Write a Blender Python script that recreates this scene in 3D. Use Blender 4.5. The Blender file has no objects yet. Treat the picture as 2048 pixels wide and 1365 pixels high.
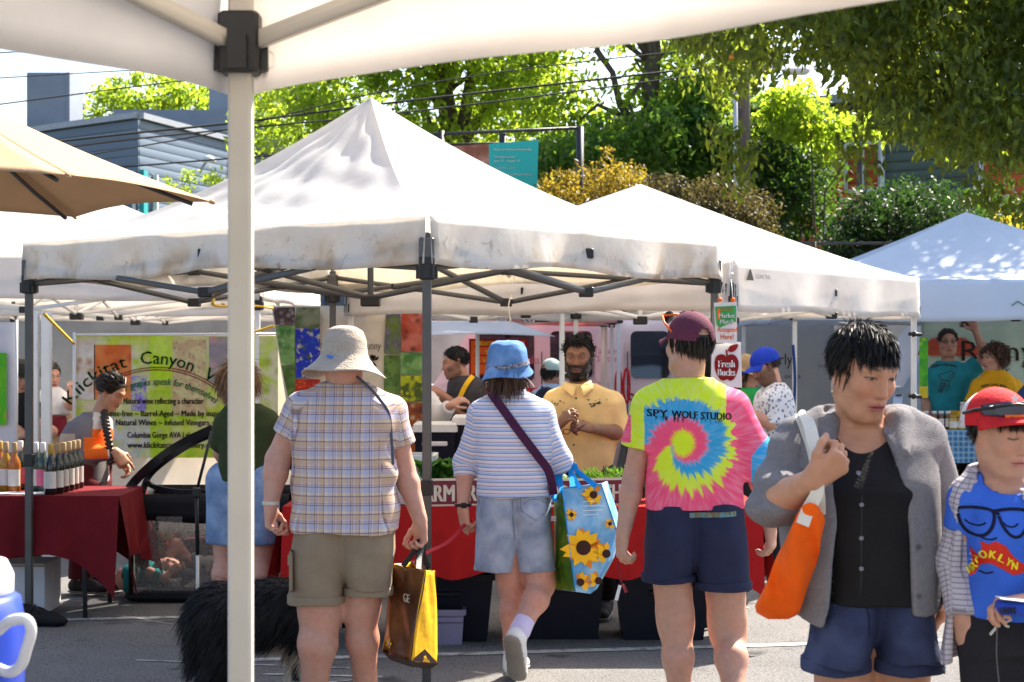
import bpy, math, random
import numpy as np
from mathutils import Vector, Matrix
from mathutils.bvhtree import BVHTree
random.seed(7); rng = np.random.default_rng(7)
sc = bpy.context.scene; COL = sc.collection
# ---------------------------------------------------------------- camera, sky, sun, exposure
F, EYE, CX, HY = 3413.3, 1.57, 1024.0, 700.0          # lens in pixels of the 2048 wide photograph, eye height, horizon row
cam_d = bpy.data.cameras.new('camera'); cam = bpy.data.objects.new('camera', cam_d); COL.objects.link(cam)
cam.location = (0, 0, EYE); cam.rotation_euler = (math.pi/2, 0, 0)
cam_d.lens = 60; cam_d.sensor_width = 36; cam_d.shift_y = 17.5/2048; cam_d.clip_start = .05; cam_d.clip_end = 3000
cam_d.dof.use_dof = True; cam_d.dof.focus_distance = 6.6; cam_d.dof.aperture_fstop = 9.0
sc.camera = cam
SUN_AZ = math.atan2(.635, .773); SUN_EL = math.radians(47)
S = Vector((math.sin(SUN_AZ)*math.cos(SUN_EL), math.cos(SUN_AZ)*math.cos(SUN_EL), math.sin(SUN_EL)))
world = bpy.data.worlds.new('World'); sc.world = world; world.use_nodes = True
wn = world.node_tree; bg = wn.nodes['Background']
sky = wn.nodes.new('ShaderNodeTexSky'); sky.sky_type = 'NISHITA'; sky.sun_disc = False
sky.sun_elevation = SUN_EL; sky.sun_rotation = SUN_AZ; sky.air_density = 1.0; sky.dust_density = 2.2; sky.ozone_density = 1.0
wn.links.new(sky.outputs[0], bg.inputs[0]); bg.inputs[1].default_value = 0.092
sun_d = bpy.data.lights.new('sun', 'SUN'); sun = bpy.data.objects.new('sun', sun_d); COL.objects.link(sun)
sun_d.energy = 5.0; sun_d.angle = math.radians(.5); sun_d.color = (1, .91, .78)
sun.rotation_euler = S.to_track_quat('Z', 'Y').to_euler(); sun.location = S*50
sc.view_settings.view_transform = 'Standard'; sc.view_settings.look = 'None'
sc.view_settings.exposure = 1.82; sc.view_settings.gamma = 1; sc.view_settings.use_curve_mapping = False
sc.render.engine = 'CYCLES'; sc.cycles.use_denoising = True; sc.cycles.max_bounces = 8; sc.cycles.transparent_max_bounces = 12
sc.cycles.caustics_reflective = False; sc.cycles.caustics_refractive = False

def P(px, py, d): return Vector(((px-CX)*d/F, d, EYE+(HY-py)*d/F))
def PX(px, d): return (px-CX)*d/F
def PZ(py, d): return EYE+(HY-py)*d/F
V3 = Vector
# ---------------------------------------------------------------- materials
MATS = {}
def mat(name, col=(.5, .5, .5), rough=.7, var=.12, scale=9, bump=0, bscale=80, metal=0, spec=.35, trans=0, tcol=None, attr=None, pattern=None, sss=0, alpha=None, noise_col=None, stretch=None, emit=0):
    """one procedural material: colour varied by noise (or an attribute / pattern), optional bump and translucency"""
    if name in MATS: return MATS[name]
    m = bpy.data.materials.new(name); m.use_nodes = True; MATS[name] = m
    nt = m.node_tree; N = nt.nodes; L = nt.links; b = N['Principled BSDF']; out = N['Material Output']
    b.inputs['Roughness'].default_value = rough; b.inputs['Metallic'].default_value = metal
    b.inputs['Specular IOR Level'].default_value = spec
    tc = N.new('ShaderNodeTexCoord'); co = tc.outputs['Object']
    if stretch:
        mp = N.new('ShaderNodeMapping'); mp.inputs['Scale'].default_value = stretch; L.new(co, mp.inputs[0]); co = mp.outputs[0]
    nz = N.new('ShaderNodeTexNoise'); nz.inputs['Scale'].default_value = scale; nz.inputs['Detail'].default_value = 5; L.new(co, nz.inputs['Vector'])
    if attr:
        at = N.new('ShaderNodeAttribute'); at.attribute_name = attr; base = at.outputs['Color']
    elif pattern: base = pattern(nt, tc)
    else:
        rgb = N.new('ShaderNodeRGB'); rgb.outputs[0].default_value = (*col, 1); base = rgb.outputs[0]
    if noise_col:
        mx = N.new('ShaderNodeMix'); mx.data_type = 'RGBA'
        rp = N.new('ShaderNodeValToRGB'); rp.color_ramp.elements[0].position = .42; rp.color_ramp.elements[1].position = .62
        L.new(nz.outputs[0], rp.inputs[0]); L.new(rp.outputs[0], mx.inputs['Factor'])
        L.new(base, mx.inputs[6]); mx.inputs[7].default_value = (*noise_col, 1); base = mx.outputs[2]
    hs = N.new('ShaderNodeHueSaturation'); mr = N.new('ShaderNodeMapRange')
    mr.inputs[1].default_value = .3; mr.inputs[2].default_value = .7; mr.inputs[3].default_value = 1-var; mr.inputs[4].default_value = 1+var
    L.new(nz.outputs[0], mr.inputs[0]); L.new(mr.outputs[0], hs.inputs['Value']); L.new(base, hs.inputs['Color'])
    L.new(hs.outputs[0], b.inputs['Base Color'])
    if sss:
        b.inputs['Subsurface Weight'].default_value = sss; b.inputs['Subsurface Radius'].default_value = (.012, .005, .003); b.inputs['Subsurface Scale'].default_value = 1
    if bump:
        n2 = N.new('ShaderNodeTexNoise'); n2.inputs['Scale'].default_value = bscale; n2.inputs['Detail'].default_value = 4; L.new(co, n2.inputs['Vector'])
        bp = N.new('ShaderNodeBump'); bp.inputs['Strength'].default_value = bump; bp.inputs['Distance'].default_value = .01
        L.new(n2.outputs[0], bp.inputs['Height']); L.new(bp.outputs[0], b.inputs['Normal'])
    sh = b.outputs[0]
    if trans:
        t = N.new('ShaderNodeBsdfTranslucent'); mixs = N.new('ShaderNodeMixShader'); mixs.inputs[0].default_value = trans
        if tcol:
            h2 = N.new('ShaderNodeHueSaturation'); h2.inputs['Color'].default_value = (*tcol, 1); L.new(mr.outputs[0], h2.inputs['Value']); L.new(h2.outputs[0], t.inputs[0])
        else: L.new(hs.outputs[0], t.inputs[0])
        L.new(sh, mixs.inputs[1]); L.new(t.outputs[0], mixs.inputs[2]); sh = mixs.outputs[0]
    if alpha is not None:
        tr = N.new('ShaderNodeBsdfTransparent'); mixs = N.new('ShaderNodeMixShader'); mixs.inputs[0].default_value = alpha
        L.new(tr.outputs[0], mixs.inputs[1]); L.new(sh, mixs.inputs[2]); sh = mixs.outputs[0]
    L.new(sh, out.inputs[0])
    return m
def nodes_math(nt, op, a, b=None, c=None):
    n = nt.nodes.new('ShaderNodeMath'); n.operation = op
    for i, v in enumerate((a, b, c)):
        if v is None: continue
        if isinstance(v, (int, float)): n.inputs[i].default_value = v
        else: nt.links.new(v, n.inputs[i])
    return n.outputs[0]
def nodes_mix(nt, f, a, b):
    n = nt.nodes.new('ShaderNodeMix'); n.data_type = 'RGBA'
    for k, v in ((0, f), (6, a), (7, b)):
        if isinstance(v, (int, float)): n.inputs[k].default_value = v
        elif isinstance(v, tuple): n.inputs[k].default_value = (*v, 1)
        else: nt.links.new(v, n.inputs[k])
    return n.outputs[2]
# ---------------------------------------------------------------- objects
def put(o, label=None, cat=None, group=None, kind=None):
    if label: o['label'] = label
    if cat: o['category'] = cat
    if group: o['group'] = group
    if kind: o['kind'] = kind
    return o
def thing(name, label, cat, loc=(0, 0, 0), group=None):
    o = bpy.data.objects.new(name, None); COL.objects.link(o); o.location = loc; o.empty_display_size = .1
    o['_w'] = list(loc)
    return put(o, label, cat, group)
def mk_mesh(name, V, faces, smooth=False):
    """faces: list of lists or list of int arrays (n,3)/(n,4)"""
    me = bpy.data.meshes.new(name)
    V = np.asarray(V, np.float32)
    arrs = [a for a in faces if isinstance(a, np.ndarray)]
    if arrs and len(arrs) == len(faces):
        loops = np.concatenate([a.reshape(-1) for a in arrs]).astype(np.int32)
        tot = np.concatenate([np.full(len(a), a.shape[1], np.int32) for a in arrs])
    else:
        tot = np.fromiter((len(f) for f in faces), np.int32, len(faces))
        loops = np.fromiter((i for f in faces for i in f), np.int32)
    st = np.concatenate([[0], np.cumsum(tot)[:-1]]).astype(np.int32)
    me.vertices.add(len(V)); me.vertices.foreach_set('co', V.reshape(-1))
    me.loops.add(len(loops)); me.loops.foreach_set('vertex_index', loops)
    me.polygons.add(len(tot)); me.polygons.foreach_set('loop_start', st); me.polygons.foreach_set('loop_total', tot)
    if smooth: me.polygons.foreach_set('use_smooth', np.ones(len(tot), bool))
    me.update(calc_edges=True); me.validate()
    return me
class MB:
    """collects shapes for ONE mesh object, in world coordinates"""
    def __init__(s): s.V = []; s.Fc = []; s.n = 0; s.sm = []
    def add(s, v, f, smooth=False):
        v = [tuple(x) for x in v]; s.V += v; s.Fc += [[i+s.n for i in q] for q in f]; s.sm += [smooth]*len(f); s.n += len(v); return s
    def box(s, c, size, R=None, bev=0):
        c = V3(c); x, y, z = (k/2 for k in size)
        if bev:
            b = min(bev, x*.9, y*.9, z*.9); v = []; 
            for zz, e in ((-z, b), (-z+b, 0), (z-b, 0), (z, b)):
                for sx, sy in ((-1, -1), (1, -1), (1, 1), (-1, 1)):
                    if sx == sy: v += [(sx*(x-e), sy*(y-e-b), zz), (sx*(x-e-b), sy*(y-e), zz)]
                    else: v += [(sx*(x-e-b), sy*(y-e), zz), (sx*(x-e), sy*(y-e-b), zz)]
            f = [[7, 6, 5, 4, 3, 2, 1, 0], [24+i for i in range(8)]]
            for k in range(3):
                for i in range(8): f.append([k*8+i, k*8+(i+1) % 8, k*8+8+(i+1) % 8, k*8+8+i])
        else:
            v = [(sx*x, sy*y, sz*z) for sz in (-1, 1) for sx, sy in ((-1, -1), (1, -1), (1, 1), (-1, 1))]
            f = [[3, 2, 1, 0], [4, 5, 6, 7], [0, 1, 5, 4], [1, 2, 6, 5], [2, 3, 7, 6], [3, 0, 4, 7]]
        v = [c+(R @ V3(p) if R else V3(p)) for p in v]
        return s.add(v, f)
    def tube(s, pts, r, n=8, cap=True, smooth=True):
        pts = [V3(p) for p in pts]; rs = r if isinstance(r, (list, tuple)) else [r]*len(pts); v = []; up = None
        for i, p in enumerate(pts):
            t = (pts[min(i+1, len(pts)-1)]-pts[max(i-1, 0)]).normalized()
            if up is None: up = t.orthogonal().normalized()
            up = (up-t*up.dot(t)); up = up.normalized() if up.length > 1e-6 else t.orthogonal().normalized(); w = t.cross(up)
            for k in range(n):
                a = 2*math.pi*k/n; v.append(p+(up*math.cos(a)+w*math.sin(a))*rs[i])
        f = [[i*n+k, i*n+(k+1) % n, (i+1)*n+(k+1) % n, (i+1)*n+k] for i in range(len(pts)-1) for k in range(n)]
        s.add(v, f, smooth)
        if cap: s.Fc += [[s.n-len(v)+k for k in reversed(range(n))], [s.n-n+k for k in range(n)]]; s.sm += [False, False]
        return s
    def bar(s, a, b, w, h=None, up=(0, 0, 1)):
        a, b = V3(a), V3(b); t = b-a; L = t.length; R = frame(t, up); return s.box((a+b)/2, (w, h or w, L), R)
    def lathe(s, prof, c, n=20, axis=None, smooth=True, sq=(1, 1)):
        c = V3(c); R = frame(V3(axis), (0, 1, 0)) if axis is not None else None; v = []
        for r, z in prof:
            for k in range(n):
                a = 2*math.pi*k/n; p = V3((r*math.cos(a)*sq[0], r*math.sin(a)*sq[1], z)); v.append(c+(R @ p if R else p))
        m = len(prof); f = [[i*n+k, i*n+(k+1) % n, (i+1)*n+(k+1) % n, (i+1)*n+k] for i in range(m-1) for k in range(n)]
        f += [[k for k in reversed(range(n))], [(m-1)*n+k for k in range(n)]]
        return s.add(v, f, smooth)
    def grid(s, fn, nu, nv, smooth=True, thick=0, closed_u=False):
        """fn(u,v)->point; thick gives it a second side"""
        pts = [[V3(fn(i/nu, j/nv)) for j in range(nv+1)] for i in range(nu+1)]
        v = [p for r in pts for p in r]; m = nv+1
        f = [[i*m+j, (i+1)*m+j, (i+1)*m+j+1, i*m+j+1] for i in range(nu) for j in range(nv)]
        if thick:
            nrm = []
            for i in range(nu+1):
                for j in range(nv+1):
                    a = pts[min(i+1, nu)][j]-pts[max(i-1, 0)][j]; b = pts[i][min(j+1, nv)]-pts[i][max(j-1, 0)]
                    k = a.cross(b); nrm.append(k.normalized() if k.length > 1e-9 else V3((0, 0, 1)))
            n0 = len(v); v2 = [p-q*thick for p, q in zip(v, nrm)]
            f2 = [[n0+i for i in reversed(q)] for q in f]
            rim = []
            b1 = [j for j in range(m)]; rim += [[b1[k], b1[k+1], n0+b1[k+1], n0+b1[k]] for k in range(nv)]
            b2 = [nu*m+j for j in range(m)]; rim += [[b2[k+1], b2[k], n0+b2[k], n0+b2[k+1]] for k in range(nv)]
            b3 = [i*m for i in range(nu+1)]; rim += [[b3[k+1], b3[k], n0+b3[k], n0+b3[k+1]] for k in range(nu)]
            b4 = [i*m+nv for i in range(nu+1)]; rim += [[b4[k], b4[k+1], n0+b4[k+1], n0+b4[k]] for k in range(nu)]
            v += v2; f += f2+rim
        return s.add(v, f, smooth)
    def poly(s, pts, nrm, thick):
        """flat outline with thickness"""
        n = len(pts); nrm = V3(nrm).normalized()*thick
        v = [V3(p) for p in pts]+[V3(p)-nrm for p in pts]
        f = [list(range(n)), [n+i for i in reversed(range(n))]]+[[i, n+i, n+(i+1) % n, (i+1) % n] for i in range(n)]
        return s.add(v, f)
    def build(s, name, m, parent=None, loc=None, label=None):
        org = V3(parent['_w']) if parent is not None else V3(loc if loc is not None else (0, 0, 0))
        V = np.array(s.V, np.float32).reshape(-1, 3)-np.array(org, np.float32)
        me = mk_mesh(name, V, s.Fc); me.polygons.foreach_set('use_smooth', np.array(s.sm, bool)) if len(s.sm) == len(me.polygons) else None
        return link(name, me, m, parent, org, label)
def link(name, me, m, parent, org=(0, 0, 0), label=None):
    o = bpy.data.objects.new(name, me); COL.objects.link(o)
    if m is not None and not me.materials: me.materials.append(m)
    if parent is not None: o.parent = parent; o['_w'] = list(parent['_w'])
    else: o.location = org; o['_w'] = list(org)
    if label: o['label'] = label
    return o
def frame(z, up=(0, 0, 1)):
    z = V3(z).normalized(); u = V3(up)
    if abs(z.dot(u.normalized())) > .98: u = V3((1, 0, 0)) if abs(z.x) < .9 else V3((0, 1, 0))
    x = u.cross(z).normalized(); y = z.cross(x)
    return Matrix((x, y, z)).transposed()
def single(mb, name, m, label, cat, loc, group=None, kind=None):
    o = mb.build(name, m, None, loc); return put(o, label, cat, group, kind)
UNIT = {}
def bar_obj(name, a, b, w, h, m, parent, up=(0, 0, 1)):
    """a square bar that shares one unit mesh"""
    if m.name not in UNIT:
        t = MB().box((0, 0, 0), (1, 1, 1)); me = mk_mesh('bar', t.V, t.Fc); me.materials.append(m); UNIT[m.name] = me
    a, b = V3(a), V3(b); o = bpy.data.objects.new(name, UNIT[m.name]); COL.objects.link(o); o.parent = parent; org = V3(parent['_w'])
    R = frame(b-a, up).to_4x4(); o.matrix_basis = Matrix.Translation((a+b)/2-org) @ R @ Matrix.Diagonal((w, h, (b-a).length, 1)); o['_w'] = list(parent['_w'])
    return o
def copy_tree(o, parent=None, loc=None):
    c = o.copy(); COL.objects.link(c); c.parent = parent
    if loc is not None: c.location = loc; c['_w'] = list(loc)
    for ch in list(o.children): copy_tree(ch, c)
    return c
# ---------------------------------------------------------------- lettering
TXT = {}
def text2d(s, size=1.0, res=2, shear=0):
    """font outline as triangles: (n,2) verts centred in x, baseline at 0"""
    k = (s, res, shear)
    if k not in TXT:
        cu = bpy.data.curves.new('t', 'FONT'); cu.body = s; cu.size = 1; cu.resolution_u = res; cu.align_x = 'CENTER'; cu.shear = shear
        o = bpy.data.objects.new('t', cu); me = o.to_mesh()
        V = np.array([v.co[:2] for v in me.vertices]); fc = [list(p.vertices) for p in me.polygons]
        o.to_mesh_clear(); bpy.data.objects.remove(o); bpy.data.curves.remove(cu); TXT[k] = (V, fc)
    V, fc = TXT[k]; return V*size, fc
def text_mb(mb, s, org, right, up, size, width=None, lift=.002, bold=0, shear=0, warp=None, align='c'):
    """lettering lying on a plane; width squeezes the line to that width; slight thickness keeps it a solid"""
    V, fc = text2d(s, 1, 2, shear); right = V3(right).normalized(); up = V3(up).normalized(); n = right.cross(up).normalized()
    if len(V) == 0: return mb
    w0 = V[:, 0].max()-V[:, 0].min(); mid = (V[:, 0].max()+V[:, 0].min())/2
    sx = (width/w0) if width else size; off = 0
    if align == 'l': off = w0*sx/2
    if align == 'r': off = -w0*sx/2
    for db in ((0,) if not bold else (-bold, 0, bold)):
        pts = []
        for x, y in V:
            u, v = (x-mid)*sx+off+db, y*size
            if warp: u, v = warp(u, v)
            pts.append(V3(org)+right*u+up*v+n*(lift+abs(db)*.05))
        mb.add(pts, fc)
    return mb
# ---------------------------------------------------------------- ground
def asphalt(nt, tc):
    N, L = nt.nodes, nt.links
    def noise(s, d=6):
        n = N.new('ShaderNodeTexNoise'); n.inputs['Scale'].default_value = s; n.inputs['Detail'].default_value = d; L.new(tc.outputs['Object'], n.inputs['Vector']); return n.outputs[0]
    def ramp(x, a, b):
        r = N.new('ShaderNodeMapRange'); r.inputs[1].default_value = a; r.inputs[2].default_value = b; L.new(x, r.inputs[0]); return r.outputs[0]
    c = nodes_mix(nt, ramp(noise(.9), .35, .65), (.090, .088, .092), (.135, .130, .128))
    c = nodes_mix(nt, ramp(noise(62, 3), .44, .62), c, (.16, .155, .15)); c = nodes_mix(nt, ramp(noise(110, 2), .52, .66), c, (.24, .235, .225)); c = nodes_mix(nt, ramp(noise(48, 2), .60, .70), c, (.045, .044, .046))
    c = nodes_mix(nt, ramp(noise(330, 2), .60, .72), c, (.03, .03, .032))
    st = ramp(noise(2.3, 4), .62, .70); return nodes_mix(nt, st, c, (.055, .053, .055))
M_asph = mat('asphalt', pattern=asphalt, rough=.92, var=.08, scale=3, bump=.55, bscale=190, spec=.2)
g = MB().grid(lambda u, v: (-150+300*u, -40+340*v, 0), 30, 34, smooth=False).build('ground', M_asph); put(g, kind='structure')
M_line = mat('road_paint', (.55, .54, .50), .8, .35, 14, noise_col=(.16, .155, .15))
lines = MB()
def stripe(a, b, w, z=.004):
    a, b = V3((*a, z)), V3((*b, z)); n = (b-a).cross(V3((0, 0, 1))).normalized()*w/2
    k = max(1, int((b-a).length/.5))
    for i in range(k):
        p, q = a.lerp(b, i/k), a.lerp(b, (i+1)/k); lines.add([p-n, q-n, q+n, p+n], [[0, 1, 2, 3]])
stripe((-1.35, 8.62), (4.4, 9.55), .085); stripe((-4.6, 9.62), (-1.85, 10.02), .085); stripe((-1.2, 8.25), (-.62, 8.18), .03); stripe((-.95, 8.0), (-.72, 8.12), .02); stripe((-1.9, 8.62), (-.8, 8.4), .02)
put(lines.build('parking_lines', M_line), kind='structure')
# raised bank with its retaining wall behind the market
M_bank = mat('bank_soil', (.09, .085, .05), .95, .3, 2, bump=.5, bscale=6)
bk = MB().grid(lambda u, v: (-90+180*u, 22.6+90*v, 1.9+.25*math.sin(u*17)+.5*v), 40, 20).build('embankment', M_bank); put(bk, kind='structure')
M_conc = mat('concrete', (.30, .29, .27), .9, .15, 3, bump=.2, bscale=20)
single(MB().box((0, 22.4, .98), (180, .35, 1.96)), 'retaining_wall', M_conc, 'long plain concrete retaining wall behind the market tents', 'wall', (0, 22.4, 0))
# ---------------------------------------------------------------- far buildings
M_blue = mat('blue_grey_siding', (.13, .18, .25), .6, .10, 1.5)
M_bluel = mat('pale_grey_siding', (.22, .25, .30), .6, .08, 1.5)
M_teal = mat('teal_panel', (.01, .28, .30), .5, .05)
M_glass = mat('window_glass', (.10, .13, .15), .08, .25, 3, spec=.8)
M_white = mat('white_trim', (.72, .72, .70), .5, .05)
M_roofm = mat('roof_metal', (.30, .32, .36), .4, .1, metal=.3)
def wall_boards(root, a, b, z0, z1, pitch, m, lap=.03, name='siding_board', seams=0):
    """lap siding: one board above another along a wall line a-b (outside on the right hand of a->b)"""
    a, b = V3((*a, 0)), V3((*b, 0)); n = (b-a).cross(V3((0, 0, 1))).normalized(); k = int((z1-z0)/pitch)
    for i in range(k):
        z = z0+(i+.5)*pitch; o = n*(lap/2)
        bar_obj(name, a+o+V3((0, 0, z)), b+o+V3((0, 0, z)), lap if i % 2 else lap+.008, pitch-.018, m, root, up=(0, 0, 1))
A0, A1, A2 = (-9.84, 45), (-16.5, 50.6), (-6.3, 57)
bl = thing('office_building', 'blue-grey office block with lap siding and teal window surround, far left beyond the tents', 'building', (-9.8, 50, 1.9))
mb = MB(); q = [A0, A1, (A1[0]+A2[0]-A0[0], A1[1]+A2[1]-A0[1]), A2]
mb.add([(x, y, 1.9) for x, y in q]+[(x, y, 7.72) for x, y in q], [[0, 1, 2, 3], [7, 6, 5, 4], [0, 4, 5, 1], [1, 5, 6, 2], [2, 6, 7, 3], [3, 7, 4, 0]]).build('wall', mat('wall_shadow_gap', (.07, .09, .12), .8), bl)
wall_boards(bl, A1, A0, 2.0, 7.65, .235, M_blue); wall_boards(bl, A0, A2, 2.0, 7.65, .235, M_blue)
mb = MB(); mb.bar((*A1, 7.75), (*A0, 7.75), .3, .16); mb.bar((*A0, 7.74), (*A2, 7.74), .3, .16); mb.build('parapet_cap', M_roofm, bl)
# teal framed corner window
def on(A, B, t, off=.06, z=0): 
    a, b = V3((*A, z)), V3((*B, z)); n = (b-a).cross(V3((0, 0, 1))).normalized(); return a.lerp(b, t)+n*off
def window(root, A, B, t0, t1, z0, z1, frame_m, glass_m, mull=1, fw=.07, name='window', off=.05):
    mbf = MB(); p, q_ = on(A, B, t0, off), on(A, B, t1, off)
    for a, b in ((p+V3((0, 0, z0)), q_+V3((0, 0, z0))), (p+V3((0, 0, z1)), q_+V3((0, 0, z1))), (p+V3((0, 0, z0)), p+V3((0, 0, z1))), (q_+V3((0, 0, z0)), q_+V3((0, 0, z1)))): mbf.bar(a, b, fw, fw)
    for k in range(mull):
        c = p.lerp(q_, (k+1)/(mull+1)); mbf.bar(c+V3((0, 0, z0)), c+V3((0, 0, z1)), fw*.8, fw*.8)
    w = mbf.build(name, frame_m, root); mbg = MB(); g0, g1 = on(A, B, t0, off-.02), on(A, B, t1, off-.02)
    mbg.bar((g0+g1)/2+V3((0, 0, z0)), (g0+g1)/2+V3((0, 0, z1)), .01, (g1-g0).length, up=(g1-g0).cross(V3((0, 0, 1)))).build('pane', glass_m, w); return w
window(bl, A1, A0, .80, .985, 4.2, 6.25, M_white, M_glass, 1, .09)
mb = MB(); mb.bar(on(A0, A2, .008, .09, 3.4), on(A0, A2, .008, .09, 6.3), .5, .12, up=(1, 0, 0)).build('teal_panel', M_teal, bl)
MB().bar(on(A0, A2, .06, .09, 3.4), on(A0, A2, .06, .09, 6.25), .16, .12, up=(1, 0, 0)).build('corner_trim', M_white, bl)
single(MB().box((-13.3, 49.5, 8.4), (1.15, 1.4, 2.2)).box((-12.68, 49.5, 8.4), (.09, 1.5, 2.2)), 'roof_chimney', M_bluel, 'tall pale grey box chimney standing alone on the far left roof', 'chimney', (-13.3, 49.5, 7.3))
mbp = MB().box((-10.0, 52, 8.1), (3.6, 3, 1.15)).lathe([(1.2, 0), (1.2, 1.05), (1.12, 1.1)], (-8.2, 52, 7.6), 24); single(mbp, 'roof_penthouse', M_bluel, 'low pale metal penthouse with rounded end on the office roof', 'rooftop unit', (-10, 52, 7.6))
single(MB().box((-8.3, 54.5, 8.6), (2.4, 2, 3.0)), 'roof_tower', M_bluel, 'tall blue-grey stair tower behind the white tent pole', 'rooftop unit', (-8.3, 54.5, 7.6))
pl = thing('pale_building', 'plain pale grey building between the white pole and the trees', 'building', (-6, 60, 1.9))
MB().box((-5.0, 61, 4.7), (7.5, 6, 5.6)).build('wall', M_bluel, pl); MB().box((-5, 61, 7.6), (7.7, 6.2, .22)).build('parapet_cap', M_roofm, pl)
for k in range(4): MB().box((-8.0+k*1.9, 57.97, 4.7), (.05, .08, 5.5)).build('panel_joint', M_roofm, pl)
lamp_m = mat('lamp_head', (.7, .7, .7), .4, .05)
yl = thing('yard_light', 'small white dome light on a bracket at the blue-grey wall', 'lamp', P(415, 345, 46.2))
MB().tube([P(400, 345, 47.2), P(408, 330, 46.5), P(415, 322, 46.2)], .035, 6).build('bracket', M_roofm, yl); MB().lathe([(.01, .2), (.13, .14), (.2, .02), (.17, 0)], P(418, 325, 46.2), 12).build('lamp_shade', lamp_m, yl)
# right building: green-grey boards over orange-red panels
M_grn = mat('green_grey_siding', (.10, .13, .12), .7, .12, 2); M_org = mat('orange_red_siding', (.62, .11, .035), .7, .12, 2)
B0, B1 = (2.4, 43.5), (13.5, 36.5)
br = thing('apartment_block', 'dark green and orange-red apartment block behind the trees at upper right', 'building', (8, 41, 1.9))
mb = MB(); mb.add([(*B0, 1.9), (*B1, 1.9), (17, 43, 1.9), (6, 50, 1.9), (*B0, 7.35), (*B1, 7.35), (17, 43, 7.35), (6, 50, 7.35)], [[3, 2, 1, 0], [4, 5, 6, 7], [0, 1, 5, 4], [1, 2, 6, 5], [2, 3, 7, 6], [3, 0, 4, 7]]).build('wall', mat('dark_wall', (.05, .06, .06), .8), br)
wall_boards(br, B0, B1, 6.5, 7.3, .22, M_grn)
def sub(t): return (B0[0]+(B1[0]-B0[0])*t, B0[1]+(B1[1]-B0[1])*t)
for t0, t1, m in ((0, .36, M_grn), (.362, .453, M_org), (.455, .56, M_org), (.562, .735, M_grn), (.737, 1, M_org)): wall_boards(br, sub(t0), sub(t1), 1.95, 6.46, .22, m)
MB().bar((*sub(0), 7.45), (*sub(1), 7.45), .5, .2).build('roof_edge', M_roofm, br)
window(br, B0, B1, .492, .555, 5.28, 6.38, M_white, M_glass, 1, .08, off=.07)
for t in (.454, .561, .736): MB().tube([on(B0, B1, t, .12, 2), on(B0, B1, t, .12, 6.45)], .06, 8).build('downpipe', M_white, br)
# ---------------------------------------------------------------- sky dome is the world; power lines, pole, lamp
M_pole = mat('weathered_wood', (.16, .13, .12), .9, .25, 3, stretch=(8, 8, .6), bump=.4, bscale=30)
M_wire = mat('black_wire', (.02, .02, .02), .6, .05); M_pvc = mat('grey_conduit', (.48, .50, .55), .5, .06); M_dark = mat('dark_metal', (.05, .05, .055), .45, .1, metal=.4)
pd = 27.0
up = thing('utility_pole', 'weathered wooden utility pole with grey conduit behind the hedge', 'pole', (PX(1487, pd), pd, 1.9))
MB().tube([(PX(1489, pd), pd, 1.9), (PX(1486, pd), pd, 6.2), (PX(1478, pd), pd, 9.5)], [.12, .105, .09], 12).build('post', M_pole, up)
MB().tube([(PX(1472, pd), pd-.14, 1.9), (PX(1468, pd), pd-.14, 6.1)], .04, 8).build('conduit', M_pvc, up)
MB().box((PX(1478, pd), pd-.1, 6.2), (.7, .1, .09)).build('crossarm', M_pole, up)
MB().box((PX(1466, pd), pd-.14, 6.18), (.16, .12, .08)).build('orange_clamp', mat('orange_plastic', (.8, .22, .02), .5), up)
MB().tube([(PX(1478, pd), pd, 7.0), (PX(1540, pd), pd-.3, 7.15), (PX(1575, pd), pd-.5, 6.3)], .03, 6).build('lamp_arm', M_pvc, up)
MB().box(P(1592, 142, pd-.5), (.42, .2, .12), bev=.04).build('lamp_head', lamp_m, up)
def wire(pts, r, label):
    b = thing('power_line', label, 'power line', pts[0]); full = []
    for i in range(len(pts)-1):
        for k in range(6): full.append(V3(pts[i]).lerp(V3(pts[i+1]), k/6))
    full.append(V3(pts[-1])); sm = full[:]
    for _ in range(6): sm = [sm[0]]+[(sm[i-1]+sm[i]*2+sm[i+1])/4 for i in range(1, len(sm)-1)]+[sm[-1]]
    MB().tube(sm, r, 6).build('cable', M_wire, b)
wire([P(-60, 217, 24), P(220, 180, 25), P(470, 148, 25.8), P(900, 105, 26.5), P(1476, 70, 27)], .010, 'thin high power cable crossing the chimney at upper left')
wire([P(60, 290, 24), P(250, 268, 24.6), P(470, 247, 25.2), P(760, 208, 25.8), P(1100, 170, 26.4), P(1476, 128, 27)], .017, 'thickest black power cable passing just behind the white tent peak')
wire([P(60, 305, 24), P(250, 280, 24.6), P(470, 258, 25.2), P(760, 232, 25.8), P(1100, 190, 26.4), P(1476, 140, 27)], .013, 'black power cable hanging just below the thickest one')
wire([P(60, 330, 24), P(250, 298, 24.6), P(430, 268, 25.2), P(760, 180, 25.8), P(1100, 130, 26.4), P(1470, 92, 27)], .010, 'thin cable rising steeply over the blue-grey wall to the pole')
wire([P(-60, 110, 24), P(120, 98, 25), P(700, 70, 26)], .010, 'faint topmost wire in the sky at upper left corner')
wire([P(-60, 160, 24), P(240, 142, 25), P(700, 118, 26)], .008, 'faint second wire in the white sky at upper left')
wire([P(240, 335, 28), P(450, 318, 28), P(700, 300, 28)], .014, 'low cable crossing in front of the teal window surround')
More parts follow.
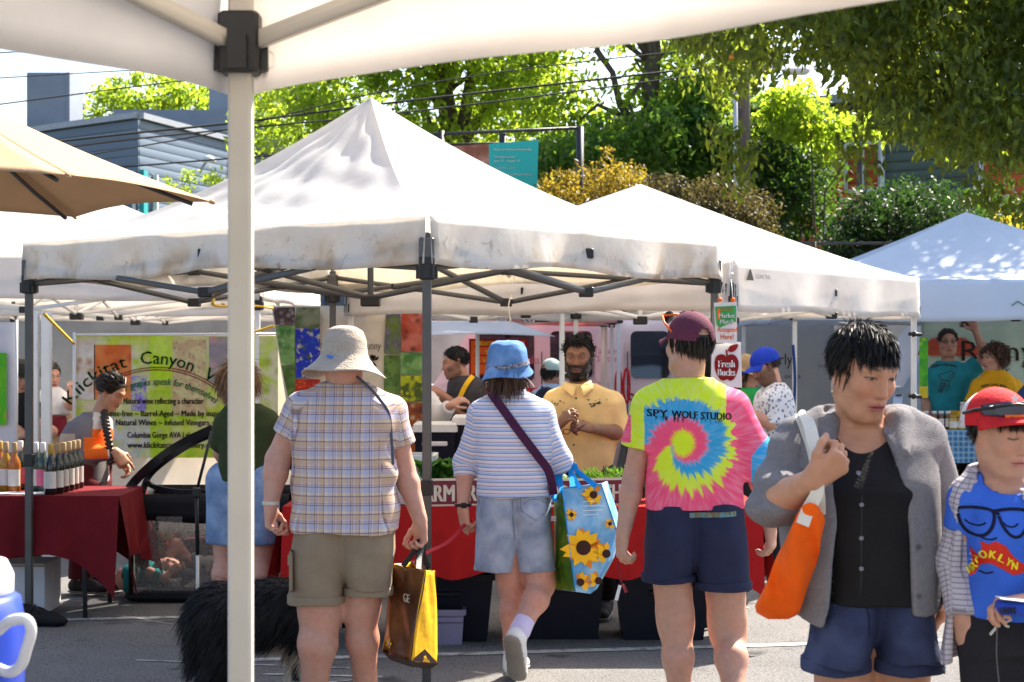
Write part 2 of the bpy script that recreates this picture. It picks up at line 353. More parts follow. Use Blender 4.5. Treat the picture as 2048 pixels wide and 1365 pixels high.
# billboard banner on a dark frame
bb = thing('fence_banner', 'brown and turquoise enrolment banner tied to a dark pipe frame', 'banner', P(990, 420, 26))
M_bbrown = mat('banner_brown', (.28, .10, .055), .6, .35, 3, noise_col=(.42, .22, .16)); M_bteal = mat('banner_turquoise', (.02, .42, .40), .6, .04); M_bnavy = mat('banner_navy', (.03, .07, .12), .6)
def quad(mb, pts, thick=.012): 
    a, b, c, d = (V3(p) for p in pts); return mb.poly([a, b, c, d], (b-a).cross(c-a), thick)
bp_ = lambda x, y, d=26: P(x, y, d)
quad(MB(), [bp_(860, 420), bp_(978, 420), bp_(978, 288), bp_(860, 296)]).build('brown_panel', M_bbrown, bb)
quad(MB(), [bp_(978, 386), bp_(1074, 388), bp_(1077, 280), bp_(978, 288)]).build('turquoise_panel', M_bteal, bb)
quad(MB(), [bp_(978, 420), bp_(1073, 420), bp_(1074, 389), bp_(978, 387)]).build('navy_strip', M_bnavy, bb)
M_ink = mat('white_print', (.8, .8, .78), .6, .02)
def tx(root, s, px, py, d, hpx, wpx=None, m=None, bold=0, align='c', name='lettering', shear=0, warp=None, lift=.004):
    k = d/F; o = text_mb(MB(), s, P(px, py, d), (1, 0, 0), (0, 0, 1), hpx*k*1.38, wpx*k if wpx else None, lift, bold*k, shear, warp, align); return o.build(name, m or M_ink, root)
tx(bb, 'Shop', 914, 316, 25.97, 13, 30, bold=.4); tx(bb, 'Enroll Now', 930, 330, 25.97, 13, 76, bold=.4)
for y, s, w in ((301, 'Home of Ambitious Membership', 76), (316, 'Weekly Sessions', 42), (324, 'June 25 - August 29', 52), (338, 'CCIA Licensed', 40), (351, '200 Attendees, Project-Based', 76), (358, 'Events', 20), (374, 'Community', 36), (381, 'Our Arts Company', 54)): tx(bb, s, 988, y, 25.97, 4.4, w, align='l', bold=.15)
fr = thing('pipe_frame', 'dark pipe frame standing behind the white tent holding the turquoise banner', 'frame', (PX(1160, 26.2), 26.2, 1.9))
for x, y in ((882, 262), (1005, 268), (1160, 254)): MB().tube([(PX(x, 26.2), 26.2, 1.9), P(x, y, 26.2)], .055 if x != 1160 else .06, 8).build('post', M_dark, fr)
MB().tube([P(800, 272, 26.2), P(1165, 256, 26.2)], .025, 8).build('rail', M_dark, fr); MB().tube([P(800, 292, 26.3), P(1077, 285, 26.3)], .02, 8).build('rail', M_dark, fr)
# chain fence rail at right
fn = thing('rail_fence', 'dark metal rail fence between the green shrub and the blue tent', 'fence', (6, 23.4, 1.9))
for i in range(9): MB().tube([(3.2+i*.95, 23.4, 1.9), (3.2+i*.95, 23.4, 3.05)], .025, 6).build('post', M_dark, fn)
for z in (3.03, 2.6, 2.2): MB().tube([(3.0, 23.4, z), (11, 23.4, z)], .022, 6).build('rail', M_dark, fn)
sg = thing('fence_sign', 'small red and white sign on the dark rail fence', 'sign', P(1855, 505, 23.3))
MB().box(P(1856, 490, 23.32), (.17, .012, .24)).build('board', M_white, sg); MB().box(P(1856, 486, 23.31), (.15, .012, .12)).build('red_field', mat('sign_red', (.6, .02, .02), .5), sg)

# ---------------------------------------------------------------- pop-up tents
def cloth_white(nt, tc, dirty):
    N, L = nt.nodes, nt.links
    def noise(s, d=5, dist=0):
        n = N.new('ShaderNodeTexNoise'); n.inputs['Scale'].default_value = s; n.inputs['Detail'].default_value = d; n.inputs['Distortion'].default_value = dist; L.new(tc.outputs['Object'], n.inputs['Vector']); return n.outputs[0]
    def ramp(x, a, b):
        r = N.new('ShaderNodeMapRange'); r.inputs[1].default_value = a; r.inputs[2].default_value = b; L.new(x, r.inputs[0]); return r.outputs[0]
    c = nodes_mix(nt, ramp(noise(1.6), .4, .7), (.78, .78, .77), (.73, .71, .67))
    if dirty:
        sp = N.new('ShaderNodeSeparateXYZ'); L.new(tc.outputs['Object'], sp.inputs[0])
        low = ramp(sp.outputs[2], dirty+.10, dirty-.10)
        f = nodes_math(nt, 'MULTIPLY', ramp(noise(4.5, 8, .6), .47, .68), low)
        c = nodes_mix(nt, nodes_math(nt, 'MULTIPLY', f, .75), c, (.42, .30, .17))
        f2 = nodes_math(nt, 'MULTIPLY', ramp(noise(19, 8, 1.2), .60, .72), low); c = nodes_mix(nt, nodes_math(nt, 'MULTIPLY', f2, .7), c, (.20, .15, .10))
    return c
M_can_main = mat('canopy_weathered', pattern=lambda n, t: cloth_white(n, t, 2.13), rough=.75, var=.03, trans=.42, tcol=(.85, .78, .66), bump=.25, bscale=14)
M_can = mat('canopy_white', pattern=lambda n, t: cloth_white(n, t, 0), rough=.7, var=.03, trans=.47, tcol=(.86, .80, .75), bump=.2, bscale=12)
M_canb = mat('canopy_shade_blue_white', (.64, .72, .84), .7, .03, 3, trans=.25, tcol=(.66, .74, .86), bump=.2, bscale=12)  # blue of the tree shade is put into the cloth colour
M_canp = mat('canopy_pink', (.80, .42, .42), .7, .05, 3, trans=.4, tcol=(.9, .42, .40))
M_fr_grey = mat('grey_frame', (.085, .085, .085), .38, .1, metal=.5); M_fr_white = mat('white_frame', (.66, .65, .62), .4, .05); M_blk = mat('black_plastic', (.015, .015, .016), .4, .1)
def tent(label, crn, ze, zp, zv, zt, zb, zs, fm, cm, leg=.036, power=1.6, wr=.012, joint=M_blk, seed=0, peak=None, ridge=None, trusses=True, nu=26, nv=20, legs=(0, 1, 2, 3), sag=0, lip=.03):
    rr = random.Random(seed); c4 = [V3((*c, 0)) for c in crn]; ctr = sum(c4, V3())/4 if peak is None else V3((*peak, 0))
    root = thing('market_tent', label, 'tent', (ctr.x, ctr.y, 0), 'pop-up market tents')
    ph = [rr.uniform(0, 6.28) for _ in range(24)]
    mbr = MB()
    for i in range(4):
        A, B = c4[i], c4[(i+1) % 4]
        def fn(u, v, A=A, B=B, i=i):
            b = A.lerp(B, u); xy = b.lerp(ctr, v); k = (1-v)*v*4
            z = ze+(zp-ze)*(v**power)-sag*math.sin(math.pi*u)*(1-v)
            z += wr*k*(math.sin(u*23+v*9+ph[i])*.5+math.sin(u*41-v*17+ph[i+4])*.35+math.sin(u*9+v*31+ph[i+8])*.4)*(math.sin(math.pi*u)**.5 if 0 < u < 1 else 0)
            z += .02*math.exp(-((u*(1-u))*30)**2)*k     # raised hip seam
            return (xy.x, xy.y, z)
        mbr.grid(fn, nu, nv)
    can = mbr.build('canopy', cm, root)
    for i in range(4):
        A, B = c4[i], c4[(i+1) % 4]; n = (B-A).cross(V3((0, 0, 1))).normalized()
        if (A+B).dot(n)/2 < ctr.dot(n): n = -n
        def fv(u, v, A=A, B=B, i=i):
            p = A.lerp(B, u); e = math.sin(math.pi*u)**.4 if 0 < u < 1 else 0
            off = .012+v*lip*.4+wr*1.1*e*(v+.25)*(math.sin(u*17+ph[i+12])+.6*math.sin(u*37+ph[i+16]+v*3))
            z = ze-sag*math.sin(math.pi*u)+.004-(ze-zv)*v+wr*.9*e*v*math.sin(u*11+ph[i])
            return (p.x+n.x*off, p.y+n.y*off, z)
        MB().grid(fv, 46, 7, thick=.003).build('valance', cm, root)
    for i in range(4):
        p = c4[i].lerp(ctr, .012)
        if i in legs:
            lg = MB().box((p.x, p.y, ze/2-.03), (leg, leg, ze-.08), bev=leg*.12); l = lg.build('leg', fm, root)
            MB().box((p.x, p.y, .006), (leg*2.6, leg*2.6, .012)).build('foot_plate', fm, l)
            MB().box((p.x, p.y, .93), (leg*1.3, leg*1.3, .07), bev=.004).build('leg_lock', joint, l)
        MB().box((p.x, p.y, zt-.03), (leg*1.7, leg*1.7, .10), bev=.006).build('corner_bracket', joint if fm != M_fr_grey else fm, root)
        MB().box((p.x, p.y, zs), (leg*1.75, leg*1.75, .11), bev=.006).box((p.x, p.y, zs-.02), (leg*2.4, leg*.8, .06)).box((p.x, p.y, zs-.02), (leg*.8, leg*2.4, .06)).build('slider', joint, root)
    if trusses:
        w, h = leg*.42, leg*.72
        for i in range(4):
            A, B = c4[i].lerp(ctr, .012), c4[(i+1) % 4].lerp(ctr, .012); M = A.lerp(B, .5); n = (B-A).cross(V3((0, 0, 1))).normalized()*w*.55
            for E in (A, B):
                bar_obj('truss_bar', E+V3((0, 0, zt))+n, M+V3((0, 0, zb))+n, w, h, fm, root); bar_obj('truss_bar', E+V3((0, 0, zs))-n, M+V3((0, 0, zt))-n, w, h, fm, root)
                x = E.lerp(M, .5); 
                den = (zb-zt)-(zt-zs); t = (zs-zt)/den if abs(den) > 1e-6 else .5
                MB().box(E.lerp(M, t)+V3((0, 0, zt+(zb-zt)*t)), (leg*1.0, leg*1.0, leg*.9), bev=.004).build('cross_joint', joint, root)
            for z in (zt, zb): MB().box(M+V3((0, 0, z)), (leg*1.8, leg*1.8, leg*1.25), bev=.005).build('mid_joint', joint, root)
            C0 = V3((ctr.x, ctr.y, zb+.0)); bar_obj('peak_strut', M+V3((0, 0, zb)), C0+V3((0, 0, (zp-zb)*.32)), w, h, fm, root); bar_obj('peak_strut', M+V3((0, 0, zt)), C0, w, h, fm, root)
        bar_obj('centre_pole', (ctr.x, ctr.y, zb-.04), (ctr.x, ctr.y, zp-.02), leg*.8, leg*.8, fm, root); MB().box((ctr.x, ctr.y, zb-.02), (leg*2.6, leg*2.6, .06), bev=.006).build('hub', joint, root)
    return root
TL, TC, TR = (-2.825, 9.9), (-.39, 7.9), (1.19, 9.83); TB = (TL[0]+TR[0]-TC[0], TL[1]+TR[1]-TC[1])
main_tent = tent('weathered white tent with steep peak, dirty valance and dark grey frame in the middle', [TL, TC, TR, TB], 2.185, 3.03, 1.965, 2.07, 1.87, 1.95, M_fr_grey, M_can_main, .042, 1.62, .022, seed=3, nu=40, nv=30)
ozark = tent('clean white tent with low peak and black logo, right of the weathered tent', [(1.31, 10.2), (2.99, 12.6), (.53, 14.3), (-1.15, 11.9)], 2.10, 2.76, 1.80, 1.95, 1.80, 1.88, M_fr_white, M_can, .038, 1.25, .014, seed=5)
blue_tent = tent('tent with bluish shade put in its canopy colour over the honey stall at far right', [(2.25, 13.7), (5.85, 13.7), (5.85, 16.75), (2.25, 16.75)], 2.13, 2.80, 1.80, 1.95, 1.82, 1.86, M_fr_white, M_canb, .036, 1.35, .012, seed=8)
left_tent = tent('white tent behind the tan parasol at the left edge', [(-5.6, 13.2), (-1.95, 13.2), (-1.95, 16.4), (-5.6, 16.4)], 2.30, 3.0, 1.95, 2.12, 1.88, 1.93, M_fr_white, M_can, .04, 1.3, .012, seed=11)
back_tent = tent('farther white tent seen under the left tent valance', [(-6.2, 17.8), (-2.4, 17.8), (-2.4, 21.2), (-6.2, 21.2)], 2.25, 2.7, 1.92, 2.1, 1.9, 1.95, M_fr_white, M_can, .04, 1.3, .012, seed=12)
pink_tent = tent('pink tent with pale lettering on its valance behind the vegetable stall', [(-1.15, 16.6), (1.05, 16.6), (1.05, 18.9), (-1.15, 18.9)], 2.08, 2.45, 1.83, 1.98, 1.82, 1.88, M_fr_white, M_canp, .036, 1.3, .01, seed=14)
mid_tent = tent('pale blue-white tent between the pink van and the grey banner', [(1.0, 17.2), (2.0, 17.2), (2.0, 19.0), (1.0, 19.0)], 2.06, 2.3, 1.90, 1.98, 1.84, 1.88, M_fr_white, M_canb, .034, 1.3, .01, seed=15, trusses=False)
near_tent = tent('white tent overhead in the foreground with its corner pole at left', [(-.494, 3.1), (2.05, .80), (.42, -1.55), (-1.86, .42)], 2.36, 3.1, 2.03, 2.33, 2.1, 2.12, mat('cream_frame', (.46, .43, .37), .42, .07, 5, bump=.06), M_can, .042, 1.4, .012, seed=21, legs=(0, 1, 2, 3))
def van_text(root, s, a, b, m, h, n): pass
# lettering on valances
tx(pink_tent, 'TAMALES', 1010, 645, 16.55, 26, 330, mat('pale_print', (.75, .72, .62), .7), bold=1.5)
oz = V3((1.68, 2.4, 0)).normalized(); o0 = V3((1.31, 10.2, 0))+oz*.13+V3((.82, -.573, 0))*.034
logo = MB(); logo.add([o0+V3((0, 0, 1.99)), o0+oz*.10+V3((0, 0, 1.99)), o0+oz*.06+V3((0, 0, 2.06)), o0+oz*.035+V3((0, 0, 2.05))], [[0, 1, 2, 3]]); text_mb(logo, 'OZARK TRAIL', o0+oz*.12+V3((0, 0, 2.005)), oz, (0, 0, 1), .035, .2, .004, align='l'); logo.build('logo', M_blk, ozark)
logo = MB(); b0 = P(2036, 612, 13.66); logo.tube([b0+V3((-.05, 0, 0)), b0+V3((0, 0, .035)), b0+V3((.05, 0, 0))], .004, 5); logo.build('logo', mat('dark_green', (.02, .10, .08), .6), blue_tent)
tx(left_tent, 'can', -2, 655, 13.17, 16, 34, M_blk)
# round pull ring at the near slider
rg = MB().tube([P(540+16*math.cos(a), 120+16*math.sin(a), 3.06) for a in np.linspace(0, 6.28, 18)], .0012, 5); rg.build('pull_ring', M_fr_white, near_tent)
# ---------------------------------------------------------------- foliage: real leaf faces gathered in clumps
def leaf_mesh(name, centers, radii, counts, size, droop=.3, up=.2, seed=0, wid=.5):
    r = np.random.default_rng(seed); C = np.repeat(np.array(centers, float), counts, 0); R = np.repeat(np.array(radii, float), counts)
    n = len(C); g = r.normal(size=(n, 3)); g /= np.linalg.norm(g, axis=1)[:, None]; rad = r.random(n)**.45
    p = C+g*(R*rad)[:, None]*np.array([1, 1, .8])
    ax = r.normal(size=(n, 3)); ax[:, 2] -= droop*2; ax /= np.linalg.norm(ax, axis=1)[:, None]
    nn = r.normal(size=(n, 3)); nn[:, 2] += up*3; sd = np.cross(ax, nn); sd /= np.linalg.norm(sd, axis=1)[:, None]+1e-9
    nm = np.cross(sd, ax); L = size*(.65+.7*r.random(n))[:, None]; W = L*wid*.5
    a = p; b = p+ax*L*.45+sd*W+nm*L*.07; c = p+ax*L; d = p+ax*L*.45-sd*W+nm*L*.07
    V = np.stack([a, b, c, d], 1).reshape(-1, 3); i = np.arange(n)*4
    T = np.concatenate([np.stack([i, i+1, i+2], 1), np.stack([i, i+2, i+3], 1)])
    return V, T
def leaf_mat(name, col, tcol, trans=.5, var=.35, scale=2.5): return mat(name, col, .55, var, scale, trans=trans, tcol=tcol, spec=.4)
LM_near = leaf_mat('leaf_dark_olive', (.040, .062, .012), (.32, .40, .03), .5, .62, 10)
LM_map = leaf_mat('leaf_fresh_green', (.060, .120, .016), (.46, .62, .04), .6)
LM_mid = leaf_mat('leaf_mid_green', (.040, .095, .022), (.28, .46, .05), .52)
LM_und = leaf_mat('leaf_ivy_green', (.026, .062, .016), (.10, .20, .02), .4)
LM_yel = leaf_mat('leaf_yellow_olive', (.17, .125, .018), (.44, .32, .03), .45)
LM_bro = leaf_mat('leaf_brown_green', (.075, .062, .024), (.17, .14, .04), .35)
LM_shr = leaf_mat('leaf_dark_gloss', (.018, .040, .012), (.06, .14, .02), .3)
LM_gold = leaf_mat('leaf_golden', (.34, .26, .02), (.6, .5, .03), .5)
M_bark2 = mat('dark_bark', (.035, .028, .022), .95, .35, 4, stretch=(6, 6, 1), bump=.6, bscale=20)
M_bark = mat('bark', (.10, .078, .062), .95, .35, 4, stretch=(6, 6, 1), bump=.6, bscale=20)
def tree(name, label, cat, base, trunks, clumps, m, size, group=None, seed=0, bark=None, **k):
    """trunks: [(points, radii)], clumps: [(centre, radius, count)]"""
    t = thing(name, label, cat, base, group)
    if trunks:
        mb = MB()
        for i, (pts, rad) in enumerate(trunks):
            mb.tube(pts, list(np.linspace(rad[0], rad[1], len(pts))), 8)
        mb.build('trunk' if cat == 'tree' else 'stem', bark or M_bark, t)
    V, T = leaf_mesh('crown', [c[0] for c in clumps], [c[1] for c in clumps], [c[2] for c in clumps], size, seed=seed, **k)
    V = V-np.array(base)
    link('crown' if cat == 'tree' else 'foliage', mk_mesh('crown', V, [T]), m, t); return t
def clump_fill(n, pxr, pyr, dr, rad, cnt, seed, keep=None):
    r = random.Random(seed); o = []
    while len(o) < n:
        x, y, d = r.uniform(*pxr), r.uniform(*pyr), r.uniform(*dr)
        if keep and not keep(x, y, r): continue
        o.append((tuple(P(x, y, d)), rad*r.uniform(.6, 1.35), int(cnt*r.uniform(.5, 1.5))))
    return o
def limbs(start, clumps, n, r0, seed):
    r = random.Random(seed); out = []
    for c in r.sample(clumps, min(n, len(clumps))):
        e = V3(c[0]); s0 = V3(start); m = s0.lerp(e, .5)+V3((r.uniform(-.4, .4), r.uniform(-.3, .3), r.uniform(.1, .6))); out.append(([s0, s0.lerp(m, .6), m, m.lerp(e, .6), e], (r0, .012)))
    return out
# big near tree whose boughs hang in from the upper right
lowx = [1340, 1400, 1450, 1500, 1560, 1640, 1700, 1760, 1850, 1950, 2060, 2400]; lowy = [60, 140, 200, 205, 95, 85, 190, 225, 270, 300, 345, 330]
def keep_near(x, y, r):
    if y > np.interp(x, lowx, lowy): return False
    if 1525 < x < 1700 and 110 < y < 200: return r.random() < .08
    if 1560 < x < 1610 and 15 < y < 70: return r.random() < .3
    if x < 1520: return r.random() < .38
    return r.random() < (.62 if x < 1640 else .85)
cl = clump_fill(820, (1350, 2350), (-420, 410), (16.5, 21.5), .40, 90, 3, keep_near)
cl += [(tuple(P(x, y, 17.5)), .26, 40) for x, y in ((1478, 275), (1462, 300), (1490, 320), (1475, 355), (1440, 260), (2030, 420), (1990, 400), (1955, 385), (1700, 290), (1730, 315))]
b0 = V3((8.6, 17.5, 0)); fork = V3((8.0, 17.2, 3.4))
tr = [([b0, V3((8.5, 17.4, 1.8)), fork], (.30, .22))]+[([fork, P(2080, 190, 19.6), P(1985, 110, 19.6), P(1900, -60, 19)], (.09, .02)), ([P(1985, 110, 19.6), P(1880, 150, 19.6), P(1760, 65, 19.2), P(1650, 75, 19), P(1580, 30, 19)], (.035, .01)), ([P(1760, 65, 19.2), P(1690, 85, 19), P(1640, 95, 19), P(1540, 110, 19)], (.022, .008))]
tr += limbs(P(2260, 60, 18), cl[:820], 12, .022, 5)
tree('broadleaf_tree', 'big dark backlit tree with boughs hanging in from the upper right corner', 'tree', tuple(b0), tr, cl, LM_near, .125, 'trees behind the market', 31, bark=M_bark2, droop=.8, wid=.42)
# maples behind
def kA(x, y, r):
    if y > 318-.05*abs(x-880): return False
    if x < 640 and y < 160: return r.random() < .3
    return r.random() < .8
cl = clump_fill(300, (560, 1130), (-160, 330), (33, 38), .62, 80, 4, kA); bx = P(905, 330, 35.5)
tr = [([V3((bx.x, 35.5, 2)), P(900, 250, 35.5), P(880, 130, 35.3), P(870, 20, 35)], (.24, .12)), ([V3((bx.x+.15, 35.4, 2)), P(925, 260, 35.4), P(945, 140, 35.2), P(950, 40, 35)], (.18, .08)), ([P(925, 285, 35.4), P(985, 200, 35), P(1030, 110, 34.8)], (.13, .06)), ([P(900, 230, 35.5), P(840, 170, 35.4), P(800, 80, 35)], (.10, .03)), ([P(905, 300, 35.5), P(860, 250, 35.6), P(845, 190, 35.6)], (.09, .03))]+limbs(P(900, 180, 35.4), cl, 14, .05, 6)
tree('maple_tree', 'light green maple with several upright stems behind the white peak', 'tree', (bx.x, 35.5, 1.95), tr, cl, LM_map, .17, 'trees behind the market', 32)
def kB(x, y, r):
    if 1175 < x < 1290 and 75 < y < 240: return r.random() < .16
    if y > 330: return False
    return r.random() < (.75 if y < 240 else .5)
cl = clump_fill(250, (1020, 1520), (-200, 330), (30, 34), .52, 75, 8, kB); bx = P(1302, 400, 31)
tr = [([V3((bx.x, 31, 2)), P(1300, 300, 31), P(1300, 200, 31), P(1306, 100, 31), P(1290, -60, 31)], (.20, .13)), ([P(1298, 290, 31), P(1240, 210, 30.8), P(1225, 145, 30.7), P(1190, 100, 30.6)], (.08, .04)), ([P(1225, 145, 30.7), P(1185, 85, 30.6), P(1150, 30, 30.5)], (.05, .02)), ([P(1303, 240, 31), P(1345, 190, 31), P(1380, 90, 31)], (.07, .02)), ([P(1240, 230, 30.8), P(1195, 210, 30.7), P(1160, 240, 30.6)], (.05, .02))]+limbs(P(1304, 130, 31), cl, 12, .05, 9)
tree('maple_tree', 'maple with thick dark trunk left of the utility pole', 'tree', (bx.x, 31, 1.95), tr, cl, LM_map, .15, 'trees behind the market', 33)
cl = clump_fill(48, (480, 680), (40, 285), (40, 44), .6, 70, 10, lambda x, y, r: y > 200-(x-480)*.7 and y < 290 and r.random() < .8)
bx = P(600, 300, 42); tree('maple_tree', 'yellow-green tree just right of the white pole', 'tree', (bx.x, 42, 1.95), [([V3((bx.x, 42, 2)), P(600, 240, 42), P(585, 160, 42)], (.14, .05))]+limbs(P(600, 240, 42), cl, 8, .05, 2), cl, LM_map, .17, 'trees behind the market', 34)
cl = clump_fill(70, (190, 460), (130, 245), (62, 66), .55, 55, 11, lambda x, y, r: y > 150+abs(x-290)*.12 and (x > 220 or r.random() < .4))+clump_fill(9, (140, 205), (190, 245), (62, 66), .4, 40, 15)
bx = P(320, 260, 64); tree('sparse_tree', 'sparse spring tree poking above the office roof at far left', 'tree', (bx.x, 64, 1.95), [([V3((bx.x, 64, 2)), P(320, 220, 64), P(345, 170, 64)], (.15, .05))]+limbs(P(320, 230, 64), cl, 14, .05, 3), cl, LM_map, .24, 'trees behind the market', 35)
# darker understorey in front of the apartment block
cl = clump_fill(150, (1060, 1330), (215, 365), (29, 33), .5, 75, 12, lambda x, y, r: y > 300-(x-1060)*.25 and not (1235 < x < 1290 and 240 < y < 300))
bx = P(1180, 380, 31.5); tree('maple_tree', 'dark drooping small tree right of the turquoise banner', 'tree', (bx.x, 31.5, 1.95), limbs(V3((bx.x, 31.5, 2)), cl, 9, .07, 4), cl, LM_mid, .15, 'trees behind the market', 36)
cl = clump_fill(170, (1345, 1480), (170, 370), (30, 33), .45, 75, 13, None)
bx = P(1410, 380, 32); tree('maple_tree', 'shaded green tree between the thick trunk and the utility pole', 'tree', (bx.x, 32, 1.95), limbs(V3((bx.x, 32, 2)), cl, 9, .07, 5), cl, LM_mid, .15, 'trees behind the market', 37)
cl = clump_fill(190, (1500, 1650), (215, 470), (30, 34), .42, 75, 14, lambda x, y, r: y > 215+max(0, x-1590)*1.6 and not (1555 < x and y > 425 and r.random() < .7))
bx = P(1570, 480, 32.5); tree('climbing_plant', 'ivy-covered tree in front of the orange-red wall right of the pole', 'tree', (bx.x, 32.5, 1.95), limbs(V3((bx.x, 32.5, 2)), cl, 9, .07, 6), cl, LM_und, .14, 'trees behind the market', 38)
cl = clump_fill(70, (1540, 1750), (180, 330), (27.5, 29), .28, 55, 16, lambda x, y, r: abs(y-(215+(x-1560)*.45)-14*math.sin(x*.05)) < 50 and r.random() < .6 and (x < 1660 or y < 270))
bx = P(1640, 420, 28.5); tree('maple_tree', 'sunlit yellow-green bough in front of the dark green wall above the window', 'tree', (bx.x, 28.5, 1.95), limbs(V3((bx.x, 28.5, 2)), cl, 2, .018, 7), cl, LM_map, .13, 'trees behind the market', 39)
# hedges and shrubs
cl = clump_fill(110, (1075, 1290), (315, 450), (25.2, 27), .24, 70, 17, lambda x, y, r: y > 372-24*math.sin((x-1075)/70)-(x > 1190)*26)+[(tuple(P(1215, 305, 26)), .13, 40), (tuple(P(1220, 330, 26)), .18, 50), (tuple(P(1130, 350, 26)), .15, 40)]
bx = P(1180, 450, 26); tree('hedge', 'yellow-olive hedge with orange tips behind the low white peak', 'shrub', (bx.x, 26, 1.9), [], cl, LM_yel, .07, 'hedges on the bank', 41)
cl = clump_fill(130, (1290, 1545), (345, 470), (25.2, 27), .24, 70, 18, lambda x, y, r: y > 362+max(0, x-1450)*.35)
bx = P(1420, 450, 26); tree('hedge', 'brownish green hedge at the foot of the utility pole', 'shrub', (bx.x, 26, 1.9), [], cl, LM_bro, .07, 'hedges on the bank', 42)
cl = clump_fill(190, (1665, 1975), (362, 560), (23.8, 25.6), .26, 85, 19, lambda x, y, r: ((x-1815)/150)**2+((y-490)/122)**2 < 1)
bx = P(1815, 530, 24.6); tree('round_shrub', 'big dark glossy round shrub left of the blue tent peak', 'shrub', (bx.x, 24.6, 1.9), [], cl, LM_shr, .085, None, 43)
cl = clump_fill(22, (1960, 2048), (415, 500), (23.9, 24.5), .16, 45, 20, lambda x, y, r: y > 430+abs(x-2020)*.5)
bx = P(2010, 500, 24.2); tree('golden_shrub', 'bright golden-green shrub behind the blue tent peak', 'shrub', (bx.x, 24.2, 1.9), [], cl, LM_gold, .075, None, 44)
cl = clump_fill(26, (335, 440), (335, 420), (38, 40), .28, 45, 21, lambda x, y, r: y > 350+15*math.sin(x/9))
bx = P(385, 440, 39); tree('rose_shrub', 'reddish green shrub below the office wall left of the white pole', 'shrub', (bx.x, 39, 1.9), [], cl, LM_map, .10, None, 45)
cl = clump_fill(160, (1700, 2300), (330, 560), (27.5, 31), .5, 60, 22, lambda x, y, r: y > 450-(x > 1960)*60)
bx = P(2000, 560, 29); tree('hedge', 'dark hedge behind the round shrub along the right edge', 'shrub', (bx.x, 29, 1.9), [], cl, LM_und, .12, 'hedges on the bank', 46)
# ---------------------------------------------------------------- implicit-surface figures (surface nets)
class Prim:
    def __init__(s, fn, lo, hi, op='u', k=.02, tag=None): s.fn = fn; s.lo = np.array(lo, float); s.hi = np.array(hi, float); s.op = op; s.k = k; s.tag = tag
def cone(a, b, ra, rb, k=.02, op='u', n=None, s=1.0, tag=None, cap=False):
    a = np.array(a, float); b = np.array(b, float); R = max(ra, rb); ba = b-a
    if n is not None:
        n = np.array(n, float); n = n/np.linalg.norm(n); f = 1/s-1; ba2 = ba+n*(ba@n)*f
    else: ba2 = ba
    L2 = max(ba2@ba2, 1e-9)
    def fn(X, Y, Z):
        x, y, z = X-a[0], Y-a[1], Z-a[2]
        if n is not None:
            w = (x*n[0]+y*n[1]+z*n[2])*f; x = x+n[0]*w; y = y+n[1]*w; z = z+n[2]*w
        t = np.clip((x*ba2[0]+y*ba2[1]+z*ba2[2])/L2, 0, 1)
        d = np.sqrt((x-ba2[0]*t)**2+(y-ba2[1]*t)**2+(z-ba2[2]*t)**2)-(ra+(rb-ra)*t)
        if cap: d = np.maximum(d, ((X-b[0])*ba[0]+(Y-b[1])*ba[1]+(Z-b[2])*ba[2])/max(np.linalg.norm(ba), 1e-9))
        return d*(s if s < 1 else 1) if n is not None else d
    p = Prim(fn, np.minimum(a-R*max(1, s), b-R*max(1, s)), np.maximum(a+R*max(1, s), b+R*max(1, s)), op, k, tag); p.ax = (a, b, ra, rb); return p
def chain(pts, rs, k=.02, **kw): return [cone(pts[i], pts[i+1], rs[i], rs[i+1], k, **kw) for i in range(len(pts)-1)]
def ell(c, rad, R=None, k=.015, op='u', tag=None):
    c = np.array(c, float); rad = np.array(rad, float); M = np.array(R if R is not None else np.eye(3), float); m = rad.min(); ext = np.sqrt(((M*rad)**2).sum(1))
    def fn(X, Y, Z):
        x, y, z = X-c[0], Y-c[1], Z-c[2]
        u = (x*M[0, 0]+y*M[1, 0]+z*M[2, 0])/rad[0]; v = (x*M[0, 1]+y*M[1, 1]+z*M[2, 1])/rad[1]; w = (x*M[0, 2]+y*M[1, 2]+z*M[2, 2])/rad[2]
        q = np.sqrt(u*u+v*v+w*w); q2 = np.sqrt((u/rad[0])**2+(v/rad[1])**2+(w/rad[2])**2)+1e-9
        return q*(q-1)/q2
    return Prim(fn, c-ext, c+ext, op, k, tag)
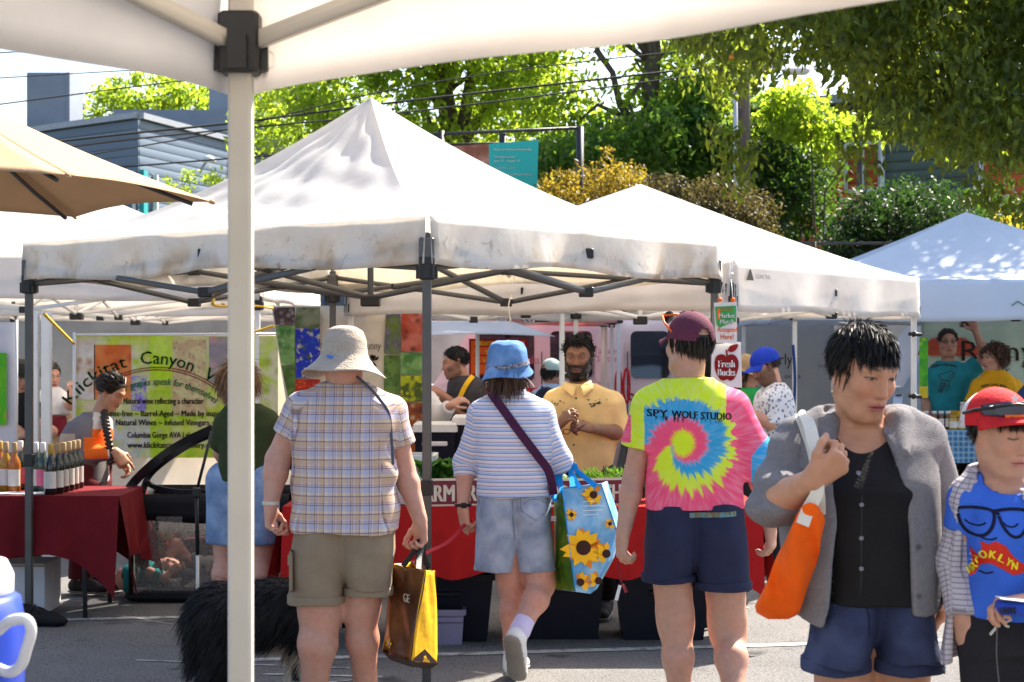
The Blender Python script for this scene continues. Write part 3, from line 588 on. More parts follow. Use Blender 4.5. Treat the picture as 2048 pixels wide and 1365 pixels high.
def loft(secs, yaw, k=.02, p=2.3, tag=None, op='u'):
    """stack of ellipses: (x, y, z, half width, half depth[, half depth behind]) from bottom to top; yaw = facing angle (0 faces +Y)"""
    S_ = np.array([list(q)+[q[4]]*(6-len(q)) for q in secs], float); S_ = S_[np.argsort(S_[:, 2])]
    zz = np.linspace(S_[0, 2], S_[-1, 2], 240); T = np.stack([np.interp(zz, S_[:, 2], S_[:, i]) for i in range(6)], 1)
    ker = np.hanning(19); ker /= ker.sum()
    Tm = np.stack([np.convolve(np.pad(T[:, i], 9, 'edge'), ker, 'valid') for i in range(6)], 1)
    c, s_ = math.cos(yaw), math.sin(yaw); zb, zt = S_[0, 2], S_[-1, 2]; M = max(S_[:, 3].max(), S_[:, 4].max(), S_[:, 5].max())
    def fn(X, Y, Z):
        g = lambda i: np.interp(Z, zz, Tm[:, i])
        x, y = X-g(0), Y-g(1); lx = x*c+y*s_; ly = -x*s_+y*c      # local right, local forward
        a, bf, bb = g(3), g(4), g(5); b = np.where(ly > 0, bf, bb)
        d = ((np.abs(lx)/a)**p+(np.abs(ly)/b)**p)**(1/p); d = (d-1)*np.minimum(a, b)
        return np.maximum(np.maximum(d, zb-Z), Z-zt)
    P_ = Prim(fn, [S_[:, 0].min()-M, S_[:, 1].min()-M, zb], [S_[:, 0].max()+M, S_[:, 1].max()+M, zt], op, k, tag); P_.lf = (zz, Tm, c, s_); return P_
def plane(pt, n, op='i'):
    """keeps what lies behind the plane (normal n points to the removed side)"""
    pt = np.array(pt, float); n = np.array(n, float); n /= np.linalg.norm(n)
    return Prim(lambda X, Y, Z: (X-pt[0])*n[0]+(Y-pt[1])*n[1]+(Z-pt[2])*n[2], [-1e9]*3, [1e9]*3, op, 0)
def field(prims, lo, hi, h, wr=None):
    lo = np.array(lo, float); n = np.maximum(np.ceil((np.array(hi)-lo)/h).astype(int)+1, 4)
    ax = [(lo[i]+h*np.arange(n[i])).astype(np.float32) for i in range(3)]
    Fd = np.full(n, .06, np.float32)
    for p in prims:
        m = p.k+.05 if p.op == 'u' else p.k+h*2
        i0 = np.clip(np.floor((p.lo-m-lo)/h).astype(int), 0, n); i1 = np.clip(np.ceil((p.hi+m-lo)/h).astype(int)+1, 0, n)
        if p.op == 'i': i0 = np.zeros(3, int); i1 = n
        if (i1 <= i0).any(): continue
        sl = tuple(slice(a, b) for a, b in zip(i0, i1))
        X = ax[0][sl[0]][:, None, None]; Y = ax[1][sl[1]][None, :, None]; Z = ax[2][sl[2]][None, None, :]
        d = np.broadcast_to(p.fn(X, Y, Z), Fd[sl].shape); A = Fd[sl]; k = max(p.k, 1e-6)
        if p.op == 'u': hh = np.maximum(k-np.abs(A-d), 0)/k; Fd[sl] = np.minimum(A, d)-hh*hh*k*.25
        elif p.op == 's': d = -d; hh = np.maximum(k-np.abs(A-d), 0)/k; Fd[sl] = np.maximum(A, d)+hh*hh*k*.25
        else: Fd[sl] = np.maximum(A, d)
    if wr is not None: Fd += wr(ax[0][:, None, None], ax[1][None, :, None], ax[2][None, None, :]).astype(np.float32)
    return Fd, lo
def nets(Fd, lo, h):
    Sg = Fd < 0
    c = Sg[:-1, :-1, :-1].astype(np.int8)
    for o in ((1, 0, 0), (0, 1, 0), (0, 0, 1), (1, 1, 0), (1, 0, 1), (0, 1, 1), (1, 1, 1)):
        c = c+Sg[o[0]:Sg.shape[0]-1+o[0], o[1]:Sg.shape[1]-1+o[1], o[2]:Sg.shape[2]-1+o[2]]
    act = (c > 0) & (c < 8); idx = np.full(act.shape, -1, np.int32); A = np.argwhere(act); idx[act] = np.arange(len(A))
    if len(A) == 0: return np.zeros((0, 3)), np.zeros((0, 4), np.int32)
    pos = np.zeros((len(A), 3)); cnt = np.zeros(len(A))
    cs = [(i, j, k) for i in (0, 1) for j in (0, 1) for k in (0, 1)]; val = {q: Fd[A[:, 0]+q[0], A[:, 1]+q[1], A[:, 2]+q[2]] for q in cs}
    for q in cs:
        for ax in range(3):
            if q[ax]: continue
            r = list(q); r[ax] = 1; r = tuple(r); f1, f2 = val[q], val[r]; m = (f1 < 0) != (f2 < 0)
            t = np.where(m, f1/np.where(m, f1-f2, 1), 0); pt = np.array(q, float)[None]+np.zeros((len(A), 3)); pt[:, ax] += t
            pos += pt*m[:, None]; cnt += m
    V = lo+h*(A+pos/np.maximum(cnt, 1)[:, None]); Q = []
    for ax in range(3):
        u, v = [(1, 2), (2, 0), (0, 1)][ax]; s0 = [slice(None)]*3; s1 = [slice(None)]*3; s0[ax] = slice(0, -1); s1[ax] = slice(1, None)
        E = Sg[tuple(s0)] != Sg[tuple(s1)]; I = np.argwhere(E)
        ok = (I[:, u] > 0) & (I[:, v] > 0) & (I[:, u] < act.shape[u]) & (I[:, v] < act.shape[v]); I = I[ok]
        ii = []
        for du, dv in ((1, 1), (0, 1), (0, 0), (1, 0)):
            J = I.copy(); J[:, u] -= du; J[:, v] -= dv; ii.append(idx[J[:, 0], J[:, 1], J[:, 2]])
        q = np.stack(ii, 1); fl = ~Sg[I[:, 0], I[:, 1], I[:, 2]]; q[fl] = q[fl][:, ::-1]; Q.append(q[(q >= 0).all(1)])
    return V, np.concatenate(Q).astype(np.int32)
def sdf(prims, h, box=None, wr=None, skip=()):
    us = [p for p in prims if p.op == 'u']
    lo = np.min([p.lo for p in us], 0)-h*4-.012; hi = np.max([p.hi for p in us], 0)+h*4+.012
    if box is not None: lo, hi = np.maximum(lo, box[0]), np.minimum(hi, box[1])
    V, Q = nets(*field(prims, lo, hi, h, wr), h)
    for (a, b) in skip:
        if len(Q): c = V[Q].mean(1); Q = Q[~((c > np.array(a)+h*.9) & (c < np.array(b)-h*.9)).all(1)]
    return V, Q
def merge(parts):
    Vs, Qs, n = [], [], 0
    for V, Q in parts:
        if len(V) == 0: continue
        Vs.append(V); Qs.append(Q+n); n += len(V)
    return np.concatenate(Vs), np.concatenate(Qs)
def mesh_obj(name, V, Q, m, root, label=None, attrs=None):
    me = mk_mesh(name, V-np.array(root['_w']), [Q], True)
    for k, arr in (attrs or {}).items():
        if arr.shape[1] == 3: arr = np.concatenate([arr, np.ones((len(arr), 1))], 1)
        a = me.attributes.new(k, 'FLOAT_COLOR', 'POINT'); a.data.foreach_set('color', arr.astype(np.float32).reshape(-1))
    return link(name, me, m, root, label=label)
def wrinkle(amp, seed, n=5, freq=(18, 45), aniso=(1, 1, .45)):
    r = np.random.default_rng(seed); K = r.normal(size=(n, 3))*np.array(aniso); K /= np.linalg.norm(K, axis=1)[:, None]; K *= r.uniform(*freq, size=(n, 1)); ph = r.uniform(0, 6.28, (n, 2)); K2 = r.normal(size=(n, 3))*7
    def fn(X, Y, Z):
        o = 0
        for i in range(n): o = o+np.sin(X*K[i, 0]+Y*K[i, 1]+Z*K[i, 2]+ph[i, 0]+1.3*np.sin(X*K2[i, 0]+Y*K2[i, 1]+Z*K2[i, 2]+ph[i, 1]))
        return o*(amp/n)
    return fn
def cloth_uv(V, torso, sleeves):
    """coordinates in cloth: arc length round the limb / trunk and distance along it"""
    zz, Tm, c, s_ = torso.lf; out = np.zeros((len(V), 3)); z = V[:, 2]
    cx, cy, a = (np.interp(z, zz, Tm[:, i]) for i in (0, 1, 3)); x, y = V[:, 0]-cx, V[:, 1]-cy; lx = x*c+y*s_; ly = -x*s_+y*c
    am = Tm[:, 3].max(); u = np.where(np.abs(lx) < a*.75, lx, np.sign(lx)*(a*.75+np.hypot(np.abs(lx)-a*.75, np.maximum(np.abs(ly)-0, 0)*.8)*.7))
    out[:, 0] = u; out[:, 1] = z; out[:, 2] = (ly > 0)
    d0 = np.array([torso.fn(V[:, 0], V[:, 1], V[:, 2])])[0]
    for k, p in enumerate(sleeves):
        A, B, ra, rb = p.ax; d = p.fn(V[:, 0], V[:, 1], V[:, 2]); m = d < d0-.004; ba = B-A; L = np.linalg.norm(ba); t = (V-A)@ba/L
        e1 = np.cross(ba/L, [0, 1, 0]); e1 /= np.linalg.norm(e1); e2 = np.cross(ba/L, e1); r = V-A; ang = np.arctan2(r@e2, r@e1)
        out[m, 0] = (ang*max(ra, rb)+7.7*(k+1))[m]; out[m, 1] = (A[2]-t)[m]; d0 = np.minimum(d0, d)
    return out
# ------------------------------------------------- head and hands
def basis(fwd, up=(0, 0, 1)):
    f = V3(fwd).normalized(); r = f.cross(V3(up)).normalized(); u = r.cross(f); return np.array((r, f, u)).T      # columns right, forward, up
def head_prims(c, B, s=1.0, jaw=1.0, nose=1.0, neck=None, nr=.052, child=False, ears=True, lidless=False, wide=1.0):
    g = lambda x, y, z: np.array(c)+B @ (np.array((x*wide, y, z))*s)
    e = lambda p, rad, k=.012, op='u': ell(g(*p), np.array(rad)*s, B, k*s, op)
    o = [e((0, -.016, .034), (.0755*wide, .094, .082)), e((0, .026, -.028), (.062*wide, .064, .088), .03), e((0, .040, -.078), (.044*jaw*wide, .044, .034), .03), cone(g(-.012, .076, -.100), g(.012, .076, -.100), .013*s, .013*s, .025*s)]
    for q in (-1, 1): o += [cone(g(q*.055*jaw, -.004, -.060), g(q*.030, .055, -.095), .020*s, .015*s, .03*s), e((q*.036, .058, -.022), (.026, .026, .024), .025), cone(g(q*.012, .084, .030), g(q*.046, .066, .030), .010*s, .009*s, .018*s)]
    for q in (-1, 1): o.append(ell(g(q*.032, .104, .011), np.array((.019, .019, .013))*s, B, .016*s, 's'))
    for q in (-1, 1): o.append(e((q*.0315, .0715, .010), (.0150, .0135, .0125), .005))
    o += [cone(g(0, .086, .018), g(0, .105*(.5+.5*nose)+.002*0, -.026), .0075*s, .0105*s*nose, .014*s)]
    for q in (-1, 1): o.append(e((q*.0125*nose, .0925, -.029), (.0085, .010, .0075), .008))
    o += [e((0, .082, -.062), (.027, .016, .018), .02), cone(g(-.019, .0865, -.0585), g(0, .0960, -.0565), .0042*s, .0058*s, .006*s), cone(g(.019, .0865, -.0585), g(0, .0960, -.0565), .0042*s, .0058*s, .006*s), cone(g(-.014, .0870, -.0685), g(.014, .0870, -.0685), .0060*s, .0060*s, .008*s)]
    o += [cone(g(-.024, .0885, -.0628), g(0, .1000, -.0625), .0018*s, .0022*s, .005*s, 's'), cone(g(.024, .0885, -.0628), g(0, .1000, -.0625), .0018*s, .0022*s, .005*s, 's')]
    if ears:
        for q in (-1, 1):
            o += [cone(g(q*.076, -.010, .020), g(q*.072, -.002, -.026), .0165*s, .011*s, .006*s, n=B @ np.array((1, .25*q, 0)), s=.5), ell(g(q*.086, .002, .006), np.array((.007, .009, .017))*s, B, .008*s, 's')]
    if neck is not None: o.append(cone(g(0, -.022, -.05), neck, nr, nr*1.12, .03))
    return o
def head_paint(V, c, B, s, skin, lip, brow, eyes='open', beard=None, stubble=None, gaze=(0, 0), browcol=None, blush=.5, hairline=None):
    """natural colours of a face: lips, brows, lashes, iris, flush, and shade painted into lid creases, mouth and nostrils; per vertex"""
    L = (V-np.array(c)) @ B/s; x, y, z = L.T; col = np.tile(np.array(skin, float), (len(V), 1)); ax = np.abs(x); front = y > .03
    near = ((L**2).sum(1) < .165**2) & (z > -.135)
    def blend(m, k): m = (np.clip(m, 0, 1)*near)[:, None]; col[:] = col*(1-m)+np.array(k)*m
    bl = np.exp(-(((ax-.038)/.022)**2+((z+.020)/.020)**2))*front*blush+np.exp(-((x/.014)**2+((z+.026)/.014)**2))*(y > .085)*blush*.7+(ax > .072)*(np.abs(z) < .05)*(np.abs(y) < .03)*.5
    blend(bl*.5, np.array(skin)*np.array((1.06, .70, .62)))
    if beard is not None:
        m = (1/(1+np.exp((z+.030+np.clip(ax-.045, 0, 1)*-1.5)*260)))*(y > -.02-.3*(z+.05)); m = m*(1-np.exp(-((x/.021)**4+((z+.0635)/.0085)**4))); m = np.maximum(m, np.exp(-((x/.036)**4+((z+.047)/.007)**4))*front)
        blend(m*(beard[3] if len(beard) > 3 else 1), beard[:3])
    lm = np.exp(-((x/(.024))**4+((z+.0625-.0015*np.cos(x*200))/.0115)**4))*(y > .07); blend(lm*1.2, lip)
    blend(np.exp(-((x/.025)**6+((z+.0626)/.0022)**2))*(y > .07), np.array(lip)*.28)  # dark line between the lips: shade painted into the colour
    bz = .0335+.004*np.cos((ax-.034)*60)-.0*ax; bw = np.exp(-(((ax-.034)/.0185)**4+((z-bz)/.0046)**2))*(y > .04); blend(bw*.9, brow)
    ex, ez = ax-.0315, z-.0095
    if eyes in ('open', 'squint'):
        sq_ = 1 if eyes == 'open' else .55; up_, lo_ = sq_*.0062*(1-(ex/.0148)**2), -.0042*sq_*(1-(ex/.0148)**2); ins = (np.abs(ex) < .0145) & (ez < up_) & (ez > lo_) & front; col[ins] = (.62, .56, .52)
        gx = np.where(x > 0, ex, -ex)-gaze[0]; ir = ins & (gx**2+(ez-gaze[1])**2 < .0056**2); col[ir] = (.035, .018, .010)
        blend(1.2*np.exp(-((ez-up_-.0006)/.0021)**2)*(np.abs(ex) < .016)*front, (.02, .012, .01)); blend(.5*np.exp(-((ez-lo_)/.0012)**2)*(np.abs(ex) < .013)*front, (.10, .05, .04))
    else:
        cz = -.0030+.0035*(ex/.0148)**2 if eyes == 'closed' else -.0012+.0015*(ex/.0148)**2-.06*np.where(ex > 0, 0, ex)
        wdt = .0016 if eyes == 'closed' else .0024; blend(1.15*np.exp(-((ez-cz)/wdt)**2)*(np.abs(ex) < .0165)*front, (.022, .012, .010))
        blend(.35*np.exp(-((ez-cz-.0075)/.0014)**2)*(np.abs(ex) < .014)*front, np.array(skin)*.45)  # lid crease shade painted in darker skin colour
    for q in (-1, 1): blend(np.exp(-(((x-q*.0062)/.0034)**2+((z+.0345)/.0026)**2+((y-.094)/.012)**2)), np.array(skin)*.22)  # nostrils: shade of the openings painted on the skin
    return col
def hand_prims(w, d, pn, side, s=1.0, curl=(.35, .4, .45, .5), thumb=.5, spread=.10, tcurl=.3):
    """w wrist, d wrist->knuckles, pn direction the palm faces, side +1: thumb lies towards d x pn"""
    w = np.array(w, float); d = np.array(V3(d).normalized()); pn = np.array(pn, float); pn = pn-d*(pn@d); pn /= np.linalg.norm(pn); t = np.cross(d, pn)*side
    o = [cone(w-d*.01*s, w+d*.030*s+t*.004*s, .024*s, .030*s, .015*s, n=pn, s=.68), cone(w+d*.03*s+t*.020*s, w+d*.088*s+t*.024*s, .022*s, .016*s, .015*s, n=pn, s=.8), cone(w+d*.03*s-t*.016*s, w+d*.080*s-t*.026*s, .021*s, .015*s, .015*s, n=pn, s=.8), cone(w+d*.04*s, w+d*.088*s, .024*s, .020*s, .012*s, n=pn, s=.62)]
    for i, (tx_, L, r) in enumerate(((.030, .078, .0092), (.0095, .086, .0095), (-.0115, .080, .0090), (-.030, .064, .0080))):
        p = w+d*(.090-.004*abs(i-1.2))*s+t*tx_*s; a = 0; q = [p-d*.012*s]; rr = [r*1.12*s]; dd = d+t*(1.3-i)*spread; dd /= np.linalg.norm(dd); q.append(p); rr.append(r*1.1*s)
        for seg, fr in ((0, .46), (1, .30), (2, .24)):
            a += curl[i]*(1.0, 1.25, .8)[seg]; v = dd*math.cos(a)+pn*math.sin(a); p = p+v*L*fr*s; q.append(p); rr.append(r*(1, .93, .80)[seg]*s)
        o += chain(q, rr, .004*s)
    b = w+d*.022*s+t*.026*s; v1 = d*math.cos(thumb+.35)+t*math.sin(thumb+.35)+pn*.35; v1 /= np.linalg.norm(v1); v2 = d*.9+t*.35*math.cos(tcurl*2)+pn*(.25+tcurl); v2 /= np.linalg.norm(v2); v3 = d*.85-t*.15*tcurl*3+pn*(.3+tcurl*1.3); v3 /= np.linalg.norm(v3)
    o += chain([b-t*.008*s, b+v1*.042*s, b+v1*.042*s+v2*.034*s, b+v1*.042*s+v2*.034*s+v3*.026*s], [.016*s, .0125*s, .0105*s, .0085*s], .008*s)
    return o
# ------------------------------------------------- hair and fur as tapered ribbons
def ribbons(roots, dirs, length, width, seg=4, grav=.5, seed=0, curl=0.0, lenvar=.4, jit=.25):
    r = np.random.default_rng(seed); n = len(roots); p = np.array(roots, float); d = np.array(dirs, float)+r.normal(size=(n, 3))*jit; d /= np.linalg.norm(d, axis=1)[:, None]
    L = length*(1-lenvar+2*lenvar*r.random(n)); sd = np.cross(d, r.normal(size=(n, 3))); sd /= np.linalg.norm(sd, axis=1)[:, None]; rows = []; ph = r.uniform(0, 6.28, n)
    for k in range(seg+1):
        w = width*(1-(k/seg)**2*.85)/2; rows += [p-sd*w, p+sd*w]; d = d+np.array([0, 0, -grav/seg])+curl*np.stack([np.sin(ph+k*1.7), np.cos(ph*1.3+k*1.9), np.sin(ph*.7+k*2.1)], 1); d /= np.linalg.norm(d, axis=1)[:, None]; p = p+d*(L/seg)[:, None]
    m = 2*(seg+1); V = np.stack(rows, 1).reshape(-1, 3); b = np.arange(n)*m
    Q = np.concatenate([np.stack([b+2*k, b+2*k+1, b+2*k+3, b+2*k+2], 1) for k in range(seg)]).astype(np.int32); return V, Q
def scalp(n, c, B, s, keep, seed=0, grow=1.04):
    """root points on the skull (local x right, y forward, z up) where keep(x,y,z) holds"""
    r = np.random.default_rng(seed); g = r.normal(size=(n*6, 3)); g /= np.linalg.norm(g, axis=1)[:, None]; L = g*np.array((.0785, .097, .085))*grow+np.array((0, -.016, .034)); m = keep(L[:, 0], L[:, 1], L[:, 2]); L = L[m][:n]; N = g[m][:n]
    return np.array(c)+(L*s) @ B.T, N @ B.T, L
# ------------------------------------------------- materials for people
def skin_mat(name): return mat(name, attr='col', rough=.5, var=.075, scale=38, sss=.12, spec=.35, bump=.12, bscale=220)
M_skin = skin_mat('skin')
def plain(name, col, rough=.85, bump=.3, bs=160, var=.10, trans=0, sc_=12, noise_col=None): return mat(name, col, rough, var, sc_, bump, bs, trans=trans, spec=.15, noise_col=noise_col)
def body(root, prims, colfn, h=.008, fine=(), wr=None, label=None):
    """one continuous skin surface; fine = [(lo, hi, h)] blocks (head, hands) at higher resolution"""
    parts = [sdf(prims, h, None, wr, [(a, b) for a, b, _ in fine])]+[sdf(prims, hh, (np.array(a), np.array(b)), wr) for a, b, hh in fine]
    V, Q = merge(parts); return mesh_obj('body', V, Q, M_skin, root, label, {'col': colfn(V)})
def around(p, r): p = np.array(p); return (p-r, p+r)
def decal(mb2d, target, d, lift=.003):
    """lays flat print onto a body surface: every vertex goes along d until it meets the target"""
    me = target.data; n = len(me.vertices); co = np.empty(n*3, np.float32); me.vertices.foreach_get('co', co); co = co.reshape(-1, 3)+np.array(target['_w'], np.float32)
    bv = BVHTree.FromPolygons([tuple(c) for c in co], [tuple(p.vertices) for p in me.polygons]); d = V3(d).normalized(); out = []
    for v in mb2d.V:
        v = V3(v); hit = bv.ray_cast(v-d*1.0, d, 3)
        out.append(tuple((hit[0] if hit[0] is not None else v)-d*lift))
    mb2d.V = out; return mb2d
def refine(mb, k=1):
    """splits long faces so that print can follow folds"""
    for _ in range(k):
        V = list(mb.V); nf = []; cache = {}
        def mid(a, b):
            q = (min(a, b), max(a, b))
            if q not in cache: cache[q] = len(V); V.append(tuple((np.array(V[a])+np.array(V[b]))/2))
            return cache[q]
        for f in mb.Fc:
            for i in range(1, len(f)-1):
                a, b, c = f[0], f[i], f[i+1]; x, y, z = mid(a, b), mid(b, c), mid(c, a); nf += [[a, x, z], [x, b, y], [z, y, c], [x, y, z]]
        mb.V = V; mb.Fc = nf; mb.sm = [False]*len(nf); mb.n = len(V)
    return mb
# ---------------------------------------------------------------- building people
def fp(d): return lambda x, y, dd=0: np.array(P(x, y, d+dd))
def lerp(a, b, t): return np.array(a)*(1-t)+np.array(b)*t
def torso_loft(d, secs, fwd, ratio=.6, prof=False, k=.03, dd=0, p=2.4, grow=0):
    f = V3(fwd); yaw = math.atan2(-f.x, f.y); S_ = []
    for q in secs:
        y, xl, xr = q[:3]; a = (xr-xl)/2*d/F+grow; c = P((xl+xr)/2, y, d+dd+(q[4] if len(q) > 4 else 0)); b = q[3]+grow if len(q) > 3 and q[3] else a*ratio
        S_.append((c.x, c.y, c.z, b*1.45 if prof else a, a if prof else b))
    return loft(S_, yaw, k, p)
def leg_prims(hip, knee, ank, r=(.095, .062, .058, .037), back=(0, -1, 0), foot=None):
    back = np.array(back, float); kn, an = np.array(knee), np.array(ank); c = lerp(kn, an, .32)+back*.018
    o = [cone(hip, lerp(hip, kn, .9), r[0], r[1]*1.03, .03), cone(lerp(hip, kn, .85), kn, r[1]*1.0, r[1]*.95, .03), cone(kn, c, r[1]*.88, r[2], .03), cone(c, lerp(kn, an, .8), r[2], r[3]*1.1, .03), cone(lerp(kn, an, .75), an, r[3]*1.1, r[3], .02)]
    if foot is not None: o += [cone(an, np.array(foot), r[3], .030, .03)]
    return o
def shorts_prims(d, waist, mid, hemL, hemR, dw, dh, fwd=(0, 1, 0), ddL=0, ddR=0, over=.3, dd=0, crotch=None):
    """two leg tubes that share the seat: waist / hems are (py, xl, xr) rows of the photograph, dw / dh half depths"""
    f = V3(fwd); yaw = math.atan2(-f.x, f.y); out = []; (wy, wl, wr) = waist; my, mx = mid; k = d/F
    for q, (hy, hl, hr), o in ((-1, hemL, ddL), (1, hemR, ddR)):
        ov = (wr-wl)*over/2
        a, b = (wl, mx+ov) if q < 0 else (mx-ov, wr)
        c, e = (lerp((wl,), (hl,), .62)[0], mx+ov*.16) if q < 0 else (mx-ov*.16, lerp((wr,), (hr,), .62)[0])
        rows = [(wy, a, b, dw, 0), ((wy+my)/2, (a+c)/2-(3 if q < 0 else 0), (b*.6+e*.4)+(3 if q > 0 else 0), dw*1.07, o*.3), (my, c, e, (dw+dh)/2*1.03, o*.6), (hy, hl, hr, dh, o)]
        S_ = []
        for y, xl, xr, dep, oo in rows: c_ = P((xl+xr)/2, y, d+dd+oo); S_.append((c_.x, c_.y, c_.z, (xr-xl)/2*k, dep))
        out.append(loft(S_, yaw, .014, 2.1))
    return out
def shoe(root, ank, toe, m, sole_m, up=(0, 0, 1), L=.25, name='shoe', w=.042, wr=None):
    """one shoe: upper and sole, from heel under the ankle towards toe direction"""
    a = np.array(ank, float); t = np.array(V3(toe).normalized()); u = np.array(V3(up).normalized()); u = u-t*(u@t); u /= np.linalg.norm(u); s_ = np.cross(t, u)
    h = .052; base = a-u*(h+.022)
    pr = [cone(base-t*.045+u*.042, base+t*.06+u*.045, .040, .042, .02, n=s_, s=.85), cone(base+t*.06+u*.036, base+t*(L-.095)+u*.026, w, w*.98, .02, n=u, s=.8), cone(a-t*.012, base-t*.02+u*.05, .045, .042, .02), cone(base+t*.0+u*.075, base+t*.10+u*.05, .038, .036, .02), plane(base+u*.008, -u), ell(a+u*.062, (.037, .037, .03), None, .004, 's')]
    V, Q = sdf(pr, .0065); o = mesh_obj(name, V, Q, m, root)
    sp = [cone(base-t*.045+u*.012, base+t*(L-.095)+u*.012, .043, w*1.08, .01, n=u, s=.4), plane(base-u*.012, -u), plane(base+u*.012, u)]
    V, Q = sdf(sp, .006); mesh_obj('sole', V, Q, sole_m, o); return o
def arm_prims(sh, el, wr, r=(.052, .044, .046, .029)):
    m = lerp(el, wr, .3); return [cone(sh, el, r[0], r[1], .025), cone(el, m, r[1], r[2], .02), cone(m, wr, r[2], r[3], .02)]
def garment(name, root, prims, m, h=.0065, wr=None, torso=None, sleeves=(), label=None, attrs=None):
    V, Q = sdf(prims, h, None, wr); at = {}
    if torso is not None: at['cloth'] = cloth_uv(V, torso, list(sleeves))
    if attrs: at.update(attrs(V))
    return mesh_obj(name, V, Q, m, root, label, at)
def hair_obj(name, root, c, B, s, m, n, length, keep, dirfn, width=.005, grav=.5, seed=1, under=None, seg=4, curl=0, grow=1.05, jit=.22, capgrow=1.03, flat=.92, liftn=.10):
    R, N, L = scalp(n, c, B, s, keep, seed, grow); D = dirfn(L) @ B.T; D /= np.linalg.norm(D, axis=1)[:, None]; D = D-N*((D*N).sum(1)*flat-liftn)[:, None]; V, Q = ribbons(R, D, length, width, seg, grav, seed, curl, jit=jit); parts = [(V, Q)]
    if under is not None:
        g = lambda x, y, z: np.array(c)+B @ (np.array((x, y, z))*s)
        pr = [ell(g(0, -.016, .034), np.array((.0785, .097, .085))*s*capgrow, B)]+[plane(g(*p), B @ np.array(nn)) for p, nn in under]
        parts.append(sdf(pr, .006))
    V, Q = merge(parts); return mesh_obj(name, V, Q, m, root)
def hat_shell(name, root, c, B, prof, m, wob=None, n=48, thick=.004, label=None):
    """prof: (radius, height, forward shift) from crown to brim edge, in the head's frame"""
    pr = np.array(prof, float); tt = np.linspace(0, 1, len(pr))
    def fn(u, v):
        a = 2*math.pi*u; r, z, f = (np.interp(v, tt, pr[:, i]) for i in range(3)); dr, dz = wob(a, v) if wob else (0, 0)
        return V3(np.array(c)+B @ np.array(((r*.90+dr)*math.sin(a), (r+dr)*math.cos(a)+f, z+dz)))
    return MB().grid(fn, n, 36, thick=-thick).build(name, m, root, label=label)
def cap_hat(root, c, B, s, m_crown, m_brim, back=None, brim_w=.075, brim_l=.072, arch=None, name='cap', zlift=0, panel=None, bz=0, ch_=1):
    g = lambda x, y, z: np.array(c)+B @ (np.array((x, y, z))*s)
    a0 = np.array((.086, .108, .097*ch_)); z0 = .036+zlift; lim = -.012
    def crown(u, v):
        a = 2*math.pi*u; ph = v*math.pi/2*1.08; q = np.array((a0[0]*math.sin(a)*math.sin(ph), a0[1]*math.cos(a)*math.sin(ph)-.012, z0+a0[2]*math.cos(ph)-.002*abs(math.sin(3*a))**8*0)); return V3(g(*q))
    root_c = None
    mb = MB(); n, mm = 60, 22; pts = [[crown(i/n, j/mm) for j in range(mm+1)] for i in range(n)]
    v = [p for r in pts for p in r]; k = mm+1; f = []
    for i in range(n):
        for j in range(mm):
            u = (i+.5)/n; 
            if arch:
                da = ((u-.5+.5) % 1-.5); ax = (da)*2*math.pi*.09; zz = (1-(j+.5)/mm)
                if (ax/.034)**2+(zz/.33)**2 < 1: continue
            f.append([i*k+j, ((i+1) % n)*k+j, ((i+1) % n)*k+j+1, i*k+j+1])
    mb.add(v, f, True); o = mb.build(name, m_crown, root)
    def brim(u, v):
        a = (u-.5)*2*1.15; r = 1+v*(brim_l/a0[1])*math.cos(a*.62); x = a0[0]*math.sin(a)*(1+v*.12); y = a0[1]*math.cos(a)*1.0-.012+v*brim_l*math.cos(a*.9); return V3(g(x, y, z0-.006+bz-v*.022-(abs(u-.5)*2)**2*.018*v))
    MB().grid(brim, 24, 8, thick=.004).build('brim', m_brim, o)
    MB().lathe([(.001, .004), (.006, .003), (.008, 0)], g(0, -.012, z0+a0[2]), 8, axis=B[:, 2]).build('button', m_brim, o)
    if panel:   # contrasting front panels
        mb = MB()
        for i in range(n):
            u = (i+.5)/n
            if (u < .25 or u > .75):
                for j in range(mm): 
                    q = [crown(i/n, j/mm), crown((i+1)/n, j/mm), crown((i+1)/n, (j+1)/mm), crown(i/n, (j+1)/mm)]; cc = V3(g(0, -.012, z0)); mb.add([p+(p-cc).normalized()*.003 for p in q], [[0, 1, 2, 3]], True)
        mb.build('front_panel', panel, o)
    return o
def ribbon_path(pts, w, nrm, thick=.003):
    """strap: a flat band along points, lying across nrm"""
    mb = MB(); pts = [V3(p) for p in pts]; V = []
    for i, p in enumerate(pts):
        t = (pts[min(i+1, len(pts)-1)]-pts[max(i-1, 0)]).normalized(); n = V3(nrm[i] if isinstance(nrm, list) else nrm); s = t.cross(n).normalized(); n = s.cross(t).normalized()
        ww = (w[i] if isinstance(w, (list, tuple)) else w)/2; V += [p+s*ww+n*thick/2, p-s*ww+n*thick/2, p-s*ww-n*thick/2, p+s*ww-n*thick/2]
    f = []
    for i in range(len(pts)-1):
        for k in range(4): f.append([i*4+k, i*4+(k+1) % 4, i*4+4+(k+1) % 4, i*4+4+k])
    f += [[0, 1, 2, 3][::-1], [len(V)-4+k for k in range(4)]]; return mb.add(V, f, False)
def smooth_path(pts, k=6):
    P_ = [np.array(p, float) for p in pts]; out = []
    for i in range(len(P_)-1):
        p0, p1, p2, p3 = P_[max(i-1, 0)], P_[i], P_[i+1], P_[min(i+2, len(P_)-1)]
        for j in range(k):
            t = j/k; out.append(.5*((2*p1)+(-p0+p2)*t+(2*p0-5*p1+4*p2-p3)*t*t+(-p0+3*p1-3*p2+p3)*t**3))
    return out+[P_[-1]]
FAIR, PINK, TAN, BROWN, EAST = (.52, .27, .185), (.56, .28, .20), (.40, .20, .125), (.25, .115, .065), (.50, .25, .15)
LIP = (.38, .12, .10)
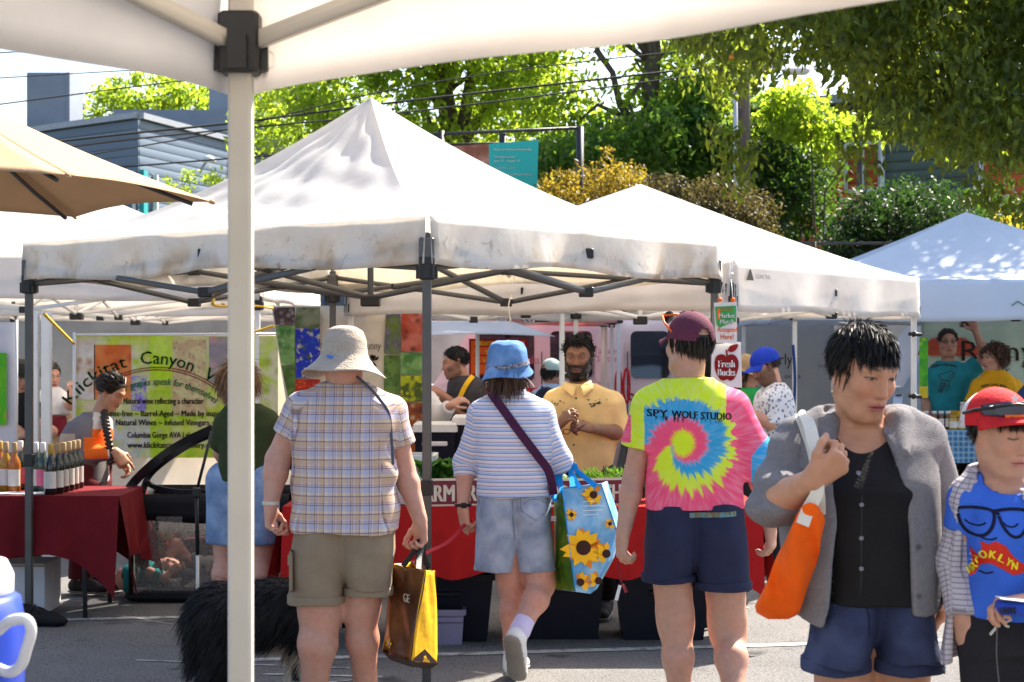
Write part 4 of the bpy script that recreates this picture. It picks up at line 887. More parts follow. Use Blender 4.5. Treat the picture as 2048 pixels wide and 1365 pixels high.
M_hair_bk = mat('black_hair', (.010, .008, .008), .5, .3, 40, spec=.28); M_hair_br = mat('brown_hair', (.075, .036, .018), .5, .3, 40, spec=.4); M_hair_lb = mat('light_brown_hair', (.22, .11, .05), .5, .3, 40, spec=.4); M_hair_db = mat('dark_brown_hair', (.022, .014, .010), .45, .3, 40, spec=.4)
M_blkcloth = plain('black_cloth', (.014, .013, .014)); M_shoe_w = plain('white_leather', (.72, .70, .66), .5, .1, 60); M_sole = plain('rubber_sole', (.30, .28, .24), .8, .2, 90); M_shoe_d = plain('dark_shoe', (.03, .03, .032), .6)
def face_cols(c, B, s, skin, lip=LIP, brow=(.03, .02, .015), **k): return lambda V: head_paint(V, c, B, s, skin, lip, brow, **k)
def simple_person(label, d, head, fwd, torso, arms, shirt, hs=1.0, skin=FAIR, legs=None, pants=None, pants_m=None, prof=False, ratio=.6, h=.011, face=None, group=None, neck=None, sleeve='short', gpat=False, shoes=True, gdd=0, lip=LIP, jaw=1.0, twr=.008, seed=1, hipw=.10):
    """a standing market-goer: joints are given where the photograph shows them, at distance d"""
    p = fp(d); f = V3(fwd); B = basis(f); c = p(*head); root = thing('person', label, 'person', (c[0], d, 0), group)
    fl = V3((f.x, f.y, 0)).normalized(); rt = fl.cross(V3((0, 0, 1))); T = torso_loft(d, torso, fl, ratio, prof)
    top = torso[0]; nb = p((top[1]+top[2])/2, top[0]+4) if neck is None else p(*neck); pr = head_prims(c, B, hs, neck=nb, nr=.052*hs, jaw=jaw); fine = [(*around(c, .15*hs), .0045 if d < 12.2 else .006)]; sl = []; sp = [T]
    for a in arms:
        sh, el, wr = p(*a['sh']), p(*a['el']), p(*a['wr']); sh = np.array((sh[0]+(nb[0]-sh[0])*.16, sh[1]+(nb[1]-sh[1])*.1, sh[2]-.028)); pr += arm_prims(sh, el, wr, a.get('r', (.050, .042, .043, .028)))
        hd = p(*a['hd'])-wr; pr += hand_prims(wr, hd, a.get('palm', (0, 1, 0)), a.get('side', 1), a.get('hs', .98), a.get('curl', (.5, .55, .6, .6))); fine.append((*around(wr+hd/np.linalg.norm(hd)*.08, .12), .005))
        e = a.get('sl', .75 if sleeve == 'short' else 2); g = a.get('fat', .014); R0, R1 = .052+g, .044+g
        if e <= 1: sl.append(cone(sh, lerp(sh, el, e), R0, R1+.006, .03, cap=True))
        else: sl += [cone(sh, el, R0, R1, .03), cone(el, lerp(el, wr, e-1), R1, R1-.012, .02, cap=True)]
        sp.append(cone(lerp(nb, sh, .3)-np.array((0, 0, .025)), sh, .048, R0, .05))
    hipc = p((torso[-1][1]+torso[-1][2])/2, torso[-1][0]); pm = []
    if legs is None: legs = [np.array((hipc[0], d, 0))+np.array(rt)*q*hipw for q in (-1, 1)]
    for q, an in zip((-1, 1), legs):
        an = np.array(an, float); an[2] = .09; hip = np.array((hipc[0], d, max(hipc[2]-.02, .8)))+np.array(rt)*q*.085; kn = lerp(hip, an, .5)+np.array(fl)*.02; pr += leg_prims(hip, kn, an, back=-np.array(fl), foot=an+np.array(fl)*.12-np.array((0, 0, .05)))
        pm += [cone(hip, lerp(hip, kn, .9), .115, .09, .03), cone(lerp(hip, kn, .85), an+np.array((0, 0, .02)), .088, .07, .03, cap=True)] if pants != 'shorts' else [cone(hip, lerp(hip, kn, .88), .12, .105, .03, cap=True)]
        if shoes: shoe(root, an, fl, M_shoe_d, M_sole)
    sk = np.array(skin); fc = face or {}
    body(root, pr, lambda V: head_paint(V, c, B, hs, skin, lip, fc.get('brow', (.03, .02, .015)), **{k: v for k, v in fc.items() if k != 'brow'}), h, fine)
    cut = [cone(nb-np.array((0, 0, .02)), c-np.array((0, 0, .05)), .058*hs, .07*hs, .006, 's')]
    G = garment('shirt', root, sp+sl+cut, shirt, h*.8, wrinkle(twr, seed), T, sl)
    hipw_ = (torso[-1][2]-torso[-1][1])/2*d/F; a_, b_ = (hipw_*1.35, hipw_) if prof else (hipw_, hipw_*.65)
    garment('trousers' if pants != 'shorts' else 'shorts', root, pm+[loft([(hipc[0], d, .72, a_*.96, b_), (hipc[0], d, hipc[2]+.02, a_*.95, b_*.95)], math.atan2(-fl.x, fl.y), .04)], pants_m or M_blkcloth, h, wrinkle(.006, seed+3))
    return dict(root=root, c=c, B=B, s=hs, shirt=G, p=p, fl=fl, T=T)
# ================================================================ the five people nearest the camera
def uvpat(fn):
    def pat(nt, tc):
        at = nt.nodes.new('ShaderNodeAttribute'); at.attribute_name = 'cloth'; sp = nt.nodes.new('ShaderNodeSeparateXYZ'); nt.links.new(at.outputs['Color'], sp.inputs[0]); return fn(nt, tc, sp.outputs[0], sp.outputs[1])
    return pat
def line(nt, u, per, c, w, soft=.25):
    """1 near u = c (mod per) within half width w"""
    a = nodes_math(nt, 'ADD', u, 50*per-c+per/2); a = nodes_math(nt, 'MODULO', a, per); a = nodes_math(nt, 'ABSOLUTE', nodes_math(nt, 'SUBTRACT', a, per/2)); r = nt.nodes.new('ShaderNodeMapRange'); r.inputs[1].default_value = w*(1+soft); r.inputs[2].default_value = w*(1-soft); nt.links.new(a, r.inputs[0]); return r.outputs[0]
def plaid(nt, tc, u, v):
    c = (.70, .69, .80); 
    for ax in (u, v):
        m = 1.0 if ax is u else .8
        for per, ce, w, col, k in ((.074, .0, .0105, (.60, .40, .24), .75), (.074, .037, .0115, (.42, .42, .56), .6), (.037, .0105, .0021, (.20, .13, .15), .95), (.074, .020, .0035, (.78, .58, .30), .6), (.074, -.018, .0028, (.45, .25, .24), .8)):
            c = nodes_mix(nt, nodes_math(nt, 'MULTIPLY', line(nt, ax, per, ce, w), k*m), c, col)
    return c
M_plaid = mat('plaid_cotton', pattern=uvpat(plaid), rough=.85, var=.05, bump=.15, bscale=150, spec=.15, trans=.15)
def stripes(nt, tc, u, v):
    c = (.74, .74, .80); c = nodes_mix(nt, line(nt, v, .034, .006, .0055), c, (.42, .54, .80)); c = nodes_mix(nt, line(nt, v, .017, .0, .0014), c, (.13, .11, .24)); c = nodes_mix(nt, nodes_math(nt, 'MULTIPLY', line(nt, v, .034, .022, .004), .5), c, (.70, .55, .58)); return c
M_stripe = mat('striped_jersey', pattern=uvpat(stripes), rough=.85, var=.04, bump=.15, bscale=160, spec=.15, trans=.12)
M_khaki = plain('khaki_cotton', (.27, .205, .14)); M_sunhat = plain('straw_knit', (.50, .42, .34), .9, .6, 120, .22, noise_col=(.36, .29, .23), sc_=30); MATS['straw_knit'].node_tree.nodes['Mapping'] if 'Mapping' in MATS['straw_knit'].node_tree.nodes else None
def denim(name, col, fade): return mat(name, col, .9, .16, 9, .35, 210, spec=.12, noise_col=fade)
M_ltden = denim('light_denim', (.25, .31, .42), (.36, .41, .50)); M_dkden = denim('dark_denim', (.035, .045, .10), (.05, .065, .13)); M_navy = plain('navy_twill', (.025, .028, .060)); M_hatden = denim('hat_denim', (.10, .22, .46), (.17, .31, .55)); M_stitch = plain('seam_thread', (.15, .18, .26), .9, 0)
# ---------------------------------------------------------------- person in sunhat and plaid shirt
d = 7.1; p = fp(d); root = thing('person', 'person seen from behind in straw sunhat, plaid shirt and khaki shorts carrying a brown bag', 'person', (PX(690, d), d, 0)); fl = np.array((.05, 1, 0.))
hc = p(690, 722); Bh = basis((.12, 1, -.18)); nb = p(685, 778)
shL, elL, wrL = p(604, 822, .02), p(556, 920, .03), p(541, 1010, -.02); shR, elR, wrR = p(782, 826, .02), p(806, 935, .06), p(840, 1040, .02)
pr = head_prims(hc, Bh, 1.0, neck=nb, nr=.062)+arm_prims(shL, elL, wrL, (.062, .052, .050, .030))+arm_prims(shR, elR, wrR, (.057, .047, .046, .031))
pr += hand_prims(wrL, (.004, .05, -.6), (.9, -.3, 0), -1, 1.02, (.55, .75, .95, 1.1), .25)+hand_prims(wrR, (.02, .10, -.6), (-.75, -.6, 0), 1, 1.02, (.75, .85, .9, .9), .2)
aL, aR = np.array((PX(640, d)-.03, d+.02, .09)), np.array((PX(712, d)+.03, d+.16, .09)); kL, kR = p(641, 1228, .02), p(722, 1222, .05)
pr += leg_prims(p(640, 1085), kL, aL, (.10, .090, .080, .046), (0, -1, 0), aL+np.array((0, .13, -.05)))+leg_prims(p(738, 1085), kR, aR, (.09, .074, .066, .043), (0, -1, 0), aR+np.array((0, .13, -.05)))
hb = [(*around(wrL+np.array((0, .02, -.08)), .12), .0045), (*around(wrR+np.array((0, .02, -.08)), .12), .0045), (*around(hc, .15), .006)]
def legcol(sk, seed=0):
    def f(V):
        n = np.sin(V[:, 0]*31+V[:, 2]*17)*np.sin(V[:, 2]*23+V[:, 1]*13); return np.array(sk)*(1+.05*n[:, None]*np.array((1, -.6, -1)))
    return f
body(root, pr, legcol(PINK), .0085, hb)
T = torso_loft(d, [(768, 640, 735, .085), (786, 610, 768, .10), (812, 590, 790, .125), (860, 586, 792, .145), (930, 585, 795, .155), (1000, 583, 797, .16), (1040, 582, 797, .165), (1062, 581, 798, .17)], fl)
sl = [cone(shL, lerp(shL, elL, .52), .074, .076, .03, cap=True), cone(shR, lerp(shR, elR, .58), .070, .072, .03, cap=True)]
def wrA(X, Y, Z): return wrinkle(.009, 4)(X, Y, Z)+.006*np.sin((X*.9+Z*.7)*34+3*np.sin(Z*6))*np.exp(-((X-PX(760, 7.1))/.13)**2-((Z-1.15)/.28)**2)
shirt = garment('shirt', root, [T, cone(nb-np.array((0, 0, .02)), shL, .055, .068, .05), cone(nb-np.array((0, 0, .02)), shR, .055, .066, .05)]+sl+[cone(nb+np.array((0, 0, .0)), hc, .066, .07, .006, 's')], M_plaid, .006, wrA, T, sl)
garment('collar', shirt, [cone(nb-np.array((0, 0, .012)), nb+np.array((0, .004, .022)), .078, .070, .01, cap=True), cone(nb-np.array((0, 0, .05)), hc, .066, .062, .004, 's')], M_plaid, .005, None, T)
hw, hd_ = p(688, 1050), .16
sp = shorts_prims(d, (1048, 590, 789), (1150, 690), (1196, 577, 686), (1180, 695, 784), .138, .116, over=.26)
V, Q = sdf(sp, .0065, None, wrinkle(.009, 9)); shorts = mesh_obj('shorts', V, Q, M_khaki, root)
for k0, k1, r in ((p(633.5, 1188), p(633.5, 1206), .121), (p(737, 1173), p(737, 1190), .105)): 
    V, Q = sdf([cone(k0-np.array((0, 0, 0.0)), k1, r, r, .004, cap=True), plane(k0, (k0-k1))], .006, None, wrinkle(.004, 11)); mesh_obj('rolled_cuff', V, Q, M_khaki, shorts)
pk = MB(); pk.box(p(588, 1140, -.05)+np.array((-.006, 0, 0)), (.014, .13, .17), bev=.006); pk.box(p(588, 1117, -.05)+np.array((-.012, 0, 0)), (.012, .135, .05), bev=.004); pk.build('cargo_pocket', M_khaki, shorts)
V, Q = sdf([cone(wrL+np.array((0, 0, .012)), wrL+np.array((0, 0, .0)), .035, .035, .001, cap=True), plane(wrL+np.array((0, 0, .016)), (0, 0, 1))], .004); mesh_obj('wristband', V, Q, plain('cream_band', (.6, .55, .45)), root)
def wobA(a, v): 
    e = max(0, (v-.55)/.45); return .028*e*abs(math.sin(a))**2, e*(-.034*abs(math.sin(a-.2))**2+.022*math.cos(a)*0+.012*math.sin(3*a+1)+ .016*math.cos(a))
hat = hat_shell('sunhat', root, hc, basis((.12, 1, -.12)), [(.002, .139, -.016), (.05, .136, -.016), (.080, .120, -.016), (.096, .085, -.016), (.101, .045, -.016), (.104, .018, -.016), (.120, -.004, -.016), (.142, -.022, -.016), (.162, -.036, -.016)], M_sunhat, wobA, 64)
MB().box(p(660, 714, -.128), (.028, .003, .012), Matrix.Rotation(.25, 3, 'Y')).build('blue_tag', plain('blue_tag', (.08, .20, .6)), hat)
strap = [p(712, 752, -.055), p(735, 772, -.075), p(760, 800, -.085), p(778, 830, -.09), p(783, 880, -.10), p(786, 930, -.12)]
ribbon_path(smooth_path(strap), .012, (0, -1, .2)).build('neck_strap', plain('grey_strap', (.09, .10, .12)), root)
for a, f_ in ((aL, 0), (aR, 0)): shoe(root, a, (0, 1, 0), M_shoe_w, M_sole)
RA = root; handA = wrR+np.array((.0, .02, -.10))
# ---------------------------------------------------------------- person in denim hat and striped top
d = 8.06; p = fp(d); root = thing('person', 'person seen from behind mid-stride in blue denim hat, striped top and pale denim shorts', 'person', (PX(1030, d), d, 0))
hc = p(1016, 738); Bh = basis((.2, 1, -.1)); nb = p(1014, 790)
shL, elL, wrL = p(962, 830, .02), p(932, 925, .04), p(926, 1012, -.02); shR, elR, wrR = p(1082, 830, .02), p(1118, 922, .0), p(1106, 938, .26)
pr = head_prims(hc, Bh, .98, neck=nb)+arm_prims(shL, elL, wrL, (.052, .044, .042, .027))+arm_prims(shR, elR, wrR, (.052, .044, .042, .028))
pr += hand_prims(wrL, (.06, .05, -.6), (.75, .5, 0), -1, .95, (.25, .5, .75, .85), .5)+hand_prims(wrR, (-.3, .6, .05), (-.6, -.3, -.6), 1, .95, (.8, .9, 1, 1), .3)
k1, a1 = p(1022, 1178, .03), p(1026, 1283, .07); a1[2] = .10
k2, a2 = p(1082, 1172, -.02), p(1040, 1262, -.20)
pr += leg_prims(p(1003, 1040), k1, a1, (.08, .058, .056, .038), (0, -1, 0), a1+np.array((.02, .12, -.05)))+leg_prims(p(1060, 1040), k2, a2, (.08, .064, .060, .038), (.3, -.7, .2))
body(root, pr, legcol(PINK, 2), .0085, [(*around(wrL+np.array((.01, .0, -.08)), .11), .0045), (*around(wrR+np.array((-.03, .05, 0)), .12), .005), (*around(hc, .15), .006)])
T = torso_loft(d, [(782, 985, 1048, .075), (798, 962, 1078, .09), (820, 950, 1092, .11), (870, 950, 1098, .125), (930, 953, 1098, .13), (975, 951, 1102, .14), (992, 950, 1104, .145)], (0, 1, 0))
sl = [cone(shL, elL, .062, .058, .03), cone(elL, lerp(elL, wrL, .36), .058, .055, .02, cap=True)]; sR = [cone(shR, elR, .062, .060, .03), cone(elR, lerp(elR, wrR, .55), .060, .052, .02, cap=True)]
shirt = garment('striped_top', root, [T, cone(nb-np.array((0, 0, .03)), shL, .05, .058, .05), cone(nb-np.array((0, 0, .03)), shR, .05, .058, .05)]+sl+sR+[cone(nb, hc, .058, .06, .006, 's')], M_stripe, .006, wrinkle(.009, 14), T, sl+sR)
hwc = p(1026, 970)
V, Q = sdf(shorts_prims(d, (966, 957, 1095), (1085, 1032), (1141, 947, 1026), (1142, 1038, 1114), .120, .098, over=.26), .0062, None, wrinkle(.010, 19)); shorts = mesh_obj('denim_shorts', V, Q, M_ltden, root)
mb = MB(); po = [(1040, 975), (1098, 972), (1101, 1018), (1072, 1042), (1042, 1022)]
for i in range(5): mb.tube([p(*po[i], -.13), p(*po[(i+1) % 5], -.13)], .0022, 4)
mb.tube([p(1046, 1010, -.13), p(1060, 1000, -.13), p(1078, 1000, -.13), p(1096, 1010, -.13)], .0018, 4); refine(mb)
decal(mb, shorts, (0, 1, 0), .0025).build('pocket_stitching', M_stitch, shorts)
mb = MB(); mb.tube([p(1024, 985, -.13), p(1026, 1040, -.13), p(1033, 1110, -.13)], .0022, 4); mb.tube([p(952, 992, -.13), p(962, 1022, -.13), p(964, 1040, -.13), p(956, 1030, -.13)], .0018, 4); refine(mb); decal(mb, shorts, (0, 1, 0), .0025).build('seam', M_stitch, shorts)
mb = MB(); mb.box(p(1081, 986, -.13), (.014, .002, .006)); decal(mb, shorts, (0, 1, 0), .003).build('red_tab', plain('red_tab', (.6, .08, .04)), shorts)
sock = plain('lilac_sock', (.62, .55, .74)); V, Q = sdf([cone(lerp(k2, a2, .66), a2, .046, .050, .01)], .006); mesh_obj('sock', V, Q, sock, root)
V, Q = sdf([cone(lerp(k1, a1, .86), a1, .043, .046, .01)], .006); mesh_obj('sock', V, Q, sock, root)
sh1 = shoe(root, a1, (.25, 1, 0), M_shoe_w, M_sole, L=.265)
sh2 = shoe(root, a2+np.array((-.012, -.01, -.03)), (.10, .62, -.80), M_shoe_w, M_sole, up=(.30, .78, .6), L=.27, w=.046)
def wobB(a, v):
    e = max(0, (v-.62)/.38); return .008*e*math.sin(2*a), e*(-.016*math.sin(a)**2+.010*math.sin(2*a+.5)+.02*math.sin(a+.6))+(.004*math.sin(5*a+2)*v*(1-v)*4)
hat = hat_shell('denim_hat', root, hc, basis((.2, 1, .05)), [(.002, .130, -.015), (.055, .128, -.015), (.082, .116, -.015), (.097, .09, -.015), (.102, .05, -.015), (.105, .022, -.015), (.113, -.004, -.015), (.128, -.026, -.015)], M_hatden, wobB, 56)
def wob0(a, v): return .0025, wobB(a, .62)[1]+.004*math.sin(5*a+2)*.9
hat_shell('hat_band', hat, hc, basis((.2, 1, .05)), [(.1055, .030, -.015), (.1095, .010, -.015)], plain('dotted_band', (.06, .08, .14), noise_col=(.30, .30, .33), sc_=130), lambda a, v: (.003, .014*math.sin(a+.6)), 56)
hair_obj('hair', root, hc, Bh, .98, M_hair_br, 1500, .13, lambda x, y, z: (z < .02) & (y < .03) & (z > -.075), lambda L: np.stack([L[:, 0]*3, -.2+0*L[:, 1], -1+0*L[:, 0]], 1), .005, 1.0, 3, [((0, -.01, -.0), (0, 1, 0)), ((0, 0, .03), (0, 0, 1))], curl=.25)
st = [p(982, 786, -.09), p(1005, 818, -.115), p(1040, 866, -.135), p(1075, 912, -.135), p(1098, 945, -.12), p(1107, 990, -.09)]
mb = ribbon_path(smooth_path(st, 8), .040, (0, -1, .1)); mb.build('bag_strap', plain('plum_webbing', (.055, .012, .045), .6), root)
wt = MB().tube([wrL+np.array((0.034*math.cos(a), .026*math.sin(a), .004)) for a in np.linspace(0, 6.283, 18)], .008, 6); wt.box(wrL+np.array((.004, -.030, .004)), (.026, .010, .026), bev=.003); wt.build('wristwatch', plain('black_watch', (.02, .02, .02), .35, 0), root)
RB = root; wrBL = wrL; handBR = wrR
# ---------------------------------------------------------------- person in tie-dye shirt
d = 6.8; p = fp(d); root = thing('person', 'person seen from behind in plum cap and neon tie-dye shirt with navy shorts', 'person', (PX(1395, d), d, 0))
hc = p(1378, 690); fwC = (-.55, .85, .02); Bh = basis(fwC); nb = p(1376, 775)
shL, elL, wrL = p(1296, 815, .0), p(1268, 955, .02), p(1246, 1068, -.04); shR, elR, wrR = p(1462, 815, .02), p(1512, 925, .02), p(1540, 1052, .04)
pr = head_prims(hc, Bh, 1.0, neck=nb, nr=.054)+arm_prims(shL, elL, wrL, (.050, .043, .043, .028))+arm_prims(shR, elR, wrR, (.050, .043, .042, .028))
pr += hand_prims(wrL, (-.05, -.02, -.6), (.9, .35, 0), -1, .95, (.6, .75, .85, .95), .15, tcurl=.7)+hand_prims(wrR, (.05, .05, -.6), (-.8, .4, 0), 1, .95, (.5, .6, .7, .7), .2)
aL, aR = np.array((PX(1368, d)-.01, d+.02, .09)), np.array((PX(1432, d)+.06, d-.16, .17)); kL, kR = p(1352, 1255, .04), p(1456, 1270, .06)
pr += leg_prims(p(1338, 1075), kL, aL, (.088, .070, .060, .037), (0, -1, 0), aL+np.array((0, .12, -.05)))+leg_prims(p(1445, 1075), kR, aR, (.095, .072, .062, .038), (0, -1, .1), aR+np.array((0, .10, -.08)))
body(root, pr, legcol(FAIR, 3), .0085, [(*around(wrL+np.array((0, 0, -.08)), .115), .0045), (*around(wrR+np.array((0, 0, -.08)), .115), .005), (*around(hc, .15), .005)])
T = torso_loft(d, [(758, 1328, 1424, .075), (774, 1300, 1452, .09), (796, 1284, 1474, .108), (850, 1284, 1478, .128), (920, 1294, 1480, .13), (980, 1290, 1484, .135), (1016, 1290, 1488, .14)], (0, 1, 0))
sl = [cone(shL, lerp(shL, elL, .56), .066, .078, .03, cap=True), cone(shR, elR, .070, .088, .03), cone(lerp(shR, elR, .9), lerp(elR, wrR, .14), .084, .086, .03, cap=True)]
NEON, HPINK, CYAN, ORNG = np.array((.72, .90, .035)), np.array((.95, .10, .22)), np.array((.035, .38, .70)), np.array((.98, .40, .10))
def tiedye(V):
    sx = V[:, 0]/V[:, 1]*F+CX; sy = HY-(V[:, 2]-EYE)/V[:, 1]*F; dx, dy = sx-1364, sy-890; r = np.hypot(dx, dy)+1e-3; th = np.arctan2(dy, dx)          # clockwise from east
    rs = np.random.default_rng(2); jit = sum(a*np.sin(th*k+q) for a, k, q in zip(rs.uniform(.02, .06, 14), rs.integers(9, 70, 14), rs.uniform(0, 6, 14)))
    fine = sum(np.sin(th*k+q+r*.02) for k, q in zip((61, 97, 143), (1, 3, 5)))/3
    ph = (th+np.pi) % (2*np.pi); an = np.radians([0, 45, 90, 135, 180, 225, 270, 315, 345, 360]); J = 1+jit*.55
    b1, b2, b3, b4 = (np.interp(ph, an, q)*J for q in ([20, 26, 30, 28, 25, 24, 24, 22, 20, 20], [66, 60, 55, 54, 52, 44, 34, 23, 20, 20], [112, 108, 100, 95, 90, 76, 58, 26, 21, 20], [190, 190, 170, 140, 116, 104, 94, 76, 40, 22]))
    base = np.where((r < b1)[:, None], NEON, np.where((r < b2)[:, None], HPINK, np.where((r < b3)[:, None], CYAN, np.where((r < b4)[:, None], NEON, HPINK)))).astype(float)
    for bb_, mixc in ((b1, ORNG), (b2, (HPINK+CYAN)/2+.1), (b3, (CYAN+NEON)/2), (b4, ORNG)):
        m = np.exp(-((r-bb_)/3.2)**2)[:, None]*.75; base = base*(1-m)+mixc*m
    top = (sy < 800+20*jit*6) & (r > 90) & (dx < 95); base[top] = NEON
    far = (r > 106*(1+jit*.8)) & (dx > 88); base[far] = HPINK
    lf = (sx < 1288) & (sy < 905); base[lf] = NEON; 
    pk = (sx < 1262) & (sy > 830) & (sy < 885); base[pk] = HPINK
    rt_ = sx > 1478+8*np.sin(sy*.2); base[rt_] = HPINK; cy = (sx > 1502) & (sy > 880+(1530-sx)*1.2); base[cy] = CYAN*1.1
    fade = (.5+.5*fine)*np.clip((r-30)/90, 0, 1); w = np.clip((base-.04)*0+1, 0, 1); base = base+(np.array((.95, .75, .80))-base)*(.30*fade*np.clip(np.sin(r*.11+jit*20)*.5+.5, 0, 1))[:, None]
    return {'col': np.clip(base, 0, 1)}
M_tie = mat('tie_dye_cotton', attr='col', rough=.85, var=.04, scale=20, bump=.12, bscale=160, spec=.12, trans=.18)
shirt = garment('tie_dye_shirt', root, [T, cone(nb-np.array((0, 0, .02)), shL, .05, .060, .05), cone(nb-np.array((0, 0, .02)), shR, .05, .062, .05)]+sl+[cone(nb, hc, .060, .06, .006, 's')], M_tie, .0048, wrinkle(.008, 24), attrs=tiedye)
mb = MB(); k = d/F
def drip(u, v): return u, v+ (1.2*k*math.sin(u*90) if v < 3*k else 0)
for s_, x0, w0 in (('SPY', 1316, 40), ('WOLF', 1370, 50), ('STUDIO', 1434, 62)):
    text_mb(mb, s_, p(x0, 834+(x0-1316)*.05, -.13), (1, 0, -.04), (0, 0, 1), 20*k, w0*k, 0, bold=.7*k)
rd = random.Random(4)
for i in range(34):
    x = rd.uniform(1298, 1466); y0 = 833+(x-1316)*.05; 
    if 1337 < x < 1346 or 1396 < x < 1402: continue
    L_ = rd.uniform(3, 10); q = p(x, y0, -.13); mb.add([q+np.array((-.7*k, 0, 0)), q+np.array((.7*k, 0, 0)), q+np.array((.4*k, 0, -L_*k)), q+np.array((-.4*k, 0, -L_*k))], [[0, 1, 2, 3]])
refine(mb, 1); decal(mb, shirt, (0, 1, 0), .0025).build('dripping_lettering', plain('black_print', (.012, .012, .014), .8, 0), shirt)
V, Q = sdf(shorts_prims(d, (1006, 1296, 1487), (1122, 1388), (1154, 1288, 1383), (1168, 1396, 1500), .135, .116, over=.26), .0062, None, wrinkle(.008, 29)); shorts = mesh_obj('navy_shorts', V, Q, M_navy, root)
for k0, k1, r in ((p(1338, 1146), p(1338, 1163), .112), (p(1445, 1160), p(1445, 1178), .1185)):
    V, Q = sdf([cone(k0, k1, r, r, .004, cap=True), plane(k0, (k0-k1))], .006, None, wrinkle(.004, 31)); mesh_obj('rolled_cuff', V, Q, M_navy, shorts)
mb = MB(); mb.box(p(1426, 1030, -.13), (.186, .002, .020), Matrix.Rotation(-.03, 3, 'Y')); refine(mb, 3); decal(mb, shorts, (0, 1, 0), .004).build('woven_belt', plain('woven_belt', (.22, .15, .06), noise_col=(.10, .25, .28), sc_=60), shorts)
M_plum = plain('plum_cotton', (.12, .030, .055)); cp = cap_hat(root, hc, basis((-.42, .90, .10)), 1.02, M_plum, M_plum, arch=True)
M_orp = plain('orange_plastic_frame', (.85, .16, .02), .4, 0)
gl = MB(); Bc = basis((-.42, .90, .10)); gg = lambda x, y, z: hc+Bc @ np.array((x, y, z))
for q in (-1, 1): gl.tube([gg(q*.088, -.01, .052), gg(q*.090, .05, .085), gg(q*.074, .095, .108)], .0045, 6)
gl.tube([gg(-.074, .095, .108), gg(0, .118, .112), gg(.074, .095, .108)], .005, 6)
sg_ = gl.build('sunglasses', M_orp, root)
for q in (-1, 1): MB().lathe([(.001, .002), (.028, .0015), (.028, -.0015), (.001, -.002)], gg(q*.037, .112, .100), 14, axis=Bc @ np.array((q*.2, .9, .3))).build('lens', plain('dark_lens', (.02, .02, .02), .1, 0), sg_)
hair_obj('hair', root, hc, Bh, 1.0, M_hair_db, 1800, .042, lambda x, y, z: (z < .035) & (y < .035) & (z > -.055), lambda L: np.stack([L[:, 0]*0, -.1+0*L[:, 1], -1+0*L[:, 0]], 1), .0045, .6, 3, [((0, .005, .0), (0, 1, 0)), ((0, 0, .04), (0, 0, 1)), ((0, 0, -.045), (0, -.2, -1))], curl=.12, liftn=-.05, jit=.12)
for a in (aL, aR): shoe(root, a, (0, 1, -.2 if a is aR else 0), M_shoe_w, M_sole)
RC = root; wrCL = wrL
tk = thing('paper_ticket', 'dark red tag and white ticket dangling from the hand beside the red table', 'ticket', tuple(p(1236, 1150)))
ribbon_path([p(1237, 1128, -.02), p(1240, 1150, -.02), p(1243, 1166, -.02)], .007, (0, -1, 0), .001).build('string', plain('maroon_ribbon', (.22, .02, .03)), tk)
quad(MB(), [p(1229, 1200, -.02), p(1236, 1202, -.02), p(1243, 1172, -.03), p(1237, 1170, -.03)], .001).build('white_ticket', M_white, tk); quad(MB(), [p(1243, 1168, -.02), p(1248, 1168, -.01), p(1256, 1184, -.01), p(1250, 1187, -.02)], .001).build('red_tag', MATS['maroon_ribbon'], tk)
# ---------------------------------------------------------------- woman in grey cardigan
d = 4.1; p = fp(d); root = thing('person', 'woman facing the camera in grey cardigan and black shirt with orange tote, glancing aside', 'person', (PX(1735, d), d, 0))
hc = p(1726, 741); fw = (.40, -.88, -.40); Bh = basis(fw, (.04, 0, 1)); nb = p(1728, 880, .06); hs = .93
shL, elL, wrL = p(1592, 876, .05), p(1546, 1008, -.05), p(1622, 962, -.20)       # her right arm, hand at the strap
shR, elR, wrR = p(1850, 875, .06), p(1884, 1020, .08), p(1884, 1165, .02)
pr = head_prims(hc, Bh, hs, neck=nb, nr=.050, wide=.95, jaw=.90)+arm_prims(shL, elL, wrL, (.045, .040, .041, .027))+arm_prims(shR, elR, wrR, (.045, .040, .040, .026))
pr += [loft([(nb[0], d+.04, p(0, 1000)[2], .15, .092), (nb[0], d+.045, p(0, 900)[2], .15, .085), (nb[0], d+.055, p(0, 862)[2], .075, .055)], math.pi, .03), cone(p(1630, 874, .06), p(1810, 876, .06), .032, .032, .05)]
pr += hand_prims(wrL, (.035, -.012, .026), (-.2, .75, .35), 1, .90, (1.0, 1.05, 1.1, 1.1), .25, spread=.05, tcurl=.6)+hand_prims(wrR, (.0, -.02, -.6), (-.9, .2, 0), -1, .90, (.6, .7, .8, .9), .2)
k1, k2 = p(1685, 1480, .05), p(1803, 1470, .09); a1, a2 = np.array((PX(1690, d), d+.03, .09)), np.array((PX(1805, d), d+.14, .09))
pr += leg_prims(p(1688, 1250, .04), k1, a1, (.076, .064, .058, .037), (0, 1, 0), a1+np.array((0, -.12, -.05)))+leg_prims(p(1802, 1250, .04), k2, a2, (.076, .064, .058, .037), (0, 1, 0), a2+np.array((0, -.12, -.05)))
hb = [(*around(hc, .152), .0027), (*around(wrL+np.array((.05, -.015, .035)), .10), .0035), (*around(wrR+np.array((0, 0, -.08)), .10), .0045)]
body(root, pr, lambda V: head_paint(V, hc, Bh, hs, EAST, (.36, .10, .085), (.06, .035, .03), eyes='squint', blush=.9), .008, hb)
